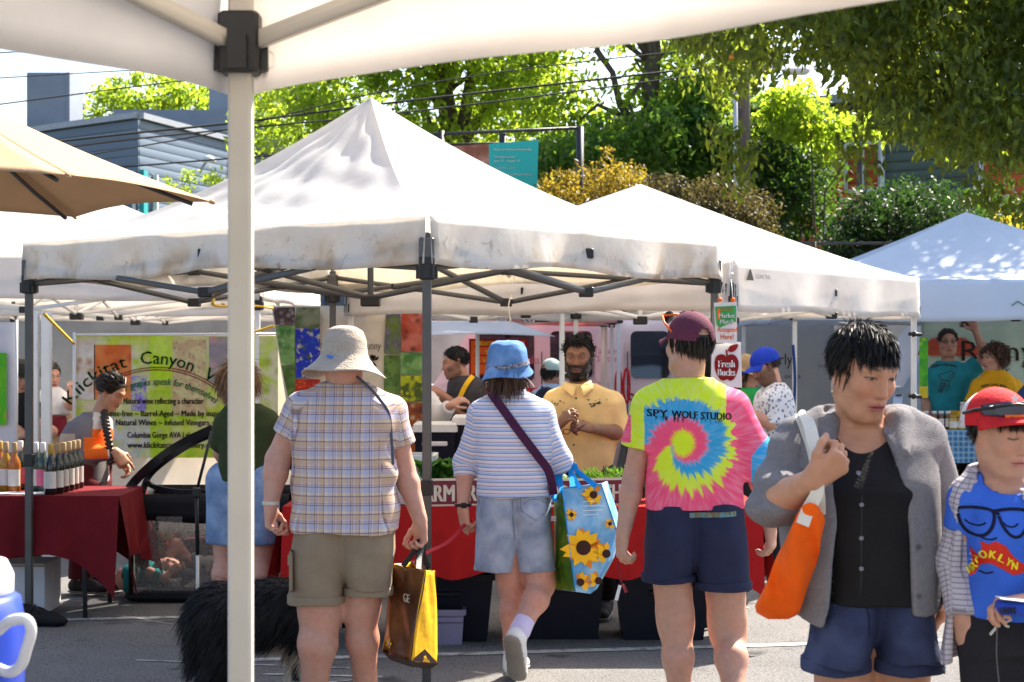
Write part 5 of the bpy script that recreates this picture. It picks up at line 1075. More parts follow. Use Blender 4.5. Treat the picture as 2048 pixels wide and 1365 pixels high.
def keepD(x, y, z): 
    ln = .052-.55*np.maximum(y-.02, 0)*0
    return ((y > .025) & (z > .070-.16*np.abs(x))) | ((y <= .025) & (y > -.015) & (z > .022)) | ((y <= -.015) & (z > -.055) & ~((np.abs(x) > .055) & (y > -.035) & (z < .02)))
def dirD(L):
    f = (L[:, 1] > .03) | (L[:, 2] > .088); return np.stack([np.where(f, L[:, 0]*4+.2, L[:, 0]*7), np.where(f, .75, L[:, 1]*5), np.where(f, -.3, -.8)], 1)
hair_obj('hair', root, hc, Bh, hs, M_hair_bk, 9000, .036, keepD, dirD, .0024, .22, 5, [((0, .034, .052), (0, .88, -.48)), ((0, -.02, -.02), (0, .75, -.66)), ((0, 0, -.055), (0, .1, -1))], grow=1.035, jit=.10, capgrow=1.028, liftn=-.05, flat=1.0)
R, N, L = scalp(420, hc, Bh, hs, lambda x, y, z: (y > .045) & (z > .080) & (z < .108), 61, 1.05)
D = np.stack([L[:, 0]*6+.25, .55+0*L[:, 0], -.75+0*L[:, 0]], 1) @ Bh.T; V, Q = ribbons(R, D, .036, .0034, 4, .55, 62, jit=.16); mesh_obj('fringe', V, Q, M_hair_bk, root)
for q in (-1, 1):
    R, N, L = scalp(160, hc, Bh, hs, lambda x, y, z: (x*q > .05) & (z > .0) & (z < .06) & (y > .0) & (y < .04), 63+q, 1.05); D = np.stack([L[:, 0]*1.5, .15+0*L[:, 0], -1+0*L[:, 0]], 1) @ Bh.T; V, Q = ribbons(R, D, .042, .004, 3, .4, 64, jit=.12); mesh_obj('sideburn', V, Q, M_hair_bk, root)
er = hc+Bh @ (np.array((.080, -.004, -.040))*hs); MB().tube([er+np.array((0, 0, -.002)), er+np.array((0, 0, -.016))], .0012, 5).lathe([(.001, .006), (.0045, 0), (.001, -.006)], er+np.array((0, 0, -.020)), 8).build('earring', mat('earring_metal', (.55, .5, .4), .25, metal=1), root)
# black buttoned shirt
T = torso_loft(d, [(868, 1655, 1800, .060, .04), (885, 1610, 1840, .075, .04), (915, 1590, 1852, .10, .04), (980, 1605, 1846, .125), (1060, 1632, 1845, .12), (1130, 1640, 1846, .118), (1200, 1640, 1850, .12)], (0, -1, 0))
VN = [cone(p(1727, 818, .0), p(1722, 935, -.15), .105, .002, .004, 's'), cone(p(1727, 800, .05), p(1727, 866, .02), .058, .066, .006, 's')]
shirt = garment('black_shirt', root, [T, cone(p(1650, 870, .06), p(1600, 880, .06), .036, .034, .03), cone(p(1800, 870, .06), p(1842, 882, .06), .036, .034, .03)]+VN, M_blkcloth, .006, wrinkle(.006, 41))
mb = MB(); mb.tube([p(1722, 968, -.11), p(1722, 1060, -.11), p(1720, 1190, -.11)], .0028, 4); refine(mb, 2); decal(mb, shirt, (0, 1, 0), .001).build('placket', plain('black_placket', (.03, .03, .033)), shirt)
for y in (948, 1009, 1076, 1137): 
    mb = MB(); c0 = p(1721, y, -.11); mb.add([c0]+[c0+np.array((.0055*math.cos(a), 0, .0055*math.sin(a))) for a in np.linspace(0, 6.283, 10)[:-1]], [[0, i+1, (i+1) % 9+1] for i in range(9)]); decal(mb, shirt, (0, 1, 0), .003).build('button', mat('pearl_button', (.18, .18, .22), .25, .05), shirt)
# cardigan: a loose shell, open at the front
M_knit = mat('grey_knit', (.235, .225, .235), .95, .16, 90, .5, 330, spec=.08, noise_col=(.17, .165, .175))
CT = torso_loft(d, [(838, 1665, 1790, .055, .09), (856, 1610, 1836, .085, .07), (890, 1568, 1872, .115, .05), (960, 1562, 1880, .14, .03), (1060, 1560, 1884, .15, .02), (1160, 1568, 1886, .152, .02), (1250, 1590, 1882, .15, .02)], (0, -1, 0))
IN = torso_loft(d, [(820, 1655, 1800, .045, .07), (856, 1656, 1786, .058, .05), (890, 1634, 1822, .088, .05), (960, 1606, 1846, .120, .03), (1060, 1618, 1852, .128, .02), (1160, 1622, 1856, .130, .02), (1270, 1626, 1854, .128, .02)], (0, -1, 0), k=.006)
IN.op = 's'
Lh = [(790, 1690, 1772), (840, 1672, 1786), (900, 1668, 1800), (960, 1674, 1812), (1040, 1680, 1822), (1120, 1672, 1826), (1200, 1666, 1830), (1262, 1652, 1842)]
def opening(X, Y, Z):
    zz = np.array([EYE+(HY-q[0])*d/F for q in Lh])[::-1]; xl = np.array([PX(q[1], d) for q in Lh])[::-1]*.965; xr = np.array([PX(q[2], d) for q in Lh])[::-1]*.965
    a = np.interp(Z, zz, xl); b = np.interp(Z, zz, xr); return np.maximum(np.maximum(a-X, X-b), Y-(d-.015+.11*np.clip((Z-PZ(892, d))/(PZ(850, d)-PZ(892, d)), 0, 1)))+0*X
OP = Prim(opening, [-9, -9, -9], [9, 9, 9], 's', .012)
HEM = Prim(lambda X, Y, Z: (PZ(1245, d)-.05*np.abs((X-PX(1640, d))/.09)*(X > PX(1620, d))*(X < PX(1760, d))*0+np.where(X < PX(1700, d), .42*np.abs(X-PX(1628, d)), .10*np.abs(X-PX(1830, d))+.03)-Z)+0*Y, [-9]*3, [9]*3, 'i', 0)
body_c = [CT, cone(p(1660, 850, .08), shL, .050, .056, .05), cone(p(1800, 850, .08), shR, .050, .056, .05), IN, OP]+chain([p(1778, 832, .10), p(1797, 846, .03), p(1810, 905, -.07)], [.022, .026, .014], .02)+chain([p(1672, 834, .10), p(1660, 850, .03), p(1660, 910, -.06)], [.020, .022, .012], .02)+[HEM]
sl = [cone(shL, elL, .056, .056, .03), cone(elL, lerp(elL, wrL, .22), .060, .055, .02), cone(lerp(elL, wrL, .12), lerp(elL, wrL, .30), .058, .057, .01, cap=True)]
sr = [cone(shR, elR, .056, .054, .03), cone(elR, lerp(elR, wrR, .93), .054, .046, .02, cap=True)]
def wrD(X, Y, Z): return wrinkle(.008, 44)(X, Y, Z)+.010*np.sin(Z*75+6*X)*(np.exp(-((X-elL[0]-.02)**2+(Z-elL[2]-.03)**2)/.012)+np.exp(-((X-wrR[0])**2)/.006-((Z-wrR[2]-.08)/.12)**2)*.9)
V1, Q1 = sdf(body_c, .0062, None, wrinkle(.007, 44)); V2, Q2 = sdf(sl, .006, None, wrD); V3_, Q3 = sdf(sr, .006, None, wrD); V, Q = merge([(V1, Q1), (V2, Q2), (V3_, Q3)]); card = mesh_obj('cardigan', V, Q, M_knit, root)
# knit band along the opening
for side, col in ((0, 1), (1, 2)):
    pts = []
    for q in Lh[1:]: 
        x = q[col]; pts.append(p(x*1.0, q[0], -.35))
    mb = ribbon_path(smooth_path(pts, 5), .030, (0, -1, 0), .004); decal(mb, card, (0, 1, 0), .004) if False else None
for q, yy in ((1, 1094), (1, 1192)):
    mb = MB(); c0 = p(1836, yy, -.11); mb.add([c0]+[c0+np.array((.007*math.cos(a), 0, .007*math.sin(a))) for a in np.linspace(0, 6.283, 10)[:-1]], [[0, i+1, (i+1) % 9+1] for i in range(9)]); decal(mb, card, (0, 1, 0), .003).build('button', plain('grey_button', (.10, .10, .11), .4, 0), card)
R = np.random.default_rng(5); idx = R.choice(len(V), 2600); nrm = R.normal(size=(2600, 3)); VV, QQ = ribbons(V[idx], nrm, .010, .0009, 2, .1, 7); mesh_obj('wool_fuzz', VV, QQ, M_knit, card)
# denim shorts
w0 = p(1742, 1192, .02)
shorts = garment('dark_denim_shorts', root, shorts_prims(d, (1178, 1640, 1850), (1285, 1745), (1322, 1604, 1738), (1322, 1748, 1884), .125, .118, (0, -1, 0), dd=.02), M_dkden, .006, wrinkle(.009, 47))
for k0, k1, r in ((p(1671, 1312, .02), p(1671, 1342, .02), .086), (p(1816, 1312, .02), p(1816, 1342, .02), .086)):
    V, Q = sdf([cone(k0, k1, r, r, .004, cap=True), plane(k0, (k0-k1))], .006, None, wrinkle(.004, 48)); mesh_obj('cuff', V, Q, M_dkden, shorts)
mb = MB(); mb.tube([p(1732, 1200, -.11), p(1738, 1240, -.11), p(1740, 1275, -.11)], .002, 4); mb.tube([p(1650, 1210, -.11), p(1690, 1204, -.11), p(1810, 1204, -.11), p(1845, 1212, -.11)], .0018, 4); refine(mb, 2); decal(mb, shorts, (0, 1, 0), .002).build('stitching', plain('navy_thread', (.015, .018, .05)), shorts)
mb = MB(); c0 = p(1729, 1198, -.11); mb.add([c0]+[c0+np.array((.007*math.cos(a), 0, .007*math.sin(a))) for a in np.linspace(0, 6.283, 10)[:-1]], [[0, i+1, (i+1) % 9+1] for i in range(9)]); decal(mb, shorts, (0, 1, 0), .003).build('brass_button', mat('brass', (.25, .17, .08), .35, metal=1), shorts)
for a in (a1, a2): shoe(root, a, (0, -1, 0), M_shoe_d, M_sole)
# orange tote with cream straps
M_orb = plain('orange_canvas', (.85, .115, .006), .8, .35, 120, .12); M_cream = plain('cream_webbing', (.66, .62, .54), .8, .2)
tote = thing('tote_bag', 'orange canvas tote on cream straps hanging from the shoulder', 'bag', tuple(p(1560, 1230)))
ol, orr = [(1015, 1600), (1040, 1590), (1100, 1560), (1160, 1535), (1212, 1511), (1228, 1514), (1238, 1536)], [(1015, 1640), (1040, 1650), (1100, 1640), (1160, 1622), (1212, 1602), (1230, 1596), (1240, 1574)]
def fold(u, v):
    y = 1012+v*227; xl = np.interp(y, [q[0] for q in ol], [q[1] for q in ol]); xr = np.interp(y, [q[0] for q in orr], [q[1] for q in orr]); a = u*2*math.pi; cx_, hw_ = (xl+xr)/2, (xr-xl)/2
    dep = (.034+.045*v*(1-v**6))*(1+.18*math.sin(a*3+v*7)); q = p(cx_+hw_*math.cos(a)*(1+.03*math.sin(v*16+a*2)), y+ (6*math.cos(a*2) if v < .05 else 0)+7*u*0, -.19+.12*v-dep*math.sin(a)+.020*math.sin(v*12+a*3)*math.sin(v*3)); return V3(q)
mb = MB().grid(fold, 40, 34, thick=0); n0 = 0
bot = [V3(fold(i/40, 1)) for i in range(40)]; mb.add(bot, [list(range(40))]); mb.build('bag_body', M_orb, tote)
ribbon_path(smooth_path([p(1604, 838, .06), p(1608, 832, -.02), p(1618, 850, -.09), p(1630, 900, -.15), p(1634, 940, -.20), p(1634, 985, -.215), p(1616, 1020, -.21), p(1605, 1050, -.22)], 6), .030, (0, -1, .1), .004).build('strap', M_cream, tote)
ribbon_path(smooth_path([p(1598, 842, .05), p(1602, 836, -.02), p(1626, 905, -.13), p(1638, 985, -.185), p(1640, 1030, -.16)], 6), .026, (0, -1, .1), .004).build('strap', M_cream, tote)
phn = thing('phone', 'white phone held low beside the grey cardigan', 'phone', tuple(p(1890, 1196))); MB().box(p(1893, 1197, -.03), (.012, .07, .035), Matrix.Rotation(.2, 3, 'Y'), bev=.003).build('case', M_white, phn); MB().box(p(1886, 1196, -.055), (.004, .02, .01)).build('camera_lens', M_blk, phn)
# ---------------------------------------------------------------- boy
d = 3.95; p = fp(d); root = thing('person', 'boy in red and white cap and blue printed shirt at the right edge looking down', 'person', (PX(2010, d), d, 0))
hc = p(2006, 866); fw = (.40, -.86, -.28); Bh = basis(fw); hs = .775; nb = p(2008, 972, .03)
shL, elL, wrL = p(1938, 1000, .04), p(1920, 1120, .05), p(1925, 1220, .0); shR, elR, wrR = p(2098, 995, .04), p(2120, 1120, .0), p(2064, 1205, -.15)
pr = head_prims(hc, Bh, hs, neck=nb, nr=.043, jaw=.95, nose=.9)+arm_prims(shL, elL, wrL, (.038, .034, .034, .024))+arm_prims(shR, elR, wrR, (.038, .034, .034, .024))
pr += [loft([(nb[0], d+.03, PZ(1080, d), .10, .07), (nb[0], d+.03, PZ(1000, d), .11, .07), (nb[0], d+.03, PZ(972, d), .055, .045)], math.pi, .03)]
pr += hand_prims(wrR, (-.06, -.012, .004), (-.1, -.2, -.9), -1, .78, (.7, .75, .8, .8), .3)+hand_prims(wrL, (.0, -.05, -.6), (.9, .2, 0), 1, .78, (.5, .6, .7, .7), .3)
k1, k2 = p(1975, 1440, -.02), p(2050, 1440, .0); a1, a2 = np.array((PX(1972, d), d, .09)), np.array((PX(2052, d), d+.1, .09))
pr += leg_prims(p(1975, 1260), k1, a1, (.056, .046, .048, .033), (0, 1, 0), a1+np.array((0, -.1, -.05)))+leg_prims(p(2050, 1260), k2, a2, (.056, .046, .048, .033), (0, 1, 0), a2+np.array((0, -.1, -.05)))
body(root, pr, lambda V: head_paint(V, hc, Bh, hs, (.53, .28, .185), (.50, .17, .14), (.06, .035, .025), eyes='down', blush=.7), .008, [(*around(hc, .142), .0027), (*around(wrR+np.array((-.06, -.01, 0)), .09), .0035)])
T = torso_loft(d, [(958, 1966, 2052, .05, .03), (972, 1945, 2075, .062, .03), (1000, 1936, 2090, .08, .02), (1060, 1934, 2092, .092), (1140, 1936, 2090, .092), (1232, 1930, 2094, .095)], (0, -1, 0))
shirt = garment('blue_shirt', root, [T, cone(p(1970, 972, .03), shL, .035, .042, .03), cone(p(2050, 972, .03), shR, .035, .042, .03), cone(shL, lerp(shL, elL, .5), .050, .05, .02, cap=True), cone(shR, lerp(shR, elR, .5), .05, .052, .02, cap=True), cone(nb+np.array((0, -.03, .03)), nb+np.array((0, -.02, .0)), .05, .052, .006, 's')], plain('blue_jersey', (.045, .14, .62), .85, .12, 160), .0058, wrinkle(.005, 51))
# printed face: glasses, closed eyes, nose, moustache lips and the word
k = d/F; blk = MB(); dq = lambda x, y: p(x, y, -.09)
def stroke(mb, pts, w):
    mb2 = ribbon_path(smooth_path([dq(*q) for q in pts], 5), w*k, (0, -1, 0), .0004); mb.add(mb2.V, mb2.Fc)
for ox in (1964, 2030): stroke(blk, [(ox-27, 1032), (ox-30, 1024), (ox, 1020), (ox+28, 1025), (ox+26, 1050), (ox+10, 1072), (ox-8, 1072), (ox-22, 1055), (ox-28, 1034)], 6)
stroke(blk, [(1990, 1026), (1997, 1024), (2003, 1026)], 6)
decal(blk, shirt, (0, 1, 0), .0022).build('printed_glasses', plain('navy_print', (.010, .013, .04), .8, 0), shirt); blk = MB()
for ox in (1964, 2024): stroke(blk, [(ox-16, 1046), (ox-8, 1053), (ox+4, 1054), (ox+14, 1048)], 3)
stroke(blk, [(1968, 1077), (1976, 1080), (1986, 1080), (1994, 1076)], 3); stroke(blk, [(1966, 1145), (1976, 1149), (1988, 1145)], 3)
decal(blk, shirt, (0, 1, 0), .0022).build('printed_eyes', MATS['navy_print'], shirt); put(shirt.children[-1], kind='stuff')
def sheetpoly(pts, nx=1): 
    mb = MB(); n = len(pts)//2; top, bot = pts[:n], pts[n:][::-1]
    for i in range(n-1):
        for j in range(4):
            f = lambda a, t: dq(a[0][0]+(a[1][0]-a[0][0])*t, a[0][1]+(a[1][1]-a[0][1])*t); A, B_ = (top[i], bot[i]), (top[i+1], bot[i+1]); mb.add([f(A, j/4), f(A, (j+1)/4), f(B_, (j+1)/4), f(B_, j/4)], [[0, 1, 2, 3]])
    return mb
red = sheetpoly([(1937, 1138), (1945, 1120), (1955, 1097), (1968, 1085), (1980, 1090), (1992, 1083), (2010, 1092), (2025, 1112), (2042, 1126), (2056, 1128), (2058, 1138), (2040, 1148), (2025, 1150), (2010, 1142), (1992, 1132), (1980, 1128), (1968, 1132), (1955, 1143), (1945, 1150), (1938, 1152)][:10]+[(2056, 1128), (2058, 1138), (2040, 1148), (2025, 1150), (2010, 1142), (1992, 1132), (1980, 1128), (1968, 1132), (1950, 1146), (1938, 1152)])
decal(red, shirt, (0, 1, 0), .0022).build('printed_moustache', plain('red_print', (.62, .035, .02), .8, 0), shirt)
yt = MB()
for ch, x, y, r_ in zip('BROOKLYN', (1943, 1951, 1961, 1973, 1986, 2000, 2013, 2027), (1144, 1136, 1126, 1119, 1118, 1124, 1131, 1139), (.5, .75, .7, .25, -.15, -.45, -.5, -.11)):
    text_mb(yt, ch, dq(x, y), (math.cos(r_), 0, math.sin(r_)), (-math.sin(r_), 0, math.cos(r_)), 22*k, 11*k, 0, bold=.8*k)
refine(yt, 1); decal(yt, shirt, (0, 1, 0), .0036).build('printed_word', plain('yellow_print', (.85, .72, .03), .8, 0), shirt)
# open checked overshirt
def check(nt, tc, u, v):
    c = (.58, .54, .58); c = nodes_mix(nt, nodes_math(nt, 'MULTIPLY', line(nt, v, .012, 0, .0016), .6), c, (.14, .12, .16)); c = nodes_mix(nt, nodes_math(nt, 'MULTIPLY', line(nt, u, .024, .003, .0018), .7), c, (.22, .18, .24)); return c
M_chk = mat('checked_cotton', pattern=uvpat(check), rough=.9, var=.06, bump=.25, bscale=140, spec=.1, trans=.15)
CT = torso_loft(d, [(948, 1960, 2058, .05, .05), (966, 1930, 2092, .075, .045), (1000, 1912, 2112, .10, .03), (1100, 1906, 2116, .118), (1200, 1898, 2118, .122), (1300, 1888, 2118, .124), (1330, 1886, 2118, .124)], (0, -1, 0))
IN = torso_loft(d, [(930, 1960, 2060, .05, .03), (966, 1946, 2078, .066, .035), (1000, 1932, 2096, .09, .03), (1100, 1926, 2100, .104), (1200, 1918, 2102, .108), (1345, 1906, 2102, .11)], (0, -1, 0), k=.005); IN.op = 's'
def op2(X, Y, Z): 
    zz = [PZ(1340, d), PZ(1100, d), PZ(1000, d), PZ(940, d)]; a = np.interp(Z, zz, [PX(1905, d), PX(1915, d), PX(1934, d), PX(1965, d)]); b = np.interp(Z, zz, [PX(2095, d), PX(2080, d), PX(2066, d), PX(2040, d)]); return np.maximum(np.maximum(a*.97-X, X-b*.97), Y-d+.0)
sl = [cone(shL, elL, .052, .048, .03), cone(elL, lerp(elL, wrL, 1.15), .048, .044, .02, cap=True)]; s2 = [cone(shR, elR, .052, .048, .03), cone(elR, lerp(elR, wrR, .75), .048, .04, .02, cap=True)]
V1, Q1 = sdf([CT, cone(p(1968, 962, .05), shL, .042, .05, .04), cone(p(2050, 962, .05), shR, .042, .05, .04), IN, Prim(op2, [-9]*3, [9]*3, 's', .008)], .0058, None, wrinkle(.008, 54)); V2, Q2 = sdf(sl, .006, None, wrinkle(.009, 55)); V3_, Q3 = sdf(s2, .006, None, wrinkle(.009, 55)); V, Q = merge([(V1, Q1), (V2, Q2), (V3_, Q3)]); mesh_obj('overshirt', V, Q, M_chk, root, attrs={'cloth': cloth_uv(V, CT, sl+s2)})
garment('black_trousers', root, [loft([(PX(2012, d), d, PZ(1300, d), .098, .085), (PX(2012, d), d, PZ(1226, d), .093, .085)], math.pi, .03), cone(p(1974, 1275), k1, .070, .060, .03), cone(k1, a1+np.array((0, 0, .03)), .058, .05, .02, cap=True), cone(p(2050, 1275), k2, .070, .060, .03), cone(k2, a2+np.array((0, 0, .03)), .058, .05, .02, cap=True)], plain('charcoal_fleece', (.022, .020, .024)), .0065, wrinkle(.007, 56))
dsn = MB(); 
for pts in ([(1996, 1236), (1985, 1240), (1975, 1238), (1985, 1233), (2000, 1238), (2012, 1234), (2022, 1240), (2010, 1246), (2000, 1238)], [(1998, 1240), (1992, 1256), (1980, 1270)], [(2002, 1240), (2012, 1252), (2018, 1254)]): dsn.tube([p(*q, -.106) for q in pts], .0032, 6)
dsn.build('drawstring', M_cream, root)
for a in (a1, a2): shoe(root, a, (0, -1, 0), M_shoe_d, M_sole, L=.22)
M_capred = plain('cap_red', (.60, .025, .03)); M_capw = plain('cap_white_mesh', (.66, .64, .66))
Bc = basis((.22, -.95, .04)); ch = hc+np.array((-.010, .01, -.004)); cap_o = cap_hat(root, ch, Bc, .865, M_capw, M_capred, panel=M_capred, brim_l=.05, bz=.022, ch_=.90)
gg = lambda x, y, z: ch+Bc @ (np.array((x, y, z))*.865); sgl = MB()
for q in (-1, 1): sgl.tube([gg(q*.088, -.02, .058), gg(q*.086, .04, .066), gg(q*.062, .095, .072)], .004, 6)
sgl.tube([gg(-.062, .095, .072), gg(0, .112, .080), gg(.062, .095, .072)], .003, 6); sg2 = sgl.build('sunglasses', M_blk, root)
def wrapl(u, v): a = (u-.5)*2*.95; hh = .021*(1-abs(u-.5)**2*1.6)*(1-.35*math.exp(-((u-.5)/.06)**2)); return V3(gg(.094*math.sin(a), .113*math.cos(a)-.008, .070+(v-.5)*2*hh-.004))
MB().grid(wrapl, 26, 6, thick=.003).build('wrap_lens', mat('mirror_lens', (.015, .018, .05), .12, .05, spec=.8), sg2); MB().grid(lambda u, v: V3(gg(.097*math.sin((u-.5)*.7), .116*math.cos((u-.5)*.7)-.008, .047+(v-.5)*.010)), 12, 2, thick=.002).build('orange_bridge', M_orp, sg2)
star = MB(); sc_ = gg(0.01, .112, .094); star.add([sc_+Bc @ np.array(((.012 if i % 2 == 0 else .005)*math.sin(i*math.pi/5), .001, (.012 if i % 2 == 0 else .005)*math.cos(i*math.pi/5))) for i in range(10)], [list(range(10))]); star.build('star_emblem', M_white, cap_o)
hair_obj('hair', root, hc, Bh, hs, M_hair_db, 1500, .030, lambda x, y, z: ((y > .02) & (z > .058) & (z < .095)) | ((y <= .02) & (z > -.03) & (z < .07) & ~((np.abs(x) > .05) & (y > -.04) & (z < .046))), lambda L: np.stack([L[:, 0]*5, np.where(L[:, 1] > .02, .55, 0), -.9+0*L[:, 0]], 1), .004, .4, 8, [((0, .03, .045), (0, .9, -.44)), ((0, 0, -.03), (0, .2, -1)), ((0, -.01, 0), (0, .9, -.45))], grow=1.03)
fan = thing('handheld_fan', 'small blue handheld gadget with white card and cord in the boy hands', 'gadget', tuple(p(2030, 1225)))
MB().box(p(2028, 1216, -.19), (.075, .05, .030), Matrix.Rotation(.05, 3, 'Y'), bev=.006).build('case', plain('blue_plastic', (.02, .06, .42), .35, 0), fan)
gr_ = MB(); [gr_.box(p(2000+i*6, 1222, -.218), (.003, .004, .014)) for i in range(6)]; gr_.build('grille', M_blk, fan); MB().box(p(2024, 1199, -.20), (.062, .045, .002), Matrix.Rotation(.12, 3, 'Y')).build('white_card', M_white, fan)
MB().tube(smooth_path([p(1990, 1230, -.17), p(1994, 1260, -.12), p(1993, 1310, -.11), p(1998, 1365, -.11), p(2004, 1420, -.1)], 5), .0016, 5).build('cord', plain('grey_cord', (.12, .12, .12)), fan)
# ================================================================ market people farther back
def A(sh, el, wr, hd, palm=(0, 1, 0), side=1, **k): return dict(sh=sh, el=el, wr=wr, hd=hd, palm=palm, side=side, **k)
# ---- bearded stall holder in a pale yellow shirt
M_yel = plain('pale_yellow_cotton', (.78, .52, .21), .8, .15, 140)
q = simple_person('bearded man in pale yellow short-sleeved shirt standing behind the vegetable counter', 10.0, (1157, 716), (-.18, -.97, -.12), [(768, 1130, 1192, .07), (782, 1104, 1222, .09), (805, 1094, 1240, .11), (860, 1104, 1232, .12), (945, 1122, 1232, .13)],
    [A((1104, 800, .02), (1092, 870, -.02), (1118, 850, -.22), (1130, 838, -.25), (.2, .6, -.5), 1, sl=1.05, fat=.022, curl=(.7, .8, .9, .9)), A((1232, 800, .02), (1246, 868, -.02), (1185, 858, -.22), (1160, 852, -.24), (0, .6, -.7), -1, sl=1.02, fat=.022, curl=(.7, .8, .9, .9))], M_yel, 1.0, (.24, .11, .06), h=.009,
    face=dict(brow=(.008, .006, .005), beard=(.012, .008, .007), eyes='squint', blush=.5), lip=(.20, .08, .06), pants_m=M_blkcloth, neck=(1156, 778, .02), seed=61)
root, c, B = q['root'], q['c'], q['B']; p = q['p']; d = 10.0
hair_obj('curly_hair', root, c, B, 1.0, M_hair_bk, 2600, .035, lambda x, y, z: ((y > .03) & (z > .075)) | ((y <= .03) & (z > .02) & ~((np.abs(x) > .05) & (y > -.03) & (z < .035))) | ((y < -.03) & (z > -.05)), lambda L: L+np.array((.0, .1, .3)), .006, .1, 62, [((0, .04, .06), (0, .85, -.5)), ((0, 0, -.04), (0, .3, -1))], curl=1.1, flat=.4, jit=.6, capgrow=1.09, grow=1.08)
hair_obj('beard', root, c, B, 1.0, M_hair_bk, 1300, .022, lambda x, y, z: (z < -.045) & (y > .0) & (z > -.2), lambda L: np.stack([L[:, 0]*2, .5+0*L[:, 0], -1+0*L[:, 0]], 1), .005, .3, 63, curl=.5, grow=1.0, flat=.6)
def chinroots():
    R = np.random.default_rng(3); n = 1500; x = R.uniform(-.052, .052, n); z = R.uniform(-.105, -.052, n); m = ~((np.abs(x) < .018) & (z > -.072)); x, z = x[m], z[m]; y = .085-18*x**2-.0*z-(np.maximum(0, -z-.09))*1.2; return np.stack([x, y, z], 1)
Lr = chinroots(); V, Q = ribbons(c+Lr @ B.T, (Lr*np.array((6, 2, 0))+np.array((0, .25, -.8))) @ B.T, .020, .005, 3, .3, 64, curl=.6); mesh_obj('chin_beard', V, Q, M_hair_bk, root)
mb = MB(); k = d/F
for y in (797, 819, 843, 866, 890): 
    c0 = p(1152-(y-797)*.05, y, -.1); mb.add([c0]+[c0+np.array((.006*math.cos(a), 0, .006*math.sin(a))) for a in np.linspace(0, 6.283, 9)[:-1]], [[0, i+1, (i+1) % 8+1] for i in range(8)])
decal(mb, q['shirt'], (0, 1, 0), .004).build('buttons', M_blk, q['shirt'])
mb = MB(); rd = random.Random(6)
for x0 in (1118, 1190, 1200): 
    for _ in range(7):
        a = rd.uniform(0, 6.28); c0 = p(x0+rd.uniform(-12, 12), 804+rd.uniform(-7, 7), -.1); mb.add([c0, c0+np.array((.022*math.cos(a), 0, .012*math.sin(a))), c0+np.array((.012*math.cos(a+.7), 0, .014*math.sin(a+.7)))], [[0, 1, 2]])
decal(mb, q['shirt'], (0, 1, 0), .004).build('bird_embroidery', plain('dark_green_thread', (.03, .06, .04)), q['shirt'])
for s_ in (-1, 1):
    mb = MB(); b = [p(1156+s_*3, 772, -.085), p(1156+s_*26, 762, -.03), p(1156+s_*30, 778, -.10), p(1156+s_*10, 795, -.13)]; mb.grid(lambda u, v: lerp(lerp(b[0], b[1], u), lerp(b[3], b[2], u), v)+np.array((0, -.01*math.sin(v*3), 0)), 6, 6, thick=.004); mb.build('collar', M_yel, q['shirt'])
ringm = mat('silver', (.7, .7, .68), .25, metal=1)
kn = thing('reading_glasses', 'dark purple reading glasses held by the bearded man', 'glasses', tuple(p(1150, 862, -.3)))
gm = plain('purple_acetate', (.08, .02, .05), .3, 0)
for x in (1133, 1150): MB().tube([p(x+7*math.cos(a), 862-(x-1140)*.25+5*math.sin(a), -.28) for a in np.linspace(0, 6.283, 14)], .003, 6).build('rim', gm, kn)
MB().tube([p(1157, 858, -.28), p(1166, 852, -.26), p(1174, 846, -.22)], .003, 6).build('temple', gm, kn)
# ---- woman pouring at the wine table
q = simple_person('woman with dark braid in grey and orange zip sweater leaning over the wine table', 11.0, (224, 784), (.82, -.28, -.56), [(826, 172, 212, .06), (842, 140, 222, .09), (870, 124, 222, .11), (920, 120, 214, .11), (958, 124, 214, .115), (985, 134, 214, .115)],
    [A((160, 850, -.10), (172, 912, -.12), (232, 905, -.16), (252, 930, -.16), (0, .6, -.8), 1, sl=1.86, fat=.012, curl=(.2, .9, 1.1, 1.1)), A((185, 848, .13), (205, 905, .13), (240, 920, .05), (252, 935, .04), (0, -.5, -.8), -1, sl=1.8, curl=(.5, .7, .7, .7))], mat('panelled_sweater', attr='col', rough=.9, var=.08, bump=.4, bscale=150, spec=.1), .90, (.42, .22, .13), prof=True, h=.009, pants_m=plain('maroon_trousers', (.10, .014, .018)), neck=(196, 836), face=dict(brow=(.012, .008, .006), eyes='closed', blush=.6), seed=71, hipw=.08)
root, c, B = q['root'], q['c'], q['B']; sh = q['shirt']
co = np.array([v.co[:] for v in sh.data.vertices])+np.array(root['_w']); sx = co[:, 0]/co[:, 1]*F+CX; sy = HY-(co[:, 2]-EYE)/co[:, 1]*F
col = np.tile(np.array((.17, .155, .16)), (len(co), 1)); body_ = (sx > 188) | (sx < 146); 
col[(sy > 868) & (sy < 905) & (sx < 150)] = (.45, .36, .26); col[(sy > 885) & (sy < 915) & (sx < 158)] = (.75, .14, .02); col[(sx > 186) & (sy < 872)] = (.62, .56, .50); col[(sx > 184) & (sy > 858) & (sy < 908)] = (.75, .14, .02); col[(sx > 168) & (sy > 875) & (sy < 935) & (sx < 222)] = (.78, .15, .02); col[(sx > 216) & (sy > 885)] = (.70, .66, .62); col[(sy > 918) & (sx < 215)] = (.15, .14, .145)
a_ = sh.data.attributes.new('col', 'FLOAT_COLOR', 'POINT'); a_.data.foreach_set('color', np.concatenate([col, np.ones((len(col), 1))], 1).astype(np.float32).reshape(-1))
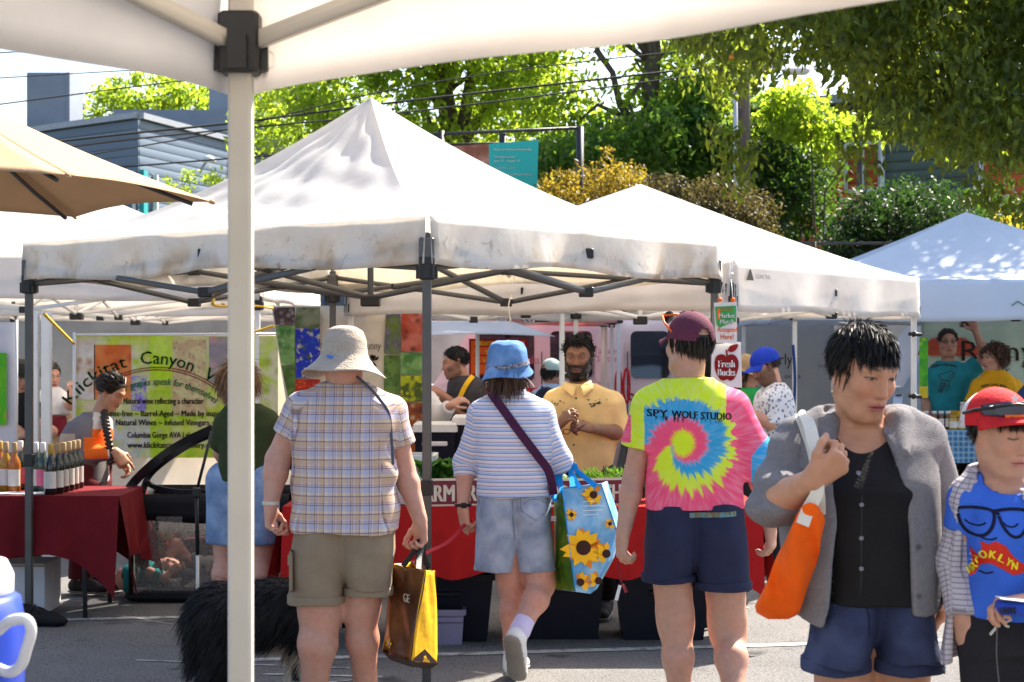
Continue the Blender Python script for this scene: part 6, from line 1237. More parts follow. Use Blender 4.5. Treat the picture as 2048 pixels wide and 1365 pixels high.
hair_obj('hair', root, c, B, .90, M_hair_db, 2600, .06, lambda x, y, z: (y < .055) & (z > -.035+np.maximum(y, 0)*1.5) & ~((np.abs(x) > .06) & (y > -.02) & (z < .02)), lambda L: np.stack([L[:, 0]*0, -1+0*L[:, 0], -.25-L[:, 2]*2], 1), .004, .1, 72, [((0, .055, .05), (0, .9, -.3)), ((0, 0, -.03), (0, .6, -1))], jit=.08, capgrow=1.05, liftn=.02)
br_ = MB(); p = q['p']; path = smooth_path([p(205, 815, .02), p(210, 838, -.10), p(214, 866, -.16), p(220, 900, -.17), p(221, 928, -.16)], 8); 
for i, pt in enumerate(path[:-1]): br_.lathe([(.004, -.016), (.021, -.006), (.022, .006), (.006, .018)], pt+np.array((.006*(-1)**i, 0, 0)), 8, axis=(path[i+1]-pt))
br_.build('braid', M_hair_db, root)
# ---- person in olive shirt behind the white pole
q = simple_person('person seen from behind in olive T-shirt and denim shorts, partly hidden by the white pole', 9.3, (478, 770), (.15, .98, -.15), [(808, 455, 520, .08), (822, 444, 545, .10), (850, 438, 552, .12), (930, 440, 536, .13), (958, 440, 530, .13)],
    [A((540, 845, 0), (556, 905, .1), (530, 935, .22), (515, 930, .28), (0, -.5, -.7), 1, fat=.02), A((450, 845, 0), (442, 905, .12), (462, 932, .25), (475, 930, .3), (0, -.5, -.7), -1, fat=.02)], plain('olive_cotton', (.036, .048, .018)), 1.0, PINK, h=.01, pants='shorts', pants_m=denim('mid_denim', (.16, .24, .40), (.24, .33, .48)), neck=(482, 812), seed=81, hipw=.12)
hair_obj('hair', q['root'], q['c'], q['B'], 1.0, M_hair_lb, 2600, .10, lambda x, y, z: (y < .06) & (z > -.06), lambda L: np.stack([L[:, 0]*1, -.2+0*L[:, 0], -1+0*L[:, 0]], 1), .005, .8, 82, [((0, .06, .05), (0, .9, -.3)), ((0, 0, -.05), (0, .3, -1))], curl=.3, grow=1.08, capgrow=1.07)
# ---- man in grey shirt with yellow strap, profile
q = simple_person('man in charcoal T-shirt with yellow bag strap looking down, seen in profile', 13.0, (910, 726), (-.93, -.30, -.22), [(752, 908, 950, .07), (764, 898, 966, .11), (785, 894, 972, .13), (840, 900, 968, .13)],
    [A((938, 778, -.12), (930, 828, -.14), (882, 788, -.18), (866, 780, -.18), (0, .5, -.8), -1, sl=.9, fat=.02), A((920, 776, .12), (905, 822, .1), (875, 800, .0), (862, 795, 0), (0, .5, -.8), 1, fat=.02)], plain('charcoal_cotton', (.050, .044, .046)), 1.0, (.40, .19, .12), prof=True, h=.011, neck=(924, 758), face=dict(brow=(.01, .008, .006), beard=(.10, .06, .045, .6), eyes='closed'), seed=91)
hair_obj('hair', q['root'], q['c'], q['B'], 1.0, M_hair_bk, 1500, .018, lambda x, y, z: (y < .07) & (z > .0+np.maximum(y, 0)*.9) | (y < -.03) & (z > -.04), lambda L: np.stack([L[:, 0], -.6+0*L[:, 0], -.3+0*L[:, 0]], 1), .004, .2, 92, [((0, .06, .06), (0, .9, -.35)), ((0, .0, .01), (0, .6, -1))], capgrow=1.03)
p = q['p']; ribbon_path(smooth_path([p(946, 752, -.13), p(932, 770, -.20), p(918, 800, -.205), p(912, 822, -.19)], 6), .035, (0, -1, .1), .006).build('yellow_strap', plain('yellow_webbing', (.75, .42, .02)), q['root'])
# ---- person in white long sleeves beside the bins, mostly hidden
q = simple_person('person in white long-sleeved top bending behind the grey tent leg', 12.6, (815, 735), (-.5, -.8, -.3), [(770, 800, 850, .08), (785, 785, 868, .11), (820, 790, 878, .12), (880, 795, 880, .12)],
    [A((862, 795, 0), (884, 830, -.1), (900, 812, -.2), (910, 806, -.2), (0, .5, -.8), -1, sl=1.9, fat=.02), A((795, 795, 0), (785, 840, -.1), (800, 860, -.2), (805, 866, -.2), (0, .5, -.8), 1, sl=1.9)], plain('white_cotton', (.70, .67, .66), .85, .2, 120), 1.0, FAIR, h=.011, neck=(825, 772), seed=101)
hair_obj('hair', q['root'], q['c'], q['B'], 1.0, M_hair_br, 900, .05, lambda x, y, z: (y < .04) & (z > -.04) | (z > .07), lambda L: np.stack([L[:, 0], -.3+0*L[:, 0], -.9+0*L[:, 0]], 1), .006, .5, 102, [((0, .04, .05), (0, .9, -.4)), ((0, 0, -.03), (0, .3, -1))])
# ---- backpacker in pale cap
q = simple_person('person with pale mint cap and dark backpack seen between the stalls', 16.0, (1104, 746), (.72, .68, -.05), [(768, 1085, 1122, .08), (780, 1070, 1136, .11), (800, 1066, 1140, .13), (860, 1070, 1136, .13)],
    [A((1072, 790, 0), (1066, 830, .05), (1075, 860, -.1), (1080, 868, -.1), (1, 0, 0), -1, fat=.02), A((1134, 790, 0), (1142, 830, .05), (1138, 862, .1), (1140, 870, .1), (-1, 0, 0), 1, fat=.02)], plain('sky_cotton', (.50, .60, .74)), 1.0, FAIR, h=.013, neck=(1104, 772), seed=111)
M_mint = plain('mint_cotton', (.50, .62, .54)); cap_hat(q['root'], q['c'], q['B'], 1.02, M_mint, M_mint, arch=True)
hair_obj('hair', q['root'], q['c'], q['B'], 1.0, M_hair_db, 800, .05, lambda x, y, z: (y < .03) & (z < .04) & (z > -.05), lambda L: np.stack([L[:, 0], -.3+0*L[:, 0], -1+0*L[:, 0]], 1), .006, .5, 112, [((0, 0, 0), (0, 1, 0)), ((0, 0, .04), (0, 0, 1)), ((0, 0, -.05), (0, 0, -1))])
bp2 = thing('backpack', 'dark navy backpack worn by the person in the pale mint cap', 'bag', tuple(q['p'](1095, 830, -.2))); V, Q = sdf([cone(q['p'](1094, 800, -.20), q['p'](1094, 850, -.22), .12, .14, .03, n=(0, 1, 0), s=.6)], .012); mesh_obj('pack_body', V, Q, plain('navy_nylon', (.02, .025, .05), .5), bp2)
for x in (1082, 1112): ribbon_path(smooth_path([q['p'](x+6, 772, -.02), q['p'](x+2, 782, -.11), q['p'](x-4, 805, -.14)], 5), .04, (0, -1, .3), .012).build('shoulder_strap', MATS['navy_nylon'], bp2)
# ---- man in blue cap and floral shirt
def floral(nt, tc):
    v = nt.nodes.new('ShaderNodeTexVoronoi'); v.inputs['Scale'].default_value = 42; v.inputs['Randomness'].default_value = 1; nz = nt.nodes.new('ShaderNodeTexNoise'); nz.inputs['Scale'].default_value = 55
    ad = nt.nodes.new('ShaderNodeVectorMath'); ad.operation = 'MULTIPLY_ADD'; nt.links.new(nz.outputs['Color'], ad.inputs[0]); ad.inputs[1].default_value = (.03, .03, .03); nt.links.new(tc.outputs['Object'], ad.inputs[2]); nt.links.new(ad.outputs[0], v.inputs['Vector'])
    r = nt.nodes.new('ShaderNodeMapRange'); r.inputs[1].default_value = .48; r.inputs[2].default_value = .36; nt.links.new(v.outputs['Distance'], r.inputs[0]); sp = nt.nodes.new('ShaderNodeSeparateXYZ'); nt.links.new(v.outputs['Color'], sp.inputs[0]); g = nodes_math(nt, 'GREATER_THAN', sp.outputs[0], .38)
    return nodes_mix(nt, nodes_math(nt, 'MULTIPLY', r.outputs[0], g), (.68, .68, .72), nodes_mix(nt, sp.outputs[1], (.03, .035, .10), (.16, .20, .36)))
q = simple_person('man in royal blue cap and white floral shirt looking down at his phone', 12.0, (1530, 733), (-.80, -.18, -.50), [(766, 1540, 1566, .065), (784, 1524, 1580, .09), (812, 1513, 1587, .105), (860, 1512, 1588, .115), (900, 1516, 1590, .12)],
    [A((1538, 795, -.14), (1542, 850, -.14), (1492, 822, -.2), (1474, 812, -.2), (0, .5, -.8), -1, sl=.95, fat=.010), A((1530, 790, .13), (1520, 840, .13), (1490, 820, .02), (1476, 812, 0), (0, .5, -.8), 1, sl=.9, fat=.025)], mat('floral_cotton', pattern=floral, rough=.85, var=.04, bump=.1), 1.0, FAIR, prof=True, h=.011, pants_m=plain('dark_jeans', (.02, .022, .03)), neck=(1546, 764), face=dict(brow=(.02, .015, .01), beard=(.08, .045, .03, .8), eyes='closed'), seed=121)
M_royal = plain('royal_blue_cotton', (.015, .045, .42)); cap_hat(q['root'], q['c'], basis((-.85, -.18, -.30)), 1.02, M_royal, M_royal)
hair_obj('hair', q['root'], q['c'], q['B'], 1.0, M_hair_db, 900, .025, lambda x, y, z: (y < .02) & (z < .05) & (z > -.04) & ~((np.abs(x) > .06) & (y > -.02) & (z < .02)), lambda L: np.stack([L[:, 0], -.4+0*L[:, 0], -.9+0*L[:, 0]], 1), .005, .4, 122, [((0, -.02, 0), (0, 1, 0)), ((0, 0, .04), (0, 0, 1)), ((0, 0, -.04), (0, 0, -1))])
# ---- person in green top and tan hat beside him
q = simple_person('person in green tank top, tan hat and sunglasses partly hidden by the sign', 12.6, (1497, 748), (.75, -.45, -.35), [(775, 1485, 1515, .07), (788, 1470, 1525, .09), (820, 1472, 1522, .11), (880, 1470, 1520, .12)],
    [A((1478, 800, -.1), (1474, 845, -.1), (1500, 850, -.2), (1512, 848, -.2), (0, .5, -.8), 1, sl=.12), A((1512, 800, .1), (1516, 845, .1), (1525, 850, 0), (1534, 850, 0), (0, .5, -.8), -1, sl=.12)], plain('green_jersey', (.02, .28, .07)), .95, FAIR, prof=True, h=.011, neck=(1497, 780), seed=131)
hat_shell('tan_hat', q['root'], q['c'], q['B'], [(.002, .132, -.012), (.07, .125, -.012), (.096, .09, -.012), (.104, .04, -.012), (.11, .03, -.012), (.15, .02, -.012)], plain('tan_cotton', (.30, .22, .13)), None, 28)
hair_obj('hair', q['root'], q['c'], q['B'], .95, M_hair_br, 900, .14, lambda x, y, z: (y < .03) & (z < .05) & (z > -.06), lambda L: np.stack([L[:, 0], -.2+0*L[:, 0], -1+0*L[:, 0]], 1), .006, .7, 132, [((0, 0, 0), (0, 1, 0)), ((0, 0, .04), (0, 0, 1)), ((0, 0, -.05), (0, 0, -1))])
gl = MB(); gg = lambda x, y, z: q['c']+q['B'] @ np.array((x, y, z)); [gl.lathe([(.001, .003), (.026, .002), (.026, -.002), (.001, -.003)], gg(s_*.033, .098, .012), 10, axis=q['B'][:, 1]) for s_ in (-1, 1)]; gl.tube([gg(-.075, 0, .015), gg(-.06, .09, .018), gg(.06, .09, .018), gg(.075, 0, .015)], .003, 5); gl.build('dark_glasses', M_blk, q['root'])
# ---- honey stall holders
M_tealt = plain('teal_cotton', (.020, .21, .25)); M_yelt = plain('mustard_cotton', (.68, .33, .012))
q = simple_person('man in teal bee-print T-shirt and glasses with one arm raised to the tent frame', 15.0, (1896, 686), (-.12, -.98, -.02), [(722, 1876, 1916, .08), (732, 1862, 1936, .10), (750, 1856, 1944, .12), (800, 1858, 1930, .13), (832, 1860, 1930, .14)],
    [A((1862, 750, 0), (1852, 800, .04), (1856, 838, -.12), (1862, 848, -.14), (.6, .3, 0), 1, fat=.03, sl=.8), A((1934, 744, 0), (1972, 716, .0), (1951, 662, -.02), (1944, 644, -.02), (-.5, -.8, 0), -1, fat=.03, sl=.62, curl=(.2, .2, .25, .3))], M_tealt, 1.02, (.42, .22, .15), h=.012, face=dict(brow=(.03, .02, .015), eyes='squint'), neck=(1896, 724), seed=141)
hair_obj('hair', q['root'], q['c'], q['B'], 1.02, M_hair_db, 1000, .02, lambda x, y, z: (y < .06) & (z > .02) | (y < -.02) & (z > -.05) | (z > .09), lambda L: np.stack([L[:, 0]+.3, .3+0*L[:, 0], -.2+0*L[:, 0]], 1), .005, .1, 142, [((0, .055, .07), (0, .85, -.5)), ((0, 0, 0), (0, .6, -1))], capgrow=1.03)
gg = lambda x, y, z: q['c']+q['B'] @ np.array((x, y, z)); gl = MB(); [gl.tube([gg(s_*.033+.021*math.cos(a), .098, .010+.015*math.sin(a)) for a in np.linspace(0, 6.283, 12)], .0022, 5) for s_ in (-1, 1)]; gl.tube([gg(-.080, .0, .012), gg(-.055, .092, .014)], .0022, 5); gl.tube([gg(.080, .0, .012), gg(.055, .092, .014)], .0022, 5); gl.build('spectacles', M_blk, q['root'])
def bee(q, px, py, d, m):
    mb = MB(); k = d/F; pq = lambda x, y: P(px+x, py+y, d-.13)
    def st(pts, w):
        r_ = ribbon_path(smooth_path([np.array(pq(*t)) for t in pts], 4), w*k, (0, -1, 0), .0005); mb.add(r_.V, r_.Fc)
    for i in range(5): st([(-8-i*1.2, 8+i*4), (-2-i*1.3, 10+i*4.2), (3-i*2, 8+i*4)], 2.2)
    st([(0, 5), (10, -4), (20, -14), (12, 2), (2, 6)], 1.2); st([(-2, 4), (-12, -6), (2, -12), (16, -16)], 1.2); st([(-6, 4), (4, 3), (9, 8), (7, 14), (-2, 12)], 1.4); st([(0, 14), (4, 20), (2, 26)], 1); st([(4, 12), (9, 18), (9, 24)], 1)
    text_mb(mb, 'RAINY DAY BEES', pq(2, -24), (1, 0, 0), (0, 0, 1), 6.5*k, 44*k, 0, bold=.35*k, warp=lambda u, v: (u, v-(u/(22*k))**2*4*k+2*k)); refine(mb); decal(mb, q['shirt'], (0, 1, 0), .005).build('bee_print', M_blk, q['shirt'])
bee(q, 1890, 758, 15.0, None)
q = simple_person('person with curly hair in mustard bee-print T-shirt looking left at the honey stall', 14.7, (1986, 716), (-.86, -.42, -.12), [(740, 1972, 2006, .08), (752, 1954, 2030, .10), (775, 1948, 2038, .12), (840, 1954, 2032, .13)],
    [A((1956, 770, 0), (1945, 815, -.02), (1962, 848, -.2), (1966, 856, -.2), (.6, .3, 0), 1, fat=.035, sl=.85), A((2030, 770, 0), (2042, 815, 0), (2030, 850, -.1), (2028, 858, -.1), (-.6, .3, 0), -1, fat=.035, sl=.85)], M_yelt, .98, FAIR, h=.012, neck=(1990, 744), seed=151)
hair_obj('curly_hair', q['root'], q['c'], q['B'], .98, M_hair_br, 1800, .10, lambda x, y, z: (y < .05) & (z > -.06) & ~((y > .03) & (z < .04)) | (z > .08), lambda L: L*4+np.array((0, -.3, -.6)), .007, .6, 152, [((0, .05, .05), (0, .9, -.4)), ((0, 0, -.05), (0, .3, -1))], curl=.9, flat=.6, capgrow=1.08, grow=1.08)
bee(q, 1985, 798, 14.7, None)
q = simple_person('person in dark blue sleeve cut off by the right edge near the honey stall', 14.2, (2070, 735), (-.8, -.5, -.2), [(770, 2052, 2086, .08), (785, 2036, 2104, .11), (830, 2036, 2104, .13), (860, 2038, 2102, .13)],
    [A((2040, 800, 0), (2032, 840, -.1), (2044, 862, -.2), (2048, 868, -.2), (.6, .3, 0), 1, sl=1.9, fat=.025), A((2100, 800, 0), (2108, 840, 0), (2100, 870, 0), (2100, 880, 0), (-1, 0, 0), -1, sl=1.9)], plain('slate_blue_cotton', (.035, .07, .15)), 1.0, FAIR, h=.013, neck=(2068, 772), seed=161)
hair_obj('hair', q['root'], q['c'], q['B'], 1.0, M_hair_db, 700, .05, lambda x, y, z: (y < .05) & (z > -.05) | (z > .08), lambda L: np.stack([L[:, 0], -.3+0*L[:, 0], -.9+0*L[:, 0]], 1), .006, .5, 162, [((0, .05, .05), (0, .9, -.4)), ((0, 0, -.05), (0, .3, -1))])
# ---- person in black behind the tie-dye shirt
q = simple_person('person dressed in black standing behind the tie-dye shirt, mostly hidden', 10.25, (1418, 745), (-.3, .95, 0), [(790, 1400, 1450, .08), (802, 1388, 1470, .10), (840, 1384, 1478, .12), (930, 1388, 1500, .13), (970, 1390, 1504, .13)],
    [A((1470, 820, 0), (1488, 885, .03), (1482, 950, -.05), (1480, 966, -.05), (-1, 0, 0), 1, sl=.9), A((1392, 820, 0), (1380, 885, .05), (1384, 950, 0), (1385, 966, 0), (1, 0, 0), -1, sl=.9)], M_blkcloth, 1.0, TAN, h=.012, neck=(1424, 790), seed=171)
hair_obj('hair', q['root'], q['c'], q['B'], 1.0, M_hair_bk, 1100, .07, lambda x, y, z: (y < .05) & (z > -.06), lambda L: np.stack([L[:, 0], -.2+0*L[:, 0], -1+0*L[:, 0]], 1), .005, .6, 172, [((0, .05, .05), (0, .9, -.4)), ((0, 0, -.05), (0, .3, -1))])
# ---- two people far left behind the wine table
q = simple_person('person in black shirt and dark hat behind the left grey tent leg', 13.6, (42, 755), (.5, -.8, -.3), [(785, 30, 62, .08), (798, 18, 72, .10), (830, 16, 76, .12), (880, 18, 74, .12)],
    [A((24, 815, 0), (20, 850, -.05), (50, 870, -.2), (60, 872, -.2), (0, .5, -.8), 1, fat=.02), A((68, 812, 0), (74, 850, -.1), (56, 868, -.25), (50, 870, -.25), (0, .5, -.8), -1, fat=.02)], M_blkcloth, 1.0, TAN, h=.013, pants_m=M_khaki, neck=(44, 790), seed=181)
hat_shell('dark_hat', q['root'], q['c'], q['B'], [(.002, .132, -.012), (.07, .125, -.012), (.096, .09, -.012), (.104, .04, -.012), (.12, .03, -.012)], plain('dark_felt', (.03, .03, .025)), None, 28)
q = simple_person('person in white T-shirt with maroon apron far left behind white posts', 15.2, (101, 752), (.6, -.7, -.2), [(776, 88, 118, .08), (788, 72, 134, .10), (810, 68, 138, .12), (830, 72, 134, .13)],
    [A((76, 800, 0), (70, 838, 0), (85, 852, -.2), (92, 854, -.2), (0, .5, -.8), 1, fat=.03), A((132, 800, 0), (142, 812, -.1), (142, 792, -.3), (142, 786, -.3), (0, 1, 0), -1, fat=.03)], plain('white_jersey', (.66, .64, .64)), 1.0, PINK, h=.013, pants_m=plain('tan_trousers', (.38, .27, .17)), neck=(102, 778), seed=191)
hair_obj('hair', q['root'], q['c'], q['B'], 1.0, M_hair_db, 700, .03, lambda x, y, z: (y < .05) & (z > -.03) | (z > .08), lambda L: np.stack([L[:, 0], -.3+0*L[:, 0], -.5+0*L[:, 0]], 1), .006, .3, 192, [((0, .05, .05), (0, .9, -.4)), ((0, 0, -.03), (0, .3, -1))])
V, Q = sdf([loft([(PX(103, 15.2), 15.2, PZ(870, 15.2), .15, .14), (PX(103, 15.2), 15.2, PZ(832, 15.2), .145, .135)], 0)], .013); mesh_obj('apron', V, Q, plain('maroon_apron', (.16, .015, .025)), q['root'])
# ================================================================ stalls, goods and signs
def photo(name, cols, scale=6, rough=.6):
    cols = [tuple(np.clip((np.mean(c)+(np.array(c)-np.mean(c))*1.45)*.84, .004, 1)) for c in cols]
    def pat(nt, tc):
        def nz(s, dd=4):
            n = nt.nodes.new('ShaderNodeTexNoise'); n.inputs['Scale'].default_value = s; n.inputs['Detail'].default_value = dd; n.inputs['Distortion'].default_value = .6; nt.links.new(tc.outputs['Object'], n.inputs['Vector']); return n.outputs[0]
        v = nt.nodes.new('ShaderNodeTexVoronoi'); v.inputs['Scale'].default_value = scale*2.2; nt.links.new(tc.outputs['Object'], v.inputs['Vector'])
        def rp(x, a, b): r = nt.nodes.new('ShaderNodeMapRange'); r.inputs[1].default_value = a; r.inputs[2].default_value = b; nt.links.new(x, r.inputs[0]); return r.outputs[0]
        c = nodes_mix(nt, rp(nz(scale), .42, .58), cols[0], cols[1]); c = nodes_mix(nt, rp(v.outputs['Distance'], .42, .12), c, cols[2]) if len(cols) > 2 else c
        return nodes_mix(nt, rp(nz(scale*3), .55, .66), c, cols[3]) if len(cols) > 3 else c
    return mat(name, pattern=pat, rough=rough, var=.12, scale=scale*4)
def panel(root, x0, y0, x1, y1, d, m, name='photo_print', th=.003, lab=None, xb0=None, xb1=None):
    a, b = (x0 if xb0 is None else xb0), (x1 if xb1 is None else xb1); return quad(MB(), [P(a, y1, d), P(b, y1, d), P(x1, y0, d), P(x0, y0, d)], th).build(name, m, root, label=lab)
def hanging(root, x0, y0, x1, y1, d, m, name='cloth', wav=.02, per=5, th=.003, xb0=None, seed=0, nx=30):
    def fn(u, v):
        xa = x0+((x0 if xb0 is None else xb0)-x0)*v; q = P(xa+(x1-xa)*u, y0+(y1-y0)*v, d); q.y += wav*math.sin(u*per*2+seed)*(.3+v)*.7+wav*.5*math.sin(u*per*5+v*2+seed); return q
    return MB().grid(fn, nx, 10, thick=th).build(name, m, root)
M_red = plain('red_cloth', (.36, .010, .010), .8, .15, 60, .10); M_wine = plain('burgundy_cloth', (.14, .008, .012), .85, .15, 60, .12); M_tbl = mat('table_plastic', (.5, .5, .48), .5); M_card = mat('cardboard', (.30, .20, .12), .85, .12, 6); M_card_w = mat('white_carton', (.55, .54, .56), .8, .1, 6)
def draped_table(name, lab, cat, x0, x1, y0, y1, z, cloth, drop, clab, ccat, corner=.16, folds=16, seed=0):
    t = thing(name, lab, 'table', ((x0+x1)/2, (y0+y1)/2, 0))
    MB().box(((x0+x1)/2, (y0+y1)/2, z-.025), (x1-x0, y1-y0, .04), bev=.008).build('table_top', M_tbl, t)
    for x in (x0+.22, x1-.22):
        for y, s_ in ((y0+.08, -1), (y1-.08, 1)): MB().tube([(x, y+.12*-s_*0, z-.05), (x+.02, y+s_*.03, .0)], .014, 8).build('leg', M_dark, t)
        MB().tube([(x+.01, y0+.09, .3), (x+.01, y1-.09, .3)], .010, 6).build('stretcher', M_dark, t)
    e = .012; c = thing('tablecloth', clab, ccat, ((x0+x1)/2, (y0+y1)/2, z)); mb = MB(); per = [(x0-e, y0-e), (x1+e, y0-e), (x1+e, y1+e), (x0-e, y1+e)]; zt = z+.004
    mb.grid(lambda u, v: (x0-e+(x1-x0+2*e)*u, y0-e+(y1-y0+2*e)*v, zt+.002*math.sin(u*19)*math.sin(v*7)), 24, 10); r = random.Random(seed); ph = [r.uniform(0, 6) for _ in range(8)]
    for i in range(4):
        a, b = V3((*per[i], 0)), V3((*per[(i+1) % 4], 0)); L = (b-a).length; n = (b-a).cross(V3((0, 0, 1))).normalized(); k = max(2, int(folds*L/2))
        def fn(u, v, a=a, b=b, n=n, L=L, i=i, k=k):
            p = a.lerp(b, u); cd = min(u, 1-u)*L; cor = math.exp(-cd/.16); dr = drop+corner*cor+.02*math.sin(u*k*2.1+ph[i]); f = v**1.3*(.022*math.sin(u*k*3.1+ph[i])+.014*math.sin(u*k*7+ph[i+4]))*(1-cor*.4)+.012*v; sp = cor*.09*v
            q = p+n*(f+sp); return (q.x, q.y, zt-dr*v)
        mb.grid(fn, int(24*L)+8, 10)
    mb.build('cloth', cloth, c); return t, c
# ---------------------------------------------------------------- vegetable stall
draped_table('folding_table', 'long folding table of the vegetable stall under the red cloth', 'table', -1.19, 1.30, 8.95, 9.70, .745, M_red, .36, 'bright red tablecloth on the vegetable stall table', 'tablecloth', .12, 14, 3)
M_maroon = plain('maroon_board', (.16, .025, .04), .6, 0); M_creamp = plain('cream_print', (.62, .52, .40), .7, 0)
for i, (x0, x1, yl, yr, lab) in enumerate(((826, 1010, 988, 962, 'maroon FARM FRESH board on the red table beside the grey tent leg'), (1086, 1247, 972, 966, 'maroon FARM FRESH board on the red table behind the sunflower bag'))):
    d0, d1 = 8.93, 9.02; b = thing('sign_board', lab, 'sign', tuple(P((x0+x1)/2, 1016, 8.97)), 'farm fresh boards'); h = 52*d0/F; a_ = P(x0, yl+52, d0); b_ = P(x1, yr+50, d1); a_.z = max(a_.z, .752); b_.z = max(b_.z, .752); up_ = V3((0, .12, 1)).normalized()
    quad(MB(), [a_, b_, b_+up_*h, a_+up_*h], .008).build('board', M_maroon, b); rt = (b_-a_).normalized()
    text_mb(MB(), 'FARM FRESH', a_.lerp(b_, .5)+up_*h*.16, rt, up_, h*.92, (b_-a_).length*.93, .003, bold=.0035).build('lettering', M_creamp, b); 
    fr_ = MB()
    for u0, u1 in ((a_, b_), (a_+up_*h, b_+up_*h), (a_, a_+up_*h), (b_, b_+up_*h)): fr_.bar(u0, u1, .006, .012)
    fr_.build('rim', M_creamp, b)
def tub(lab, x, y, z, sx, sy, h, m, lid=None, cat='bin', name='storage_bin', group=None):
    t = thing(name, lab, cat, (x, y, z), group); mb = MB(); w = .006
    def ring(k, zz): return [V3((x+a*sx/2*k, y+b*sy/2*k, zz)) for a, b in ((-1, -1), (1, -1), (1, 1), (-1, 1))]
    o0, o1, i1, i0 = ring(.86, z), ring(1, z+h), ring(.97, z+h), ring(.83, z+.012); v = o0+o1+i1+i0; f = [[3, 2, 1, 0], [12, 13, 14, 15]]
    for k in range(3):
        for i in range(4): f.append([k*4+i, k*4+(i+1) % 4, k*4+4+(i+1) % 4, k*4+4+i])
    mb.add(v, f).build('body', m, t); r = MB()
    for i in range(4): r.bar(o1[i]+V3((0, 0, -.012)), o1[(i+1) % 4]+V3((0, 0, -.012)), .022, .03)
    r.build('rim', lid or m, t)
    if lid: MB().box((x, y, z+h+.012), (sx*1.04, sy*1.04, .03), bev=.008).build('lid', lid, t)
    MB().box((x, y-sy*.485, z+h*.72), (.16, .02, .03), bev=.006).build('handle', lid or m, t); return t
M_navyp = plain('navy_plastic', (.007, .009, .018), .4, 0); M_whitep = plain('white_plastic', (.62, .60, .58), .4, 0); M_clear = mat('cloudy_purple_plastic', (.30, .28, .42), .25, .08, spec=.5, trans=.3)  # navy taken near black: deep shade under the red table is put into it
d_ = 10.9; bz = .72
t2 = thing('folding_table', 'white folding table carrying the navy bins behind the vegetable stall', 'table', (-.42, 11.0, 0)); MB().box((-.42, 11.0, bz-.02), (1.2, .6, .04), bev=.008).build('table_top', M_tbl, t2)
for x in (-.95, .11):
    for y in (10.75, 11.25): MB().tube([(x, y, bz-.04), (x, y, 0)], .014, 8).build('leg', M_dark, t2)
tub('navy storage bin with white lid, left one behind the kale', PX(872, d_), d_, bz, .26, .36, .36, M_navyp, M_whitep, group='navy bins'); tub('navy storage bin with white lid, behind the striped shoulder', PX(948, d_), d_+.1, bz, .26, .36, .40, M_navyp, M_whitep, group='navy bins')
tub('white plastic tub at the table end behind the plaid shirt', PX(812, 9.4), 9.42, .752, .32, .30, .24, M_whitep, name='plastic_tub', cat='tub'); tub('low white crate beside the maroon board at the plaid elbow', PX(810, 9.05), 9.12, .752, .20, .22, .13, M_whitep, name='plastic_tub', cat='tub')
tub('cloudy purple plastic tub on the asphalt behind the brown bag', PX(897, 9.15), 9.2, .0, .17, .26, .185, M_clear, name='plastic_tub', cat='tub')
tub('added black crate standing for the shade under the red tablecloth, left one', -.35, 9.35, 0, .5, .4, .36, M_navyp, name='crate', cat='crate', group='dark crates under the red table'); tub('added black crate for the shade under the red tablecloth behind bare legs', .25, 9.42, 0, .5, .4, .38, M_navyp, name='crate', cat='crate', group='dark crates under the red table'); tub('added black crate for the shade under the red table at its right end', .82, 9.4, 0, .5, .4, .36, M_navyp, name='crate', cat='crate', group='dark crates under the red table')  # made-up crates, added to give the dark shade under the table
# leafy greens
def kale(lab, cx, cy, z, rx, ry, h, n, m, seed, L=.13, feather=False, name='leafy_greens'):
    t = thing(name, lab, 'greens', (cx, cy, z)); r = random.Random(seed)
    if feather:
        cl = [((cx+r.uniform(-rx, rx), cy+r.uniform(-ry, ry), z+r.uniform(.02, h)), .05, 90) for _ in range(n)]; V, T = leaf_mesh('f', [c[0] for c in cl], [c[1] for c in cl], [c[2] for c in cl], .035, droop=-.6, wid=.16, seed=seed); link('fronds', mk_mesh('fronds', V-np.array((cx, cy, z)), [T]), m, t); put(t.children[0], kind='stuff'); return t
    for i in range(n):
        b = V3((cx+r.uniform(-rx, rx)*.7, cy+r.uniform(-ry, ry)*.7, z+.005)); a = r.uniform(0, 6.28); lean = r.uniform(.1, .8); ln = L*r.uniform(.75, 1.3); hh = h*r.uniform(.6, 1.05); ph = r.uniform(0, 6)
        dr = V3((math.cos(a), math.sin(a), 0)); sd = V3((-math.sin(a), math.cos(a), 0))
        def fn(u, v, b=b, dr=dr, sd=sd, lean=lean, ln=ln, hh=hh, ph=ph):
            w = .055*math.sin(math.pi*min(1, v*.9+.08))**.7*(1+.0*v); rf = .010*math.sin(v*26+ph)*abs(u-.5)*2; return b+dr*(lean*ln*v*v*1.6)+V3((0, 0, hh*math.sin(min(v*1.9, 1.75))))+sd*((u-.5)*2*w)+V3((0, 0, rf+abs(u-.5)*.03))
        MB().grid(fn, 6, 12).build('leaf', m, t)
    return t
M_kale = mat('kale_leaf', (.035, .13, .022), .5, .3, 14, bump=.5, bscale=60, trans=.25, tcol=(.14, .34, .03)); M_kale2 = mat('lettuce_leaf', (.05, .17, .02), .5, .3, 14, bump=.4, bscale=60, trans=.3, tcol=(.22, .45, .04)); M_dill = leaf_mat('fern_green', (.05, .14, .02), (.22, .42, .04), .4)
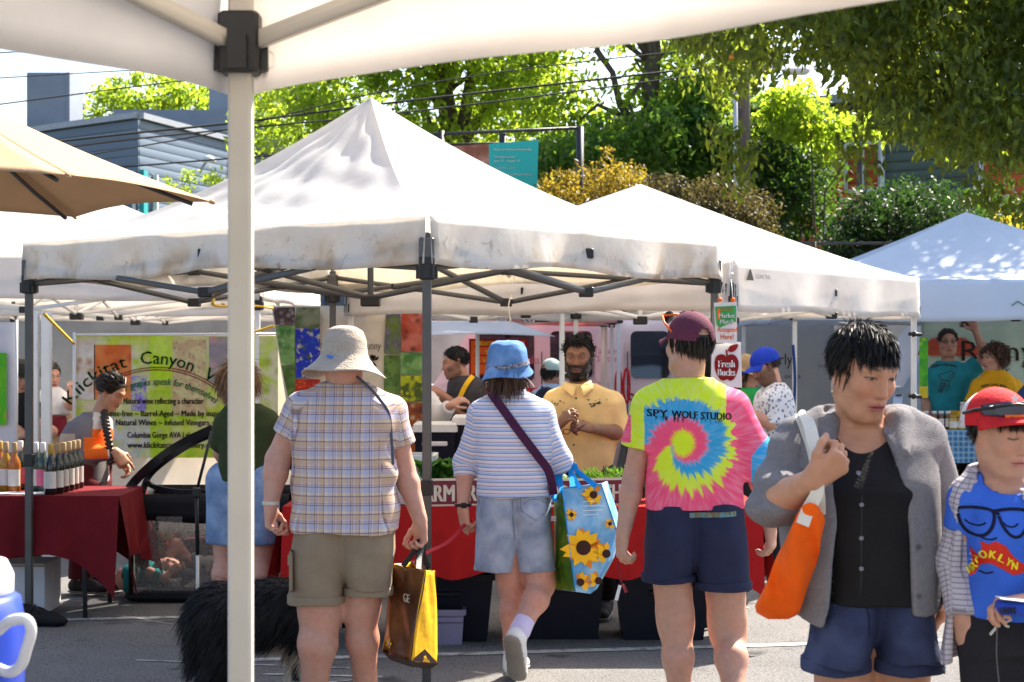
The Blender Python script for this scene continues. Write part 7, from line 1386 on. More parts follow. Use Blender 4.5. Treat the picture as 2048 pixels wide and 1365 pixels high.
kale('big bunch of dark leafy kale behind the maroon board', PX(884, 9.25), 9.28, .755, .12, .10, .20, 34, M_kale, 5); kale('feathery green fennel heap on the table beside the tie-dye sleeve', PX(1238, 9.35), 9.35, .755, .17, .12, .13, 26, M_dill, 6, feather=True); kale('lettuces on the table behind the sunflower bag handles', PX(1120, 9.35), 9.4, .755, .14, .12, .10, 24, M_kale2, 7, L=.09); kale('low green chard by the hip of the tie-dye shirt', PX(1285, 9.2), 9.2, .755, .09, .08, .09, 14, M_kale, 8, L=.08)
ck = thing('chalkboard', 'small dark A-frame chalkboard on the table behind the tie-dye sleeve', 'sign', tuple(P(1240, 965, 9.55))); a0, a1 = P(1216, 960, 9.55), P(1262, 960, 9.6); tp = P(1244, 885, 9.66); a0.z = a1.z = .752
MB().poly([a0, a1, P(1258, 884, 9.64), P(1240, 884, 9.64)], (0, -1, .2), .012).build('slate', plain('slate', (.06, .065, .06), .8, .1), ck)
for u, v in ((a0, P(1240, 884, 9.63)), (a1, P(1258, 884, 9.63)), (P(1240, 884, 9.63), P(1258, 884, 9.63)), (a1+V3((.03, .25, 0)), P(1258, 884, 9.66))): MB().bar(u, v, .018, .018).build('frame', M_pole, ck)
# ---------------------------------------------------------------- wine stall
draped_table('folding_table', 'folding table of the wine stall under the burgundy cloth', 'table', -4.4, -2.30, 9.95, 10.66, .715, M_wine, .34, 'dark burgundy tablecloth with long corner folds on the wine table', 'tablecloth', .24, 12, 9)
G_bk = mat('dark_wine_glass', (.006, .010, .008), .08, .1, spec=.7); G_yl = mat('yellow_wine_glass', (.42, .24, .02), .08, .1, spec=.7, trans=.4); G_am = mat('amber_wine_glass', (.45, .17, .03), .08, .1, spec=.7, trans=.4); G_gr = mat('green_wine_glass', (.02, .045, .03), .08, .1, spec=.7)
M_lab = plain('paper_label', (.66, .62, .56), .7, 0); M_labp = plain('pink_label', (.66, .14, .24), .7, 0); M_cork = mat('cork', (.35, .24, .12), .8); M_gold = plain('gold_foil', (.45, .28, .06), .4, 0)
def bottle(px, d, gm, lm, cm, lab, z=.723, h=.29, k=1.0):
    x = PX(px, d); t = thing('wine_bottle', lab, 'bottle', (x, d, z), 'wine bottles on the burgundy table'); r = .037*k
    MB().lathe([(r*.9, 0), (r, .008), (r, h*.56), (r*.93, h*.62), (r*.55, h*.72), (r*.38, h*.78), (r*.36, h*.97), (r*.42, h*.975), (r*.42, h)], (x, d, z), 16).build('glass', gm, t)
    lb = MB(); lb.grid(lambda u, v: (x+(r+.0012)*math.sin((u-.5)*2.6), d-(r+.0012)*math.cos((u-.5)*2.6), z+h*(.12+.34*v)), 12, 1, smooth=False).build('label', lm, t); MB().lathe([(r*.40, h*.80), (r*.44, h*.86), (r*.46, h*1.0), (r*.40, h*1.012)], (x, d, z), 12).build('capsule', cm, t); return t
for a in ((0, 10.35, G_am, M_lab, M_gold, 'amber bottle at the very left end of the wine row'), (12, 10.25, G_yl, M_lab, M_cork, 'yellow wine bottle with round pale label left of the tent leg'), (29, 10.2, G_am, M_lab, M_cork, 'orange wine bottle with pale label beside the grey tent leg'), (41, 10.38, G_gr, M_labp, M_whitep, 'bottle with pink label half behind the grey tent leg'), (60, 10.4, G_gr, M_lab, M_whitep, 'dark green bottle with white top just right of the tent leg'), (72, 10.22, G_gr, M_lab, M_whitep, 'green bottle with white capsule and round label'), (86, 10.2, G_gr, M_labp, M_whitep, 'dark bottle with pink label next to the black bottles'), (101, 10.02, G_bk, M_lab, M_gold, 'black bottle with gold neck, front left of the black group'), (116, 10.1, G_bk, M_lab, M_cork, 'black bottle with wide white label, second of the black group'), (127, 10.2, G_bk, M_lab, M_cork, 'black bottle with white label, third of the black group'), (138, 10.3, G_bk, M_lab, M_cork, 'black bottle with white label, fourth of the black group'), (147, 10.4, G_bk, M_lab, M_cork, 'black bottle with white label, fifth of the black group'), (156, 10.5, G_bk, M_lab, M_cork, 'black bottle at the far right end by the sweater')): bottle(*a)
pp = thing('price_sheet', 'white price sheet lying on the burgundy tablecloth', 'paper', tuple(P(40, 990, 10.1))); MB().box((PX(45, 10.08), 10.08, .7245), (.30, .16, .002)).build('sheet', M_white, pp)
for i, (x, y, sx, sy, h, m, lab) in enumerate(((-2.98, 10.3, .42, .36, .30, M_card_w, 'white carton under the wine table, right one'), (-3.42, 10.25, .36, .36, .26, M_card_w, 'white carton under the wine table behind the cloth corner'), (-3.95, 10.3, .4, .36, .3, M_card, 'brown carton under the left end of the wine table'))):
    b = thing('carton', lab, 'box', (x, y, 0), 'cartons under the wine table'); MB().box((x, y, h/2), (sx, sy, h), bev=.004).build('box_body', m, b); MB().box((x, y-sy/2-.001, h*.96), (sx*.98, .004, .012)).build('flap_edge', M_card, b)
w = thing('tent_weight', 'flat black weight bag lying at the foot of the left grey tent leg', 'weight bag', (PX(70, 9.75), 9.75, 0)); V, Q = sdf([cone((PX(40, 9.8), 9.8, .05), (PX(112, 9.7), 9.7, .03), .13, .06, .03, n=(0, 0, 1), s=.5)], .012, None, wrinkle(.01, 3)); mesh_obj('bag', V, Q, M_blkcloth, w); MB().tube([P(60, 1225, 9.62), P(70, 1210, 9.62), P(80, 1228, 9.62)], .008, 6).build('handle', M_blk, w)
# ---------------------------------------------------------------- play pen with a child and soft toys
pen = thing('play_pen', 'black-framed play pen with grey mesh sides and folded dome arches behind the wine table', 'play pen', (-2.0, 10.9, 0)); X0, X1, Y0, Y1 = PX(262, 10.55), PX(588, 10.55), 10.55, 11.3
M_net = mat('grey_netting', (.16, .155, .15), .9, .15, 60, alpha=.66); M_pen = plain('black_nylon', (.010, .010, .012), .55, .15, 60)
MB().box(((X0+X1)/2, (Y0+Y1)/2, .05), (X1-X0+.08, Y1-Y0, .075), bev=.02).build('base_tray', M_pen, pen)
for x in (X0, X1):
    for y in (Y0, Y1): MB().tube([(x, y, .06), (x, y, .62)], .016, 8).build('post', M_pen, pen)
for a, b in (((X0, Y0), (X1, Y0)), ((X0, Y1), (X1, Y1)), ((X0, Y0), (X0, Y1)), ((X1, Y0), (X1, Y1))):
    A_, B_ = V3((*a, .60)), V3((*b, .60)); MB().grid(lambda u, v: A_.lerp(B_, u)+V3((0, 0, -.075+.15*v-.03*math.sin(math.pi*u)*(1-v))), 16, 3, thick=.03).build('padded_rail', M_pen, pen); MB().grid(lambda u, v: A_.lerp(B_, u)+V3((0, .004*math.sin(u*20), -.52+.46*v)), 16, 4).build('mesh_side', M_net, pen)
for pts, w_ in (([(252, 992), (268, 965), (310, 925), (360, 890), (425, 858)], .055), ([(285, 985), (300, 950), (345, 912), (400, 880), (455, 862)], .035), ([(290, 962), (312, 975), (360, 984), (430, 982), (520, 972)], .03), ([(560, 905), (590, 940), (596, 985)], .05), ([(430, 862), (470, 858), (520, 868), (565, 908)], .035)):
    ribbon_path(smooth_path([np.array(P(x, y, 10.56+.1*i % .2)) for i, (x, y) in enumerate(pts)], 6), w_, (0, -1, 0), .02).build('dome_arch', M_pen, pen)
tri = thing('light_stand', 'thin black stand with white lower end in front of the play pen', 'stand', (PX(395, 9.9), 9.9, 0)); MB().tube([P(424, 862, 9.95), P(393, 984, 9.9)], .009, 8).build('boom', M_blk, tri); MB().tube([P(393, 984, 9.9), (PX(395, 9.9), 9.9, .38)], .012, 8).build('pole', M_blk, tri); MB().tube([(PX(395, 9.9), 9.9, .38), (PX(395, 9.9), 9.9, 0.0)], .010, 8).build('lower_pole', M_fr_white, tri); MB().box(P(393, 985, 9.9), (.045, .04, .06), bev=.008).build('clamp', M_blk, tri)
kid = thing('person', 'small child in teal top lying among soft toys inside the play pen', 'person', tuple(P(310, 1165, 10.85))); pk_ = fp(10.85); ch = pk_(338, 1138); Bk = basis((.3, -.5, .8), (.9, .3, .2)); pr = head_prims(ch, Bk, .78, neck=pk_(312, 1146), nr=.035)+[cone(pk_(300, 1150), pk_(255, 1158), .075, .08, .03), cone(pk_(256, 1156), pk_(330, 1150, .2), .06, .05, .03), cone(pk_(330, 1150, .2), pk_(352, 1088, .2), .048, .038, .02), cone(pk_(352, 1088, .2), pk_(378, 1120, .22), .036, .03, .02), cone(pk_(378, 1120, .22), pk_(400, 1125, .2), .03, .025, .02), cone(pk_(300, 1145, -.1), pk_(330, 1158, -.14), .034, .028, .02), cone(pk_(330, 1158, -.14), pk_(345, 1140, -.1), .026, .022, .02), cone(pk_(345, 1140, -.1), pk_(352, 1132, -.08), .022, .02, .01)]
body(kid, pr, lambda V: head_paint(V, ch, Bk, .78, PINK, LIP, (.1, .06, .04), eyes='closed'), .009); V, Q = sdf([cone(pk_(303, 1149), pk_(262, 1157), .084, .088, .03), cone(pk_(302, 1145, -.05), pk_(318, 1152, -.12), .05, .045, .02)], .009, None, wrinkle(.008, 5)); mesh_obj('teal_top', V, Q, plain('teal_jersey', (.02, .24, .25)), kid); V, Q = sdf([cone(pk_(258, 1157), pk_(318, 1152, .18), .085, .066, .03), cone(pk_(318, 1152, .18), pk_(440, 1138, .2), .07, .06, .05)], .01, None, wrinkle(.008, 6)); mesh_obj('olive_trousers', V, Q, plain('olive_twill', (.07, .065, .03)), kid)
hair_obj('hair', kid, ch, Bk, .78, M_hair_lb, 600, .04, lambda x, y, z: (y < .03) & (z > -.02) | (z > .07), lambda L: np.stack([L[:, 0], -.5+0*L[:, 0], .2+0*L[:, 0]], 1), .005, .3, 3, [((0, .03, .05), (0, .9, -.4)), ((0, 0, 0), (0, .4, -1))])
def toy(lab, x, y, d, r, m, m2, name='soft_toy', ears=True):
    t = thing(name, lab, 'soft toy', tuple(P(x, y, d)), 'soft toys in the play pen'); c = np.array(P(x, y, d)); V, Q = sdf([ell(c+(0, 0, r*1.1), (r, r*.9, r*.9)), ell(c+(0, .02, -r*.2), (r*1.1, r, r*1.1), None, .03)]+([cone(c+(s_*r*.8, 0, r*1.7), c+(s_*r*1.1, 0, r*1.9), r*.35, r*.3, .01) for s_ in (-1, 1)] if ears else [])+[cone(c+(s_*r*.8, -.02, 0), c+(s_*r*1.7, -r, -r*.6), r*.4, r*.35, .02) for s_ in (-1, 1)], r*.09, None, wrinkle(.004, 3)); mesh_obj('plush_body', V, Q, m, t)
    for s_ in (-1, 1): MB().lathe([(r*.01, r*.1), (r*.14, 0), (r*.01, -r*.1)], c+(s_*r*.35, -r*.86, r*1.25), 8, axis=(0, 1, 0)).build('eye', M_blk, t)
    MB().lathe([(r*.01, r*.2), (r*.3, 0), (r*.01, -r*.2)], c+(0, -r*.85, r*.95), 10, axis=(0, 1, 0)).build('muzzle', m2, t)
toy('round tan monkey toy in the middle of the play pen', 338, 1104, 11.1, .062, plain('tan_plush', (.30, .21, .13)), M_orp); toy('white toy with dark eye patches at the right of the play pen', 420, 1165, 10.75, .085, plain('cream_plush', (.55, .48, .42)), plain('pink_plush', (.6, .3, .3))); toy('grey elephant toy lying beside the white toy', 375, 1172, 10.8, .055, plain('grey_plush', (.16, .15, .16)), plain('blue_plush', (.1, .16, .3)), ears=False); toy('pale small toy on the floor of the play pen beside the child', 348, 1180, 10.7, .035, plain('pale_plush', (.5, .45, .42)), M_cream)
rb = thing('storage_box', 'dull red plastic box standing behind the play pen mesh', 'box', tuple(P(400, 1100, 11.5))); MB().box(P(398, 1085, 11.5), (.20, .2, .50), bev=.01).build('box_body', plain('dull_red_plastic', (.30, .07, .06), .5, 0), rb); MB().box(P(404, 1055, 11.39), (.09, .01, .06), bev=.004).build('handle', M_pen, rb); rb.location.z = 0
# ---------------------------------------------------------------- banners and sheets
sw = thing('side_wall', 'plain white tent side wall behind the winery banner', 'tent wall', tuple(P(380, 1000, 13.6))); hanging(sw, 148, 668, 618, 1092, 13.6, M_can, 'sheet', .03, 4, seed=2, nx=40)
wb = thing('winery_banner', 'printed winery banner with arched green title hanging behind the wine table', 'banner', tuple(P(330, 915, 13.2))); D = 13.2
panel(wb, 152, 672, 556, 916, D+.004, photo('meadow_print', [(.50, .56, .16), (.62, .62, .40), (.66, .56, .42), (.36, .50, .05)], 3), 'banner_cloth')
for x0, y0, x1, y1, m in ((152, 680, 190, 800, photo('pale_wood_print', [(.6, .48, .38), (.7, .66, .6), (.45, .3, .2)], 5)), (188, 690, 262, 800, photo('orange_clay_print', [(.55, .16, .06), (.62, .26, .14), (.5, .12, .05)], 3)), (262, 752, 292, 822, photo('lavender_print', [(.32, .26, .55), (.48, .50, .36), (.22, .16, .45)], 14)), (300, 672, 345, 760, photo('lime_print', [(.45, .62, .06), (.55, .66, .2)], 4)), (345, 680, 412, 830, photo('grape_print', [(.52, .40, .26), (.62, .56, .34), (.40, .27, .20)], 11)), (418, 674, 455, 765, photo('grey_figure_print', [(.28, .25, .26), (.36, .33, .30), (.5, .3, .3)], 4)), (205, 832, 300, 916, photo('white_flower_print', [(.62, .60, .58), (.50, .52, .40), (.56, .56, .30)], 5)), (300, 780, 345, 916, photo('vine_leaf_print', [(.38, .52, .05), (.5, .56, .18), (.5, .42, .3)], 5)), (455, 672, 556, 916, photo('leaf_print', [(.40, .50, .12), (.6, .58, .44), (.3, .36, .1)], 4))): panel(wb, x0, y0, x1, y1, D, m, 'photo_print', .002)
M_grnp = plain('green_print', (.015, .27, .07), .7, 0); M_drp = plain('dark_red_print', (.20, .012, .02), .7, 0); M_brnp = plain('dark_brown_print', (.030, .014, .012), .7, 0); kk = D/F
def arc(R, off=0): return lambda u, v: ((R*kk+v)*math.sin(u/(R*kk)+off), (R*kk+v)*math.cos(u/(R*kk)+off)-R*kk)
for s_, w_, o in (('Klickitat', 150, -.60), ('Canyon', 112, .145), ('Winery', 118, .80)): text_mb(MB(), s_, P(305, 728, D-.005), (1, 0, 0), (0, 0, 1), 36*kk, w_*kk*.92, .002, bold=.2*kk, warp=arc(200, o)).build('lettering', M_grnp, wb)
mb = MB()
for R_ in (200, 195): mb.tube([P(315+R_*math.sin(a), 735+200-R_*math.cos(a), D-.006) for a in np.linspace(-.62, .75, 24)], 1.0*kk, 4)
mb.build('double_arch', M_drp, wb); text_mb(MB(), 'our grapes speak for themselves', P(318, 770, D-.005), (1, 0, 0), (0, 0, 1), 20*kk, 205*kk, .002, bold=.25*kk, shear=.25, warp=arc(185, .1)).build('lettering', M_grnp, wb)
for y, s_, xc, w_ in ((808, 'Natural wine reflecting a character', 327, 160), (833, 'Sulfite-free ~ Barrel-Aged ~ Made by inspiration', 338, 262), (851, 'Natural Wines ~ Infused Vinegars ~ Eggs', 345, 226), (876, 'Columbia Gorge AVA Lyle, WA ~', 338, 166), (896, 'www.klickitatcanyonwinery.com', 345, 180)): tx(wb, s_, xc, y, D-.004, 12.5, w_, M_brnp, bold=.4)
MB().tube([P(148, 665, 13.15), P(148, 940, 13.15)], .012, 6).build('side_pole', M_fr_white, wb); MB().tube([P(146, 670, 13.18), P(558, 668, 13.18)], .010, 6).build('top_pole', M_fr_white, wb)
fb = thing('farm_banner', 'cream farm banner with photo strips hanging at the back of the weathered tent', 'banner', tuple(P(700, 930, 12.1))); D = 12.1
hanging(fb, 543, 612, 852, 935, D+.03, plain('cream_vinyl', (.62, .54, .42), .6, .1), 'banner_cloth', .008, 3, xb0=592)
PH = dict(tree=photo('tree_bark_print', [(.06, .04, .04), (.16, .10, .09), (.30, .26, .24)], 9), land=photo('meadow_tree_print', [(.06, .10, .03), (.25, .26, .18), (.04, .05, .02)], 6), cab=photo('cabbage_print', [(.07, .16, .05), (.20, .32, .14), (.28, .40, .22)], 8), blue=photo('sky_blossom_print', [(.03, .06, .34), (.04, .08, .36), (.05, .09, .04), (.55, .5, .42)], 7), tom=photo('tomato_print', [(.45, .07, .01), (.25, .04, .01), (.5, .2, .04)], 20), red=photo('pink_bloom_print', [(.34, .08, .06), (.45, .18, .15), (.10, .03, .02)], 6), lav=photo('lavender_row_print', [(.10, .10, .12), (.12, .16, .05), (.18, .15, .24)], 9), pep=photo('yellow_pepper_print', [(.35, .38, .03), (.06, .08, .02), (.5, .5, .08)], 11), chk=photo('chicken_print', [(.10, .03, .02), (.24, .08, .04), (.5, .38, .28)], 8), grn=photo('herb_print', [(.06, .11, .03), (.13, .2, .07), (.03, .05, .02)], 10))
for x0, y0, x1, y1, k, xb in ((545, 615, 590, 650, 'tree', 551), (592, 615, 640, 655, 'land', None), (551, 652, 590, 730, 'cab', 563), (592, 657, 640, 756, 'blue', None), (563, 732, 590, 800, 'grn', 577), (590, 759, 640, 800, 'tom', None), (772, 622, 801, 708, 'lav', 768), (803, 622, 849, 703, 'red', None), (768, 711, 799, 790, 'grn', None), (801, 706, 849, 749, 'cab', None), (772, 793, 799, 860, 'land', None), (801, 752, 849, 803, 'pep', None), (801, 806, 849, 928, 'chk', None), (590, 803, 640, 925, 'grn', None)): panel(fb, x0, y0, x1, y1, D, PH[k], 'photo_print', .002, xb0=xb)
tx(fb, 'Bunny', 744, 699, D-.002, 16, 36, M_brnp)
for x, y in ((655, 692), (746, 722)):
    mb = MB(); r = random.Random(x)
    for _ in range(9): a = r.uniform(0, 6.28); mb.add([P(x, y, D-.004), P(x+16*math.cos(a), y+14*math.sin(a), D-.004), P(x+9*math.cos(a+.5), y+9*math.sin(a+.5), D-.004)], [[0, 1, 2]])
    mb.build('bramble_motif', M_brnp, fb)
gb = thing('grey_banner', 'pale grey cloth banner with faint dark lettering behind the floral shirt', 'banner', tuple(P(1530, 830, 17.4))); hanging(gb, 1385, 598, 1668, 905, 17.4, plain('pale_grey_cloth', (.40, .38, .36), .8, .1, 20, noise_col=(.34, .32, .31), sc_=3), 'banner_cloth', .05, 3); tx(gb, 'rly', 1572, 730, 17.28, 24, 26, M_brnp); tx(gb, 'ooks', 1585, 757, 17.28, 10, 32, M_brnp); tx(gb, 'LOCAL', 1650, 735, 17.28, 6, 26, M_brnp)
hb_ = thing('honey_banner', 'pale green banner with red umbrella print and dark title behind the honey stall', 'banner', tuple(P(1960, 840, 16.4))); D = 16.4; hanging(hb_, 1842, 636, 2120, 905, D, plain('mint_vinyl', (.36, .46, .38), .7, .1, 20, noise_col=(.44, .52, .42), sc_=2), 'banner_cloth', .012, 3)
tx(hb_, 'Rainy', 1998, 722, D-.03, 42, 150, M_brnp); tx(hb_, 'r', 2016, 748, D-.03, 16, 8, M_brnp); mb = MB(); c0 = P(1898, 712, D-.03)
for i in range(6): a, b = math.pi*i/6, math.pi*(i+.94)/6; mb.add([c0]+[c0+V3((.30*math.cos(a+(b-a)*t), 0, .20*math.sin(a+(b-a)*t)*(1-.10*math.sin(math.pi*t)))) for t in (0, .25, .5, .75, 1)], [[0, i_+1, i_] if False else [0, i_, i_+1] for i_ in range(1, 5)])
mb.build('umbrella_print', plain('brick_red_print', (.42, .07, .04), .8, 0), hb_)
gs = thing('pole_banner', 'narrow green banner tied to the white tent leg beside the teal shirt', 'banner', tuple(P(1846, 795, 13.3))); panel(gs, 1839, 676, 1856, 772, 13.3, photo('green_poster_print', [(.10, .32, .04), (.05, .2, .04), (.25, .4, .06)], 8), 'cloth'); panel(gs, 1839, 773, 1856, 796, 13.3, photo('yellow_poster_print', [(.5, .4, .05), (.4, .36, .1)], 8), 'cloth')
wpb = thing('poster_board', 'white display board with green market poster at the left edge', 'board', tuple(P(10, 905, 12.2))); panel(wpb, -60, 645, 30, 905, 12.2, M_card_w, 'board', .02); panel(wpb, -50, 706, 13, 850, 12.17, photo('leaf_green_poster', [(.10, .36, .03), (.16, .42, .06), (.5, .42, .06)], 4), 'poster'); MB().tube([P(33, 640, 12.15), P(33, 910, 12.15)], .012, 6).build('edge_tube', M_fr_white, wpb)
for x in (68, 93): 
    pt = thing('white_post', f'white upright post beside the grey tent leg, {"left" if x == 68 else "right"} of the pair', 'post', (PX(x, 13), 13, 0), 'pair of white posts'); MB().box((PX(x, 13), 13, .93), (.075, .06, 1.86), bev=.008).build('upright', M_fr_white, pt); MB().box((PX(x, 13), 13, .01), (.16, .16, .02)).build('foot_plate', M_fr_white, pt)
# signs on the tent legs
d0 = 9.75; mm = thing('hanging_sign', 'white sign with green field and orange lettering at the weathered tent right corner', 'sign', tuple(P(1452, 690, d0))); quad(MB(), [P(1432, 686, d0), P(1474, 688, d0), P(1474, 604, d0), P(1428, 606, d0)], .006).build('board', M_white, mm)
mb = MB(); mb.poly([P(x, y, d0-.006) for x, y in ((1433, 650), (1440, 656), (1452, 650), (1472, 644), (1472, 612), (1430, 614))], (0, -1, 0), .002).build('green_field', plain('leaf_green_print', (.06, .36, .10), .7, 0), mm)
for y, s_, h, w_, m in ((622, 'SNAP', 6, 24, M_gold), (636, 'Market', 9.5, 32, M_ink), (648, 'Match', 9.5, 28, M_ink), (664, 'Accepted', 10, 40, M_orp), (679, 'Here!', 11, 26, M_orp)): tx(mm, s_, 1454, y, d0-.01, h, w_, m, bold=.35)
MB().poly([P(x, y, d0-.009) for x, y in ((1436, 640), (1440, 640), (1441, 620), (1437, 616), (1434, 622))], (0, -1, 0), .002).build('carrot_print', M_orp, mm)
for x in (1440, 1466): MB().lathe([(.004, -.012), (.012, -.006), (.012, .006), (.004, .012)], P(x, 600, d0-.01), 8).build('orange_clip', M_orp, mm)
MB().tube([P(1440, 600, d0), P(1448, 560, d0+.03), P(1462, 560, d0+.03), P(1466, 600, d0)], .003, 5).build('cord', M_white, mm)
fbk = thing('apple_sign', 'white sign with dark red apple hanging below the green and orange sign', 'sign', tuple(P(1455, 775, d0+.03))); d1 = d0+.03; quad(MB(), [P(1422, 772, d1), P(1484, 776, d1), P(1482, 684, d1), P(1424, 690, d1)], .006).build('board', M_white, fbk)
def smoothpoly(pts, d): return [P(x, y, d) for x, y in [tuple(q) for q in smooth_path([np.array(a, float) for a in pts+[pts[0]]], 4)[:-1]]]
M_apple = plain('apple_red_print', (.22, .012, .015), .7, 0); ap = [(1453, 714), (1445, 709), (1434, 712), (1429, 725), (1431, 742), (1439, 758), (1447, 762), (1454, 759), (1461, 762), (1469, 757), (1476, 740), (1477, 724), (1471, 712), (1461, 709)]
MB().poly(smoothpoly(ap, d1-.006), (0, -1, 0), .002).build('apple_print', M_apple, fbk); MB().poly(smoothpoly([(1455, 702), (1461, 692), (1476, 689), (1472, 700), (1463, 705)], d1-.006), (0, -1, 0), .002).build('leaf_print', M_apple, fbk); ribbon_path([P(1454, 713, d1-.008), P(1453, 700, d1-.008)], .01, (0, -1, 0), .001).build('stalk_print', M_apple, fbk)
tx(fbk, 'Fresh', 1453, 735, d1-.011, 15, 32, M_ink, bold=.6); tx(fbk, 'Bucks', 1453, 752, d1-.011, 15, 34, M_ink, bold=.6)
# ---------------------------------------------------------------- tamale stand behind
M_vanw = mat('van_paint_pink_cast', (.82, .68, .74), .25, .03, 2, spec=.6); M_vang = mat('van_glass', (.015, .018, .03), .06, .05, spec=.9); M_tyre = plain('tyre_rubber', (.02, .02, .02), .8, .1); M_silver = mat('van_paint_silver', (.30, .35, .44), .3, .03, 2, spec=.6, metal=.3)  # pink light from the red canopies is put into the van colour
def van(lab, x0, x1, y, paint, rear_right=True):
    t = thing('parked_van', lab, 'van', ((x0+x1)/2, y+.95, 0)); L = x1-x0; pf = [(0, .42), (.02, .95), (.06, 1.06), (.20, 1.16), (.30, 1.90), (.34, 2.0), (.96, 2.02), (.985, 1.94), (1, 1.1), (1, .42)]
    def sec(yy, k): return [V3((x0+L*(.5+(a-.5)*(1 if k else .985)), yy, (z if k or z < 1.2 else 1.2+(z-1.2)*.985))) for a, z in pf]
    rows = [sec(y+.10, 0), sec(y, 1)] and [[V3((p.x, y+o, p.z)) if p.z < 1.15 else V3((p.x+(0), y+o+(p.z-1.15)*.13*(1 if o < .9 else -1), p.z)) for p in sec(0, 1)] for o in (0, 1.9)]
    n = len(pf); v = rows[0]+rows[1]; f = [list(range(n))[::-1], [n+i for i in range(n)]]+[[i, (i+1) % n, n+(i+1) % n, n+i] for i in range(n)]; MB().add(v, f).build('body', paint, t)
    def side(a0, a1, z0, z1, m, name, r=.06, proud=.006):
        pts = []
        for cx_, cz, s0 in ((a1-r/L, z1-r, 0), (a0+r/L, z1-r, 1), (a0+r/L, z0+r, 2), (a1-r/L, z0+r, 3)):
            for k in range(4): an = (s0+k/3)*math.pi/2; X, Z = x0+L*cx_+r*math.cos(an), cz+r*math.sin(an); pts.append(V3((X, y-proud+max(0, Z-1.15)*.13, Z)))
        return MB().poly(pts, (0, -1, .13), .008).build(name, m, t)
    side(.30, .43, 1.22, 1.78, M_vang, 'front_window'); side(.466, .561, 1.25, 1.78, M_vang, 'side_window'); side(.567, .632, 1.2, 1.8, paint, 'window_panel', proud=.004); side(.648, .735, 1.25, 1.78, M_vang, 'side_window'); side(.78, .95, 1.25, 1.78, M_vang, 'rear_window')
    for a in (.29, .447, .64, .76): MB().box((x0+L*a, y-.002, 1.0), (.012, .01, 1.1)).build('door_seam', M_dark, t)
    for a in (.17, .80):
        w = MB().lathe([(.2, 0), (.36, 0), (.37, .03), (.37, .2), (.36, .22), (.2, .22)], (x0+L*a, y-.03, .37), 22, axis=(0, 1, 0)).build('wheel', M_tyre, t); MB().lathe([(.02, -.01), (.2, 0), (.2, .04), (.02, .05)], (x0+L*a, y-.04, .37), 16, axis=(0, 1, 0)).build('hub_cap', M_silver, w)
    for a in (.45, .62, .8): MB().box((x0+L*a, y+.5, 2.05), (.12, .9, .05)).build('roof_bar', M_dark, t)
    return t
pv = van('pale pink tamale van with red lettering parked behind the stalls', -1.9, 3.1, 19.2, M_vanw); M_redp = plain('red_script_print', (.62, .03, .05), .6, 0); M_pinkp = plain('rose_print', (.55, .16, .24), .6, 0)
for s_, x, y, h, w_ in (('Tamales', 1212, 708, 13, 48), ('Seattle!', 1216, 724, 13, 44), ('tamales', 1058, 728, 18, 40)): tx(pv, s_, x, y, 19.17, h, w_, M_pinkp)
mb = MB()
for x, h in ((1237, 62), (1253, 68)): mb.tube([P(x+6*math.cos(a), 772+h/2*math.sin(a), 19.12) for a in np.linspace(0, 6.283, 20)], .014, 5)
mb.build('tall_loop_print', M_redp, pv); tx(pv, 'om', 1272, 802, 19.14, 24, 30, M_redp, bold=1); MB().box(P(1010, 790, 19.16), (1.1, .012, .16)).build('red_stripe', M_redp, pv)
van('silver-blue van partly hidden behind the dark-haired woman', 3.4, 8.2, 19.0, M_silver)
om = thing('menu_board', 'orange tamale menu board with yellow lettering hanging by the pink van', 'sign', tuple(P(997, 770, 16.0))); D = 16.0; panel(om, 938, 678, 1056, 752, D, plain('dark_red_board', (.30, .02, .015), .6, 0), 'frame_board', .03); panel(om, 942, 682, 1050, 748, D-.02, plain('orange_board', (.80, .12, .012), .6, 0), 'board', .01); M_ylp = plain('yellow_board_print', (.85, .5, .04), .6, 0)
for y, s_, w_ in ((691, 'FROZEN TAMALES', 90), (709, 'Six Pack', 50), (725, 'Two Dozen', 62), (742, 'to go', 34)): tx(om, s_, 996, y, D-.033, 9, w_, M_ylp, bold=.6)
for y in (696, 713, 730): panel(om, 948, y-3, 1044, y-1, D-.032, MATS['dark_red_board'], 'row_line', .002)
MB().tube([P(942, 748, D+.03), (PX(942, D), D+.03, 0)], .015, 6).build('support', M_dark, om); MB().tube([P(1050, 748, D+.03), (PX(1050, D), D+.03, 0)], .015, 6).build('support', M_dark, om)
aw = thing('white_awning', 'flat white awning below the pink valance above the tamale counter', 'awning', tuple(P(960, 672, 15.4))); MB().grid(lambda u, v: P(800+310*u-v*90*u, 673-31*v-5*math.sin(math.pi*u)*(1-v), 15.2+.9*v), 16, 8, thick=.004).build('canvas', M_can, aw); MB().tube([P(955, 668, 15.6), (PX(955, 15.6), 15.6, 0)], .018, 8).build('pole', M_fr_white, aw)
for x, d__ in ((1124, 13.9),): 
    wp = thing('white_post', 'thin white post left of the bearded man under the clean tent', 'post', (PX(x, d__), d__, 0)); MB().tube([P(x, 628, d__), (PX(x, d__), d__, 0)], .022, 8).build('upright', M_fr_white, wp); MB().box((PX(x, d__), d__, .01), (.1, .1, .02)).build('foot_plate', M_fr_white, wp)
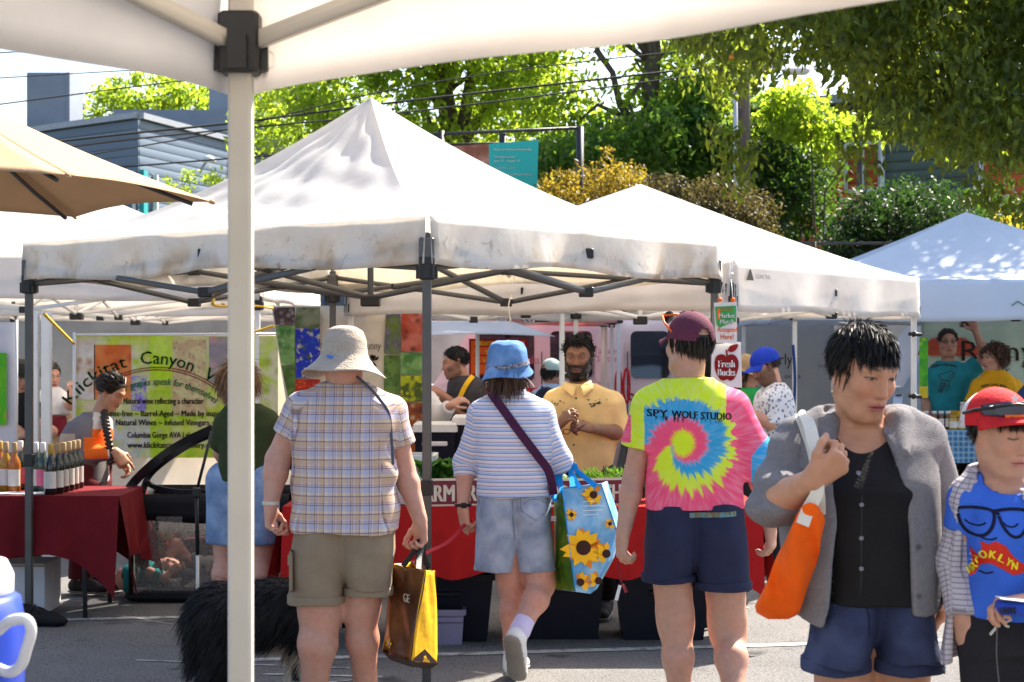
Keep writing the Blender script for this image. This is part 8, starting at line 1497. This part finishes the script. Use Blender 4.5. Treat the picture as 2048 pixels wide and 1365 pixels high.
# ---------------------------------------------------------------- honey stall
def ging(nt, tc):
    sp = nt.nodes.new('ShaderNodeSeparateXYZ'); nt.links.new(tc.outputs['Object'], sp.inputs[0]); c = (.05, .16, .30); c = nodes_mix(nt, nodes_math(nt, 'MULTIPLY', line(nt, sp.outputs[0], .045, 0, .008), .6), c, (.30, .46, .58)); return nodes_mix(nt, nodes_math(nt, 'MULTIPLY', line(nt, sp.outputs[2], .045, 0, .008), .6), c, (.30, .46, .58))
draped_table('folding_table', 'folding table of the honey stall under the blue checked cloth', 'table', 2.95, 5.2, 14.05, 14.55, .905, mat('blue_gingham', pattern=ging, rough=.85, bump=.1), .25, 'blue gingham tablecloth on the honey table', 'tablecloth', .04, 8, 4)
M_honey = mat('honey_glass', (.10, .028, .005), .1, .1, spec=.6); M_pollen = mat('pollen_glass', (.42, .30, .08), .15, .1, spec=.6); M_gl = mat('jar_glass', (.35, .38, .36), .1, .05, spec=.8)
def jar(px, d, z, r, h, gm, lm, lab, cap=M_blk):
    x = PX(px, d); t = thing('honey_jar', lab, 'jar', (x, d, z), 'jars on the honey stall'); MB().lathe([(r*.92, 0), (r, .006), (r, h*.74), (r*.8, h*.84), (r*.78, h*.86)], (x, d, z), 12).build('glass', gm, t); MB().lathe([(r*.84, h*.85), (r*.86, h), (r*.8, h*1.01)], (x, d, z), 12).build('lid', cap, t); MB().grid(lambda u, v: (x+(r+.001)*math.sin((u-.5)*2.2), d-(r+.001)*math.cos((u-.5)*2.2), z+h*(.15+.45*v)), 8, 1, smooth=False).build('label', lm, t)
for i, px in enumerate((1852, 1868, 1882, 1896)): jar(px, 14.14, .911, .026, .15, M_honey, M_lab, ('dark honey jar with white label nearest the white tent leg', 'dark honey jar with white label, second from the tent leg', 'dark honey jar with white label, third from the tent leg', 'dark honey jar with white label, fourth from the tent leg')[i], M_whitep)
for i, px in enumerate((1906, 1922, 1944, 1962)): jar(px, 14.1, .911, .036, .115, M_pollen, M_lab, ('squat pollen jar with gold lid in front of the yellow tray, leftmost', 'squat pollen jar with gold lid, second in front of the tray', 'squat pollen jar with gold lid, third in front of the tray', 'squat pollen jar beside the boy cap')[i], M_gold)
tr_ = thing('honey_tray', 'yellow tray standing on the honey table beside the boy cap', 'tray', (PX(1950, 14.35), 14.35, .911)); MB().box((PX(1950, 14.35), 14.35, .972), (.36, .26, .012)).build('tray_base', plain('tray_yellow', (.62, .34, .02), .5, 0), tr_)
for sx, sy, px_, py_ in ((.36, .012, 0, -.13), (.36, .012, 0, .13), (.012, .25, -.18, 0), (.012, .25, .18, 0)): MB().box((PX(1950, 14.35)+px_, 14.35+py_, 1.01), (sx, sy, .09)).build('tray_wall', MATS['tray_yellow'], tr_)
for x in (-.15, .15):
    for y in (-.1, .1): MB().box((PX(1950, 14.35)+x, 14.35+y, .938), (.03, .03, .056)).build('foot', MATS['tray_yellow'], tr_)
for px, gm, cm, lab in ((1926, M_gl, M_whitep, 'clear glass jar on the yellow tray'), (1941, M_honey, plain('yellow_cap', (.8, .55, .02), .5, 0), 'honey bottle with yellow cap on the tray, left one'), (1953, M_honey, MATS['yellow_cap'], 'honey bottle with yellow cap on the tray, right one')): jar(px, 14.36, .979, .028, .15, gm, M_lab, lab, cm)
bxm = plain('mint_carton', (.34, .52, .44), .7, 0)
for r_ in range(2):
    for c_ in range(3):
        x, z = PX(1803+c_*11, 14.3), .911+.075*r_; b = thing('soap_carton', f'mint carton with arch print, {("bottom", "top")[r_]} row {("left", "middle", "right")[c_]}, by the white tent leg', 'box', (x, 14.3, z), 'mint cartons'); MB().box((x, 14.3, z+.036), (.044, .10, .07), bev=.002).build('carton', bxm, b); MB().tube([(x-.01, 14.247, z+.018), (x-.01, 14.247, z+.045), (x, 14.247, z+.054), (x+.01, 14.247, z+.045), (x+.01, 14.247, z+.018)], .003, 4).build('arch_print', M_blk, b)
cb = thing('clipboard', 'pale blue clipboard leaning on the honey table beside the mint cartons', 'clipboard', (PX(1790, 14.25), 14.25, .911)); quad(MB(), [P(1780, 858, 14.2)*1, P(1798, 858, 14.2), P(1806, 790, 14.4), P(1788, 788, 14.4)], .006).build('board', plain('pale_blue_paper', (.46, .54, .70), .6, 0), cb); MB().box(P(1797, 791, 14.38), (.05, .02, .015)).build('clip', M_dark, cb)
for k, (x, z) in enumerate(((3.5, .0), (4.1, .0), (4.6, 0.0))): tub(('dark bin under the honey table at its left', 'dark bin under the middle of the honey table', 'dark bin under the honey table beside the boy')[k], x, 14.3, z, .5, .36, .42, M_navyp, group='bins under the honey table')
for y in (668, 792): 
    cl_ = thing('pole_clamp', f'black clamp on the white tent leg, {"upper" if y < 700 else "lower"} one', 'clamp', tuple(P(1832, y, 12.45)), 'black clamps'); MB().tube([P(1817, y, 12.5), P(1843, y+2, 12.5)], .014, 8).build('jaw', M_blk, cl_); MB().tube([P(1826, y-4, 12.48), P(1830, y+5, 12.48)], .02, 8).build('screw', M_blk, cl_)
# ================================================================ carried things, dog, parasol, jug
bg = thing('shopping_bag', 'brown shopping bag with yellow side panel and black handles held by the person in plaid', 'bag', tuple(P(820, 1335, 7.05)))
TLb, TM, TRb, BLb, BM, BR_ = P(787, 1130, 7.16), P(850, 1141, 6.98), P(869, 1142, 7.10), P(763, 1303, 7.14), P(822, 1322, 6.92), P(877, 1328, 7.10); off = V3((.05, .14, 0)); TBk, BBk = TLb+V3((.07, .12, .0)), BLb+V3((.13, .13, 0))
M_bagb = mat('brown_bag_plastic', (.10, .030, .010), .32, .25, 5, bump=.3, bscale=25, noise_col=(.22, .075, .015)); M_bagy = plain('yellow_bag_plastic', (.80, .42, .015), .35, .3, 30, .06); M_bagk = plain('bag_black', (.03, .014, .010), .5, .2, 30)
def sheet(a, b, c, d_, amp, seed, n=14): return lambda u, v: lerp(lerp(a, b, u), lerp(d_, c, u), v)+np.array((math.sin(u*9+v*5+seed)*amp*.5, math.sin(u*7+v*11+seed)*amp*math.sin(math.pi*u), math.sin(u*12+seed)*amp*.3))
MB().grid(sheet(BLb, BM, TM, TLb, .012, 1), 16, 20, thick=.002).build('brown_panel', M_bagb, bg); MB().grid(sheet(BM, BR_, TRb, TM, .006, 2), 8, 18, thick=.002).build('yellow_gusset', M_bagy, bg); MB().grid(sheet(BR_, BBk, TBk, TRb, .01, 3), 10, 14, thick=.002).build('back_panel', M_bagb, bg); MB().grid(sheet(BBk, BLb, TLb, TBk, .01, 4), 8, 14, thick=.002).build('side_gusset', M_bagy, bg)
lo = [BLb, BM, BR_, BBk]; dn = V3((0.0, .03, -.035)); mb = MB(); mb.add(lo+[q.lerp((BLb+BR_)/2, .3)+dn for q in lo], [[0, 1, 5, 4], [1, 2, 6, 5], [2, 3, 7, 6], [3, 0, 4, 7], [7, 6, 5, 4]]).build('bag_bottom', M_bagk, bg); mb = MB(); mb.poly([BM+V3((0, -.003, .0)), BR_+V3((0, -.003, 0)), BR_.lerp(BM, .5)+V3((0, -.003, .055))], (0, -1, 0), .002).build('fold_triangle', M_bagk, bg)
n_ = (BM-BLb).cross(TLb-BLb).normalized(); rt = (BM-BLb).normalized(); up_ = (TLb-BLb).normalized(); ce = lambda u, v: lerp(lerp(BLb, BM, u), lerp(TLb, TM, u), v)+np.array(n_)*.014
text_mb(MB(), 'GE', ce(.70, .62), rt, (0, 0, 1), .05, .052, .004, bold=.002).build('lettering', M_creamp, bg); mb = MB(); c0 = V3(ce(.3, .12))
for k in range(5): a = k*1.256; mb.lathe([(.001, .001), (.009, .0008), (.001, 0)], c0+rt*.018*math.cos(a)+V3((0, 0, .014*math.sin(a))), 7, axis=n_)
mb.build('crest_print', M_bagy, bg); MB().lathe([(.001, .0012), (.010, .001), (.001, 0)], c0+n_*.002, 10, axis=n_).build('crest_disc', M_creamp, bg)
h0 = handA+np.array((-.0, -.02, -.015))
for a, b in ((TLb.lerp(TM, .3), TLb.lerp(TM, .8)), (TBk.lerp(TRb, .25), TBk.lerp(TRb, .75))):
    ribbon_path(smooth_path([np.array(a), lerp(a, h0, .6)+np.array((.0, .0, .01)), h0+np.array((-.012, 0, .02)), h0+np.array((.012, 0, .02)), lerp(b, h0, .6), np.array(b)], 6), .022, (.2, -1, 0), .004).build('handle', M_blk, bg)
# sunflower bag
sb = thing('sunflower_bag', 'blue sunflower-print bag with blue handles on the arm of the person in stripes', 'bag', tuple(P(1160, 1188, 7.95))); D = 7.95
A0_, A1_, A2_, A3_ = P(1108, 1000, D+.16), P(1124, 977, D-.02), P(1150, 1183, D-.06), P(1110, 1179, D+.16); B1_, B2_, B3_, B4_ = P(1202, 968, D+.04), P(1233, 1062, D+.06), P(1216, 1124, D+.05), P(1181, 1188, D+.0)
M_sky = plain('sky_blue_print', (.13, .36, .62), .3, .2, 25, .10, noise_col=(.36, .58, .76), sc_=6); M_field = photo('sunflower_field_print', [(.05, .11, .02), (.10, .17, .03), (.20, .22, .05)], 9); M_pet = plain('petal_yellow_print', (.88, .46, .012), .4, 0); M_pet2 = plain('petal_orange_print', (.70, .22, .01), .4, 0); M_disc = plain('flower_brown_print', (.045, .016, .010), .5, .2, 60); M_bh = plain('bright_blue_webbing', (.012, .26, .66), .5, .1)
MB().poly([A3_, A2_, A1_, A0_], (-.5, -1, 0), .003).build('side_panel', M_field, sb); mb = MB(); mb.poly([A2_, B4_, B3_, B2_, B1_, A1_], (.1, -1, 0), .003).build('front_panel', M_sky, sb); bk = V3((.04, .17, .0)); MB().poly([A0_, A3_, B4_+bk, B3_+bk, B2_+bk, B1_+bk], (0, 1, 0), .003).build('back_panel', M_field, sb); MB().poly([A3_, B4_+bk, B4_, A2_], (0, 0, -1), .003).build('bag_bottom', M_sky, sb); MB().poly([B4_, B4_+bk, B3_+bk, B3_], (1, 0, 0), .003).build('side_panel', M_sky, sb); MB().poly([B3_, B3_+bk, B2_+bk, B2_], (1, 0, 0), .003).build('side_panel', M_sky, sb); MB().poly([B2_, B2_+bk, B1_+bk, B1_], (1, 0, 0), .003).build('side_panel', M_sky, sb)
pn = (A2_-A1_).cross(B1_-A1_).normalized(); pn = -pn if pn.y > 0 else pn
def on_front(x, y, lift): # the printed front panel: meet the panel's plane along the sight line from the eye height
    o = V3((0, 0, EYE)); q = P(x, y, 1.0)-o; t = (A1_-o).dot(pn)/q.dot(pn); return o+q*t+pn*lift
def flower(x, y, r, n=15, seed=0, lift=.004, clip=None):
    mb, mc = MB(), MB(); rr = random.Random(seed)
    for k in range(n):
        a = 2*math.pi*k/n+rr.uniform(-.12, .12); L = r*rr.uniform(.85, 1.15); w = .17*r/.4*.4*1.3
        pt = lambda u, s_: (x+L*u*math.cos(a)-s_*w*math.sin(a), y+L*u*math.sin(a)+s_*w*math.cos(a)); o = [pt(.3, -.5), pt(.62, -1), pt(1, 0), pt(.62, 1), pt(.3, .5)]
        if clip and any(not clip(*q) for q in o): continue
        (mb if k % 3 else mc).add([on_front(*q, lift+.0006*(k % 3)) for q in o], [[0, 1, 2, 3, 4]])
    mb.build('petals_print', M_pet, sb); mc.build('petals_print', M_pet2, sb); mk = MB(); mk.add([on_front(x+r*.36*math.cos(t), y+r*.36*math.sin(t), lift+.003) for t in np.linspace(0, 6.283, 15)[:-1]], [list(range(14))]); mk.build('flower_disc', M_disc, sb)
ins = lambda x, y: x > 1124+(y-977)*.126 and x < np.interp(y, [968, 1062, 1124, 1188], [1202, 1233, 1216, 1181]) and 970 < y < 1184
flower(1166, 1096, 42, 16, 1); flower(1186, 990, 22, 14, 2, clip=ins); flower(1196, 1162, 21, 13, 3, clip=ins); flower(1212, 1108, 24, 13, 4, clip=ins); flower(1219, 1048, 11, 11, 5, clip=ins); flower(1160, 1165, 22, 13, 6, clip=ins); flower(1142, 1030, 13, 12, 7, clip=ins)
mb = MB()
for y, w_ in ((1004, 34), (1013, 42), (1022, 38), (1031, 30)): a, b = on_front(1166, y, .004), on_front(1166+w_, y-2, .004); mb.bar(a, b, .003, .002, up=(0, -1, 0))
mb.build('faint_print_lines', M_ink, sb); text_mb(MB(), 'ure', P(1119, 1042, D-.03), (A2_-A3_).normalized(), (0, 0, 1), .05, .06, .03, bold=.001).build('lettering', M_ink, sb)
for pts in ([(1124, 985), (1120, 950), (1128, 905), (1140, 940), (1160, 978)], [(1146, 974), (1142, 945), (1148, 930), (1156, 944), (1192, 972)], [(1110, 1003), (1108, 985), (1112, 950)]): ribbon_path(smooth_path([np.array(P(x, y, D-.02+(.12 if i in (1, 2, 3) else 0))) for i, (x, y) in enumerate(pts)], 6), .024, (0, -1, 0), .003).build('handle', M_bh, sb)
for a, b in ((A1_, B1_), (A1_, A2_), (B1_, B2_)): MB().tube([a+pn*.003, b+pn*.003], .003, 5).build('piping', M_bh, sb)
# leash
ls = thing('leash', 'red dog leash running from the striped person hand down behind the brown bag', 'leash', tuple(P(900, 1085, 8))); l0 = wrBL+np.array((.012, -.01, -.085)); ribbon_path(smooth_path([l0+np.array((.03, .0, .02)), l0, P(895, 1085, 7.85), P(850, 1108, 7.6), P(800, 1150, 7.48), P(752, 1195, 7.42)], 6), .016, (.1, -1, .5), .003).build('webbing', plain('red_webbing', (.42, .025, .035), .6), ls)
# ---------------------------------------------------------------- dog
d = 7.38; p = fp(d); dog = thing('dog', 'long-haired black dog with white chest and tan-white legs standing behind the plaid person', 'dog', (PX(540, d), d, 0)); dz = lambda x, z, dy=0: np.array((PX(x, d), d+dy, z))
dp = [cone(dz(440, .44), dz(545, .43), .125, .135, .05), cone(dz(545, .43), dz(622, .46), .135, .125, .05), cone(dz(625, .50), dz(690, .60, .02), .095, .07, .05), ell(dz(726, .63, .03), (.085, .07, .075), None, .04), cone(dz(744, .61, .02), dz(778, .585, .0), .045, .028, .03), cone(dz(715, .69, .07), dz(708, .63, .11), .03, .02, .02), cone(dz(715, .69, -.02), dz(708, .63, -.05), .03, .02, .02)]
for dy in (-.075, .075):
    fx = 610 if dy < 0 else 585; dp += [cone(dz(fx+8, .42, dy), dz(fx-2, .24, dy), .07, .042, .04), cone(dz(fx-2, .24, dy), dz(fx-6, .06, dy), .036, .03, .02), cone(dz(fx-6, .045, dy), dz(fx+14, .03, dy), .032, .026, .02)]
    hx = 432 if dy < 0 else 452; dp += [cone(dz(hx, .42, dy), dz(hx+14, .27, dy), .10, .06, .05), cone(dz(hx+14, .27, dy), dz(hx-14, .16, dy), .052, .034, .03), cone(dz(hx-14, .16, dy), dz(hx-8, .05, dy), .030, .028, .02), cone(dz(hx-8, .04, dy), dz(hx+12, .028, dy), .03, .026, .02)]
dp += [cone(dz(425, .50), dz(395, .40), .05, .055, .03), cone(dz(395, .40), dz(392, .20), .055, .03, .03)]
DB, DW, DT = np.array((.009, .008, .009)), np.array((.62, .55, .46)), np.array((.36, .24, .13))
def dogcol(V):
    sx = V[:, 0]/d*F+CX; z = V[:, 2]; col = np.tile(DB, (len(V), 1)); n = .03*np.sin(V[:, 0]*40)+.03*np.sin(V[:, 1]*55+V[:, 2]*30); leg = (z+n < .30) & (sx > 540); col[leg] = DW; col[leg & (z > .22)] = DT*.6+DW*.4; col[leg & (np.abs(sx-598) < 9) & (np.abs(z-.2) < .04)] = DB
    ch_ = (sx > 645) & (sx < 712) & (z+n < .60); col[ch_] = DW; col[(z < .10) & (sx < 500)] = DW; col[(sx < 398) & (z < .16)] = DW; return col
V, Q = sdf(dp, .010); M_fur = mat('dog_fur', attr='col', rough=.55, var=.25, scale=60, spec=.3); mesh_obj('body', V, Q, M_fur, dog, attrs={'col': dogcol(V)})
r = np.random.default_rng(12); i = r.choice(len(V), 22000); bp_n = V[i]; me_ = dog.children[0].data; nn = np.empty(len(V)*3, np.float32); me_.vertices.foreach_get('normal', nn); nn = nn.reshape(-1, 3)[i]
fl_ = np.where(bp_n[:, 2] > .12, .060, .022)*np.where((bp_n[:, 0]/d*F+CX) < 410, 1.3, 1)*np.where((bp_n[:, 0]/d*F+CX > 540) & (bp_n[:, 2] < .24), .45, 1)
VV, QQ = ribbons(bp_n, (lambda cm: cm-nn*((cm*nn).sum(1)*.9-.22)[:, None])(np.array((-.62, 0, -.75))+0*nn), 1.0, .006, 4, .5, 13, jit=.14); k = 10; VV = VV.reshape(len(i), k, 3); VV = (VV-bp_n[:, None])*np.stack([fl_]*3, 1)[:, None]+bp_n[:, None]
# keep ribbons thin whatever their length
mid = (VV[:, 0::2]+VV[:, 1::2])/2; hw = (VV[:, 1::2]-VV[:, 0::2]); hw = hw/np.maximum(np.linalg.norm(hw, axis=2, keepdims=True), 1e-9)*np.linspace(.0025, .0005, 5)[None, :, None]; VV[:, 0::2] = mid-hw/2; VV[:, 1::2] = mid+hw/2
fc_ = np.repeat(dogcol(bp_n), k, 0); o = mesh_obj('fur', VV.reshape(-1, 3), QQ, M_fur, dog, attrs={'col': fc_}); put(o, kind='stuff')
MB().tube([dz(690, .60, .02)+np.array((.02*math.sin(a)*.5, .078*math.cos(a), .078*math.sin(a))) for a in np.linspace(0, 6.283, 16)], .011, 6).build('collar', MATS['red_webbing'], dog)
# ---------------------------------------------------------------- tan parasol
M_tan = mat('tan_canvas', (.42, .26, .14), .85, .05, 8, bump=.2, bscale=120, trans=.05, tcol=(.40, .18, .07)); apx = V3((-1.85, 5.39, 2.43)); ps = thing('parasol', 'tan market parasol with drooping panels at the left edge', 'parasol', (apx.x, apx.y, 0)); R_ = .89; a00 = math.radians(13.7)
def rim(k): return V3((apx.x+R_*math.cos(a00+k*math.pi/3), apx.y+R_*math.sin(a00+k*math.pi/3), 2.055))
for k in range(6):
    A_, B_ = rim(k), rim(k+1)
    def fn(u, v, A_=A_, B_=B_):
        e = A_.lerp(B_, u); q = apx.lerp(e, v); s_ = math.sin(math.pi*u)*v; q.z -= .02*math.sin(math.pi*v)-.018*s_*v; c = (V3((apx.x, apx.y, 0))-V3((e.x, e.y, 0)))*.05*s_*v; return q+c
    MB().grid(fn, 14, 14, thick=.002).build('canopy_panel', M_tan, ps)
    MB().tube([apx.lerp(A_, t)-V3((0, 0, .03+.02*math.sin(math.pi*t))) for t in (.05, .35, .7, .93)], .007, 6).build('rib', M_dark, ps); MB().lathe([(.002, -.012), (.007, -.006), (.006, .008), (.002, .012)], A_, 8, axis=(A_-apx)).build('rib_tip', M_tan, ps)
MB().tube([(apx.x, apx.y, 0.05), (apx.x, apx.y, 2.48)], .022, 10).build('pole', M_dark, ps); MB().lathe([(.26, 0), (.26, .05), (.06, .08), (.03, .3)], (apx.x, apx.y, 0), 24).build('base', M_dark, ps); MB().lathe([(.03, 0), (.035, .04), (.01, .09)], apx, 10).build('finial', M_pole, ps)
# ---------------------------------------------------------------- drink jug on a table, lower left corner
jt = thing('side_table', 'small white folding table at the lower left corner under the drink jug', 'table', (-1.15, 3.0, 0)); MB().box((-1.16, 3.0, .765), (.52, .5, .03), bev=.008).build('table_top', M_tbl, jt)
for x in (-1.38, -.94):
    for y in (2.8, 3.2): MB().tube([(x, y, .75), (x, y, 0)], .014, 8).build('leg', M_dark, jt)
jx, jy = PX(-125, 3.0), 3.0; jg = thing('drink_jug', 'blue drink cooler jug with white lid and white handle at the lower left corner', 'cooler jug', (jx, jy, .782)); M_bl = mat('cooler_blue', (.015, .045, .36), .3, .05, spec=.5); M_wp = plain('cooler_white', (.60, .60, .63), .35, 0)
MB().lathe([(.13, 0), (.145, .012), (.15, .30), (.142, .35), (.126, .36)], (jx, jy, .782), 32).build('body', M_bl, jg); MB().lathe([(.126, .355), (.130, .362), (.130, .39), (.118, .415), (.08, .425), (.02, .428)], (jx, jy, .782), 32).build('lid', M_wp, jg); MB().lathe([(.149, .0), (.153, .01), (.153, .05), (.149, .06)], (jx, jy, .782), 32).build('base_band', M_wp, jg)
hp = [P(-4, 1262, 2.9), P(20, 1243, 2.88), P(52, 1240, 2.87), P(62, 1262, 2.87), P(52, 1300, 2.88), P(42, 1330, 2.9), P(20, 1345, 2.92), P(-10, 1335, 2.93)]; MB().tube(smooth_path([np.array(q) for q in hp], 5), .0098, 10).build('handle', M_wp, jg)
# ---------------------------------------------------------------- straps and cords on the tents
def cord(lab, pts, r, m, name='cord', cat='cord'): t = thing(name, lab, cat, tuple(pts[0])); MB().tube(smooth_path([np.array(q) for q in pts], 4), r, 6).build('webbing', m, t)
M_ylw = plain('yellow_strap', (.70, .42, .03), .6); cord('yellow bungee strap from the left grey tent leg to the winery banner', [P(88, 628, 10.2), P(120, 660, 11.5), P(148, 688, 13.0)], .010, M_ylw); cord('yellow strap wrapped on the truss left of the white pole running to the farm banner', [P(428, 600, 9.0), P(432, 612, 9.0), P(500, 612, 10.5), P(545, 616, 12)], .008, M_ylw); cord('orange strap running from the white pole up to the farm banner edge', [P(498, 668, 12.8), P(548, 652, 12.2)], .010, M_ylw); cord('thin yellow rope along the white truss below the weathered canopy', [P(860, 628, 11.5), P(960, 622, 11.6), P(1085, 612, 11.7)], .006, M_ylw); cord('pale string dangling from the truss in the middle of the tent', [P(1022, 590, 9.9), P(1017, 615, 9.9), P(1022, 646, 9.9)], .004, M_cream); cord('blue ratchet strap hanging on the tent leg beside the floral shirt', [P(1586, 690, 13.6), P(1590, 760, 13.6), P(1586, 850, 13.6)], .012, plain('blue_webbing', (.02, .05, .2)))
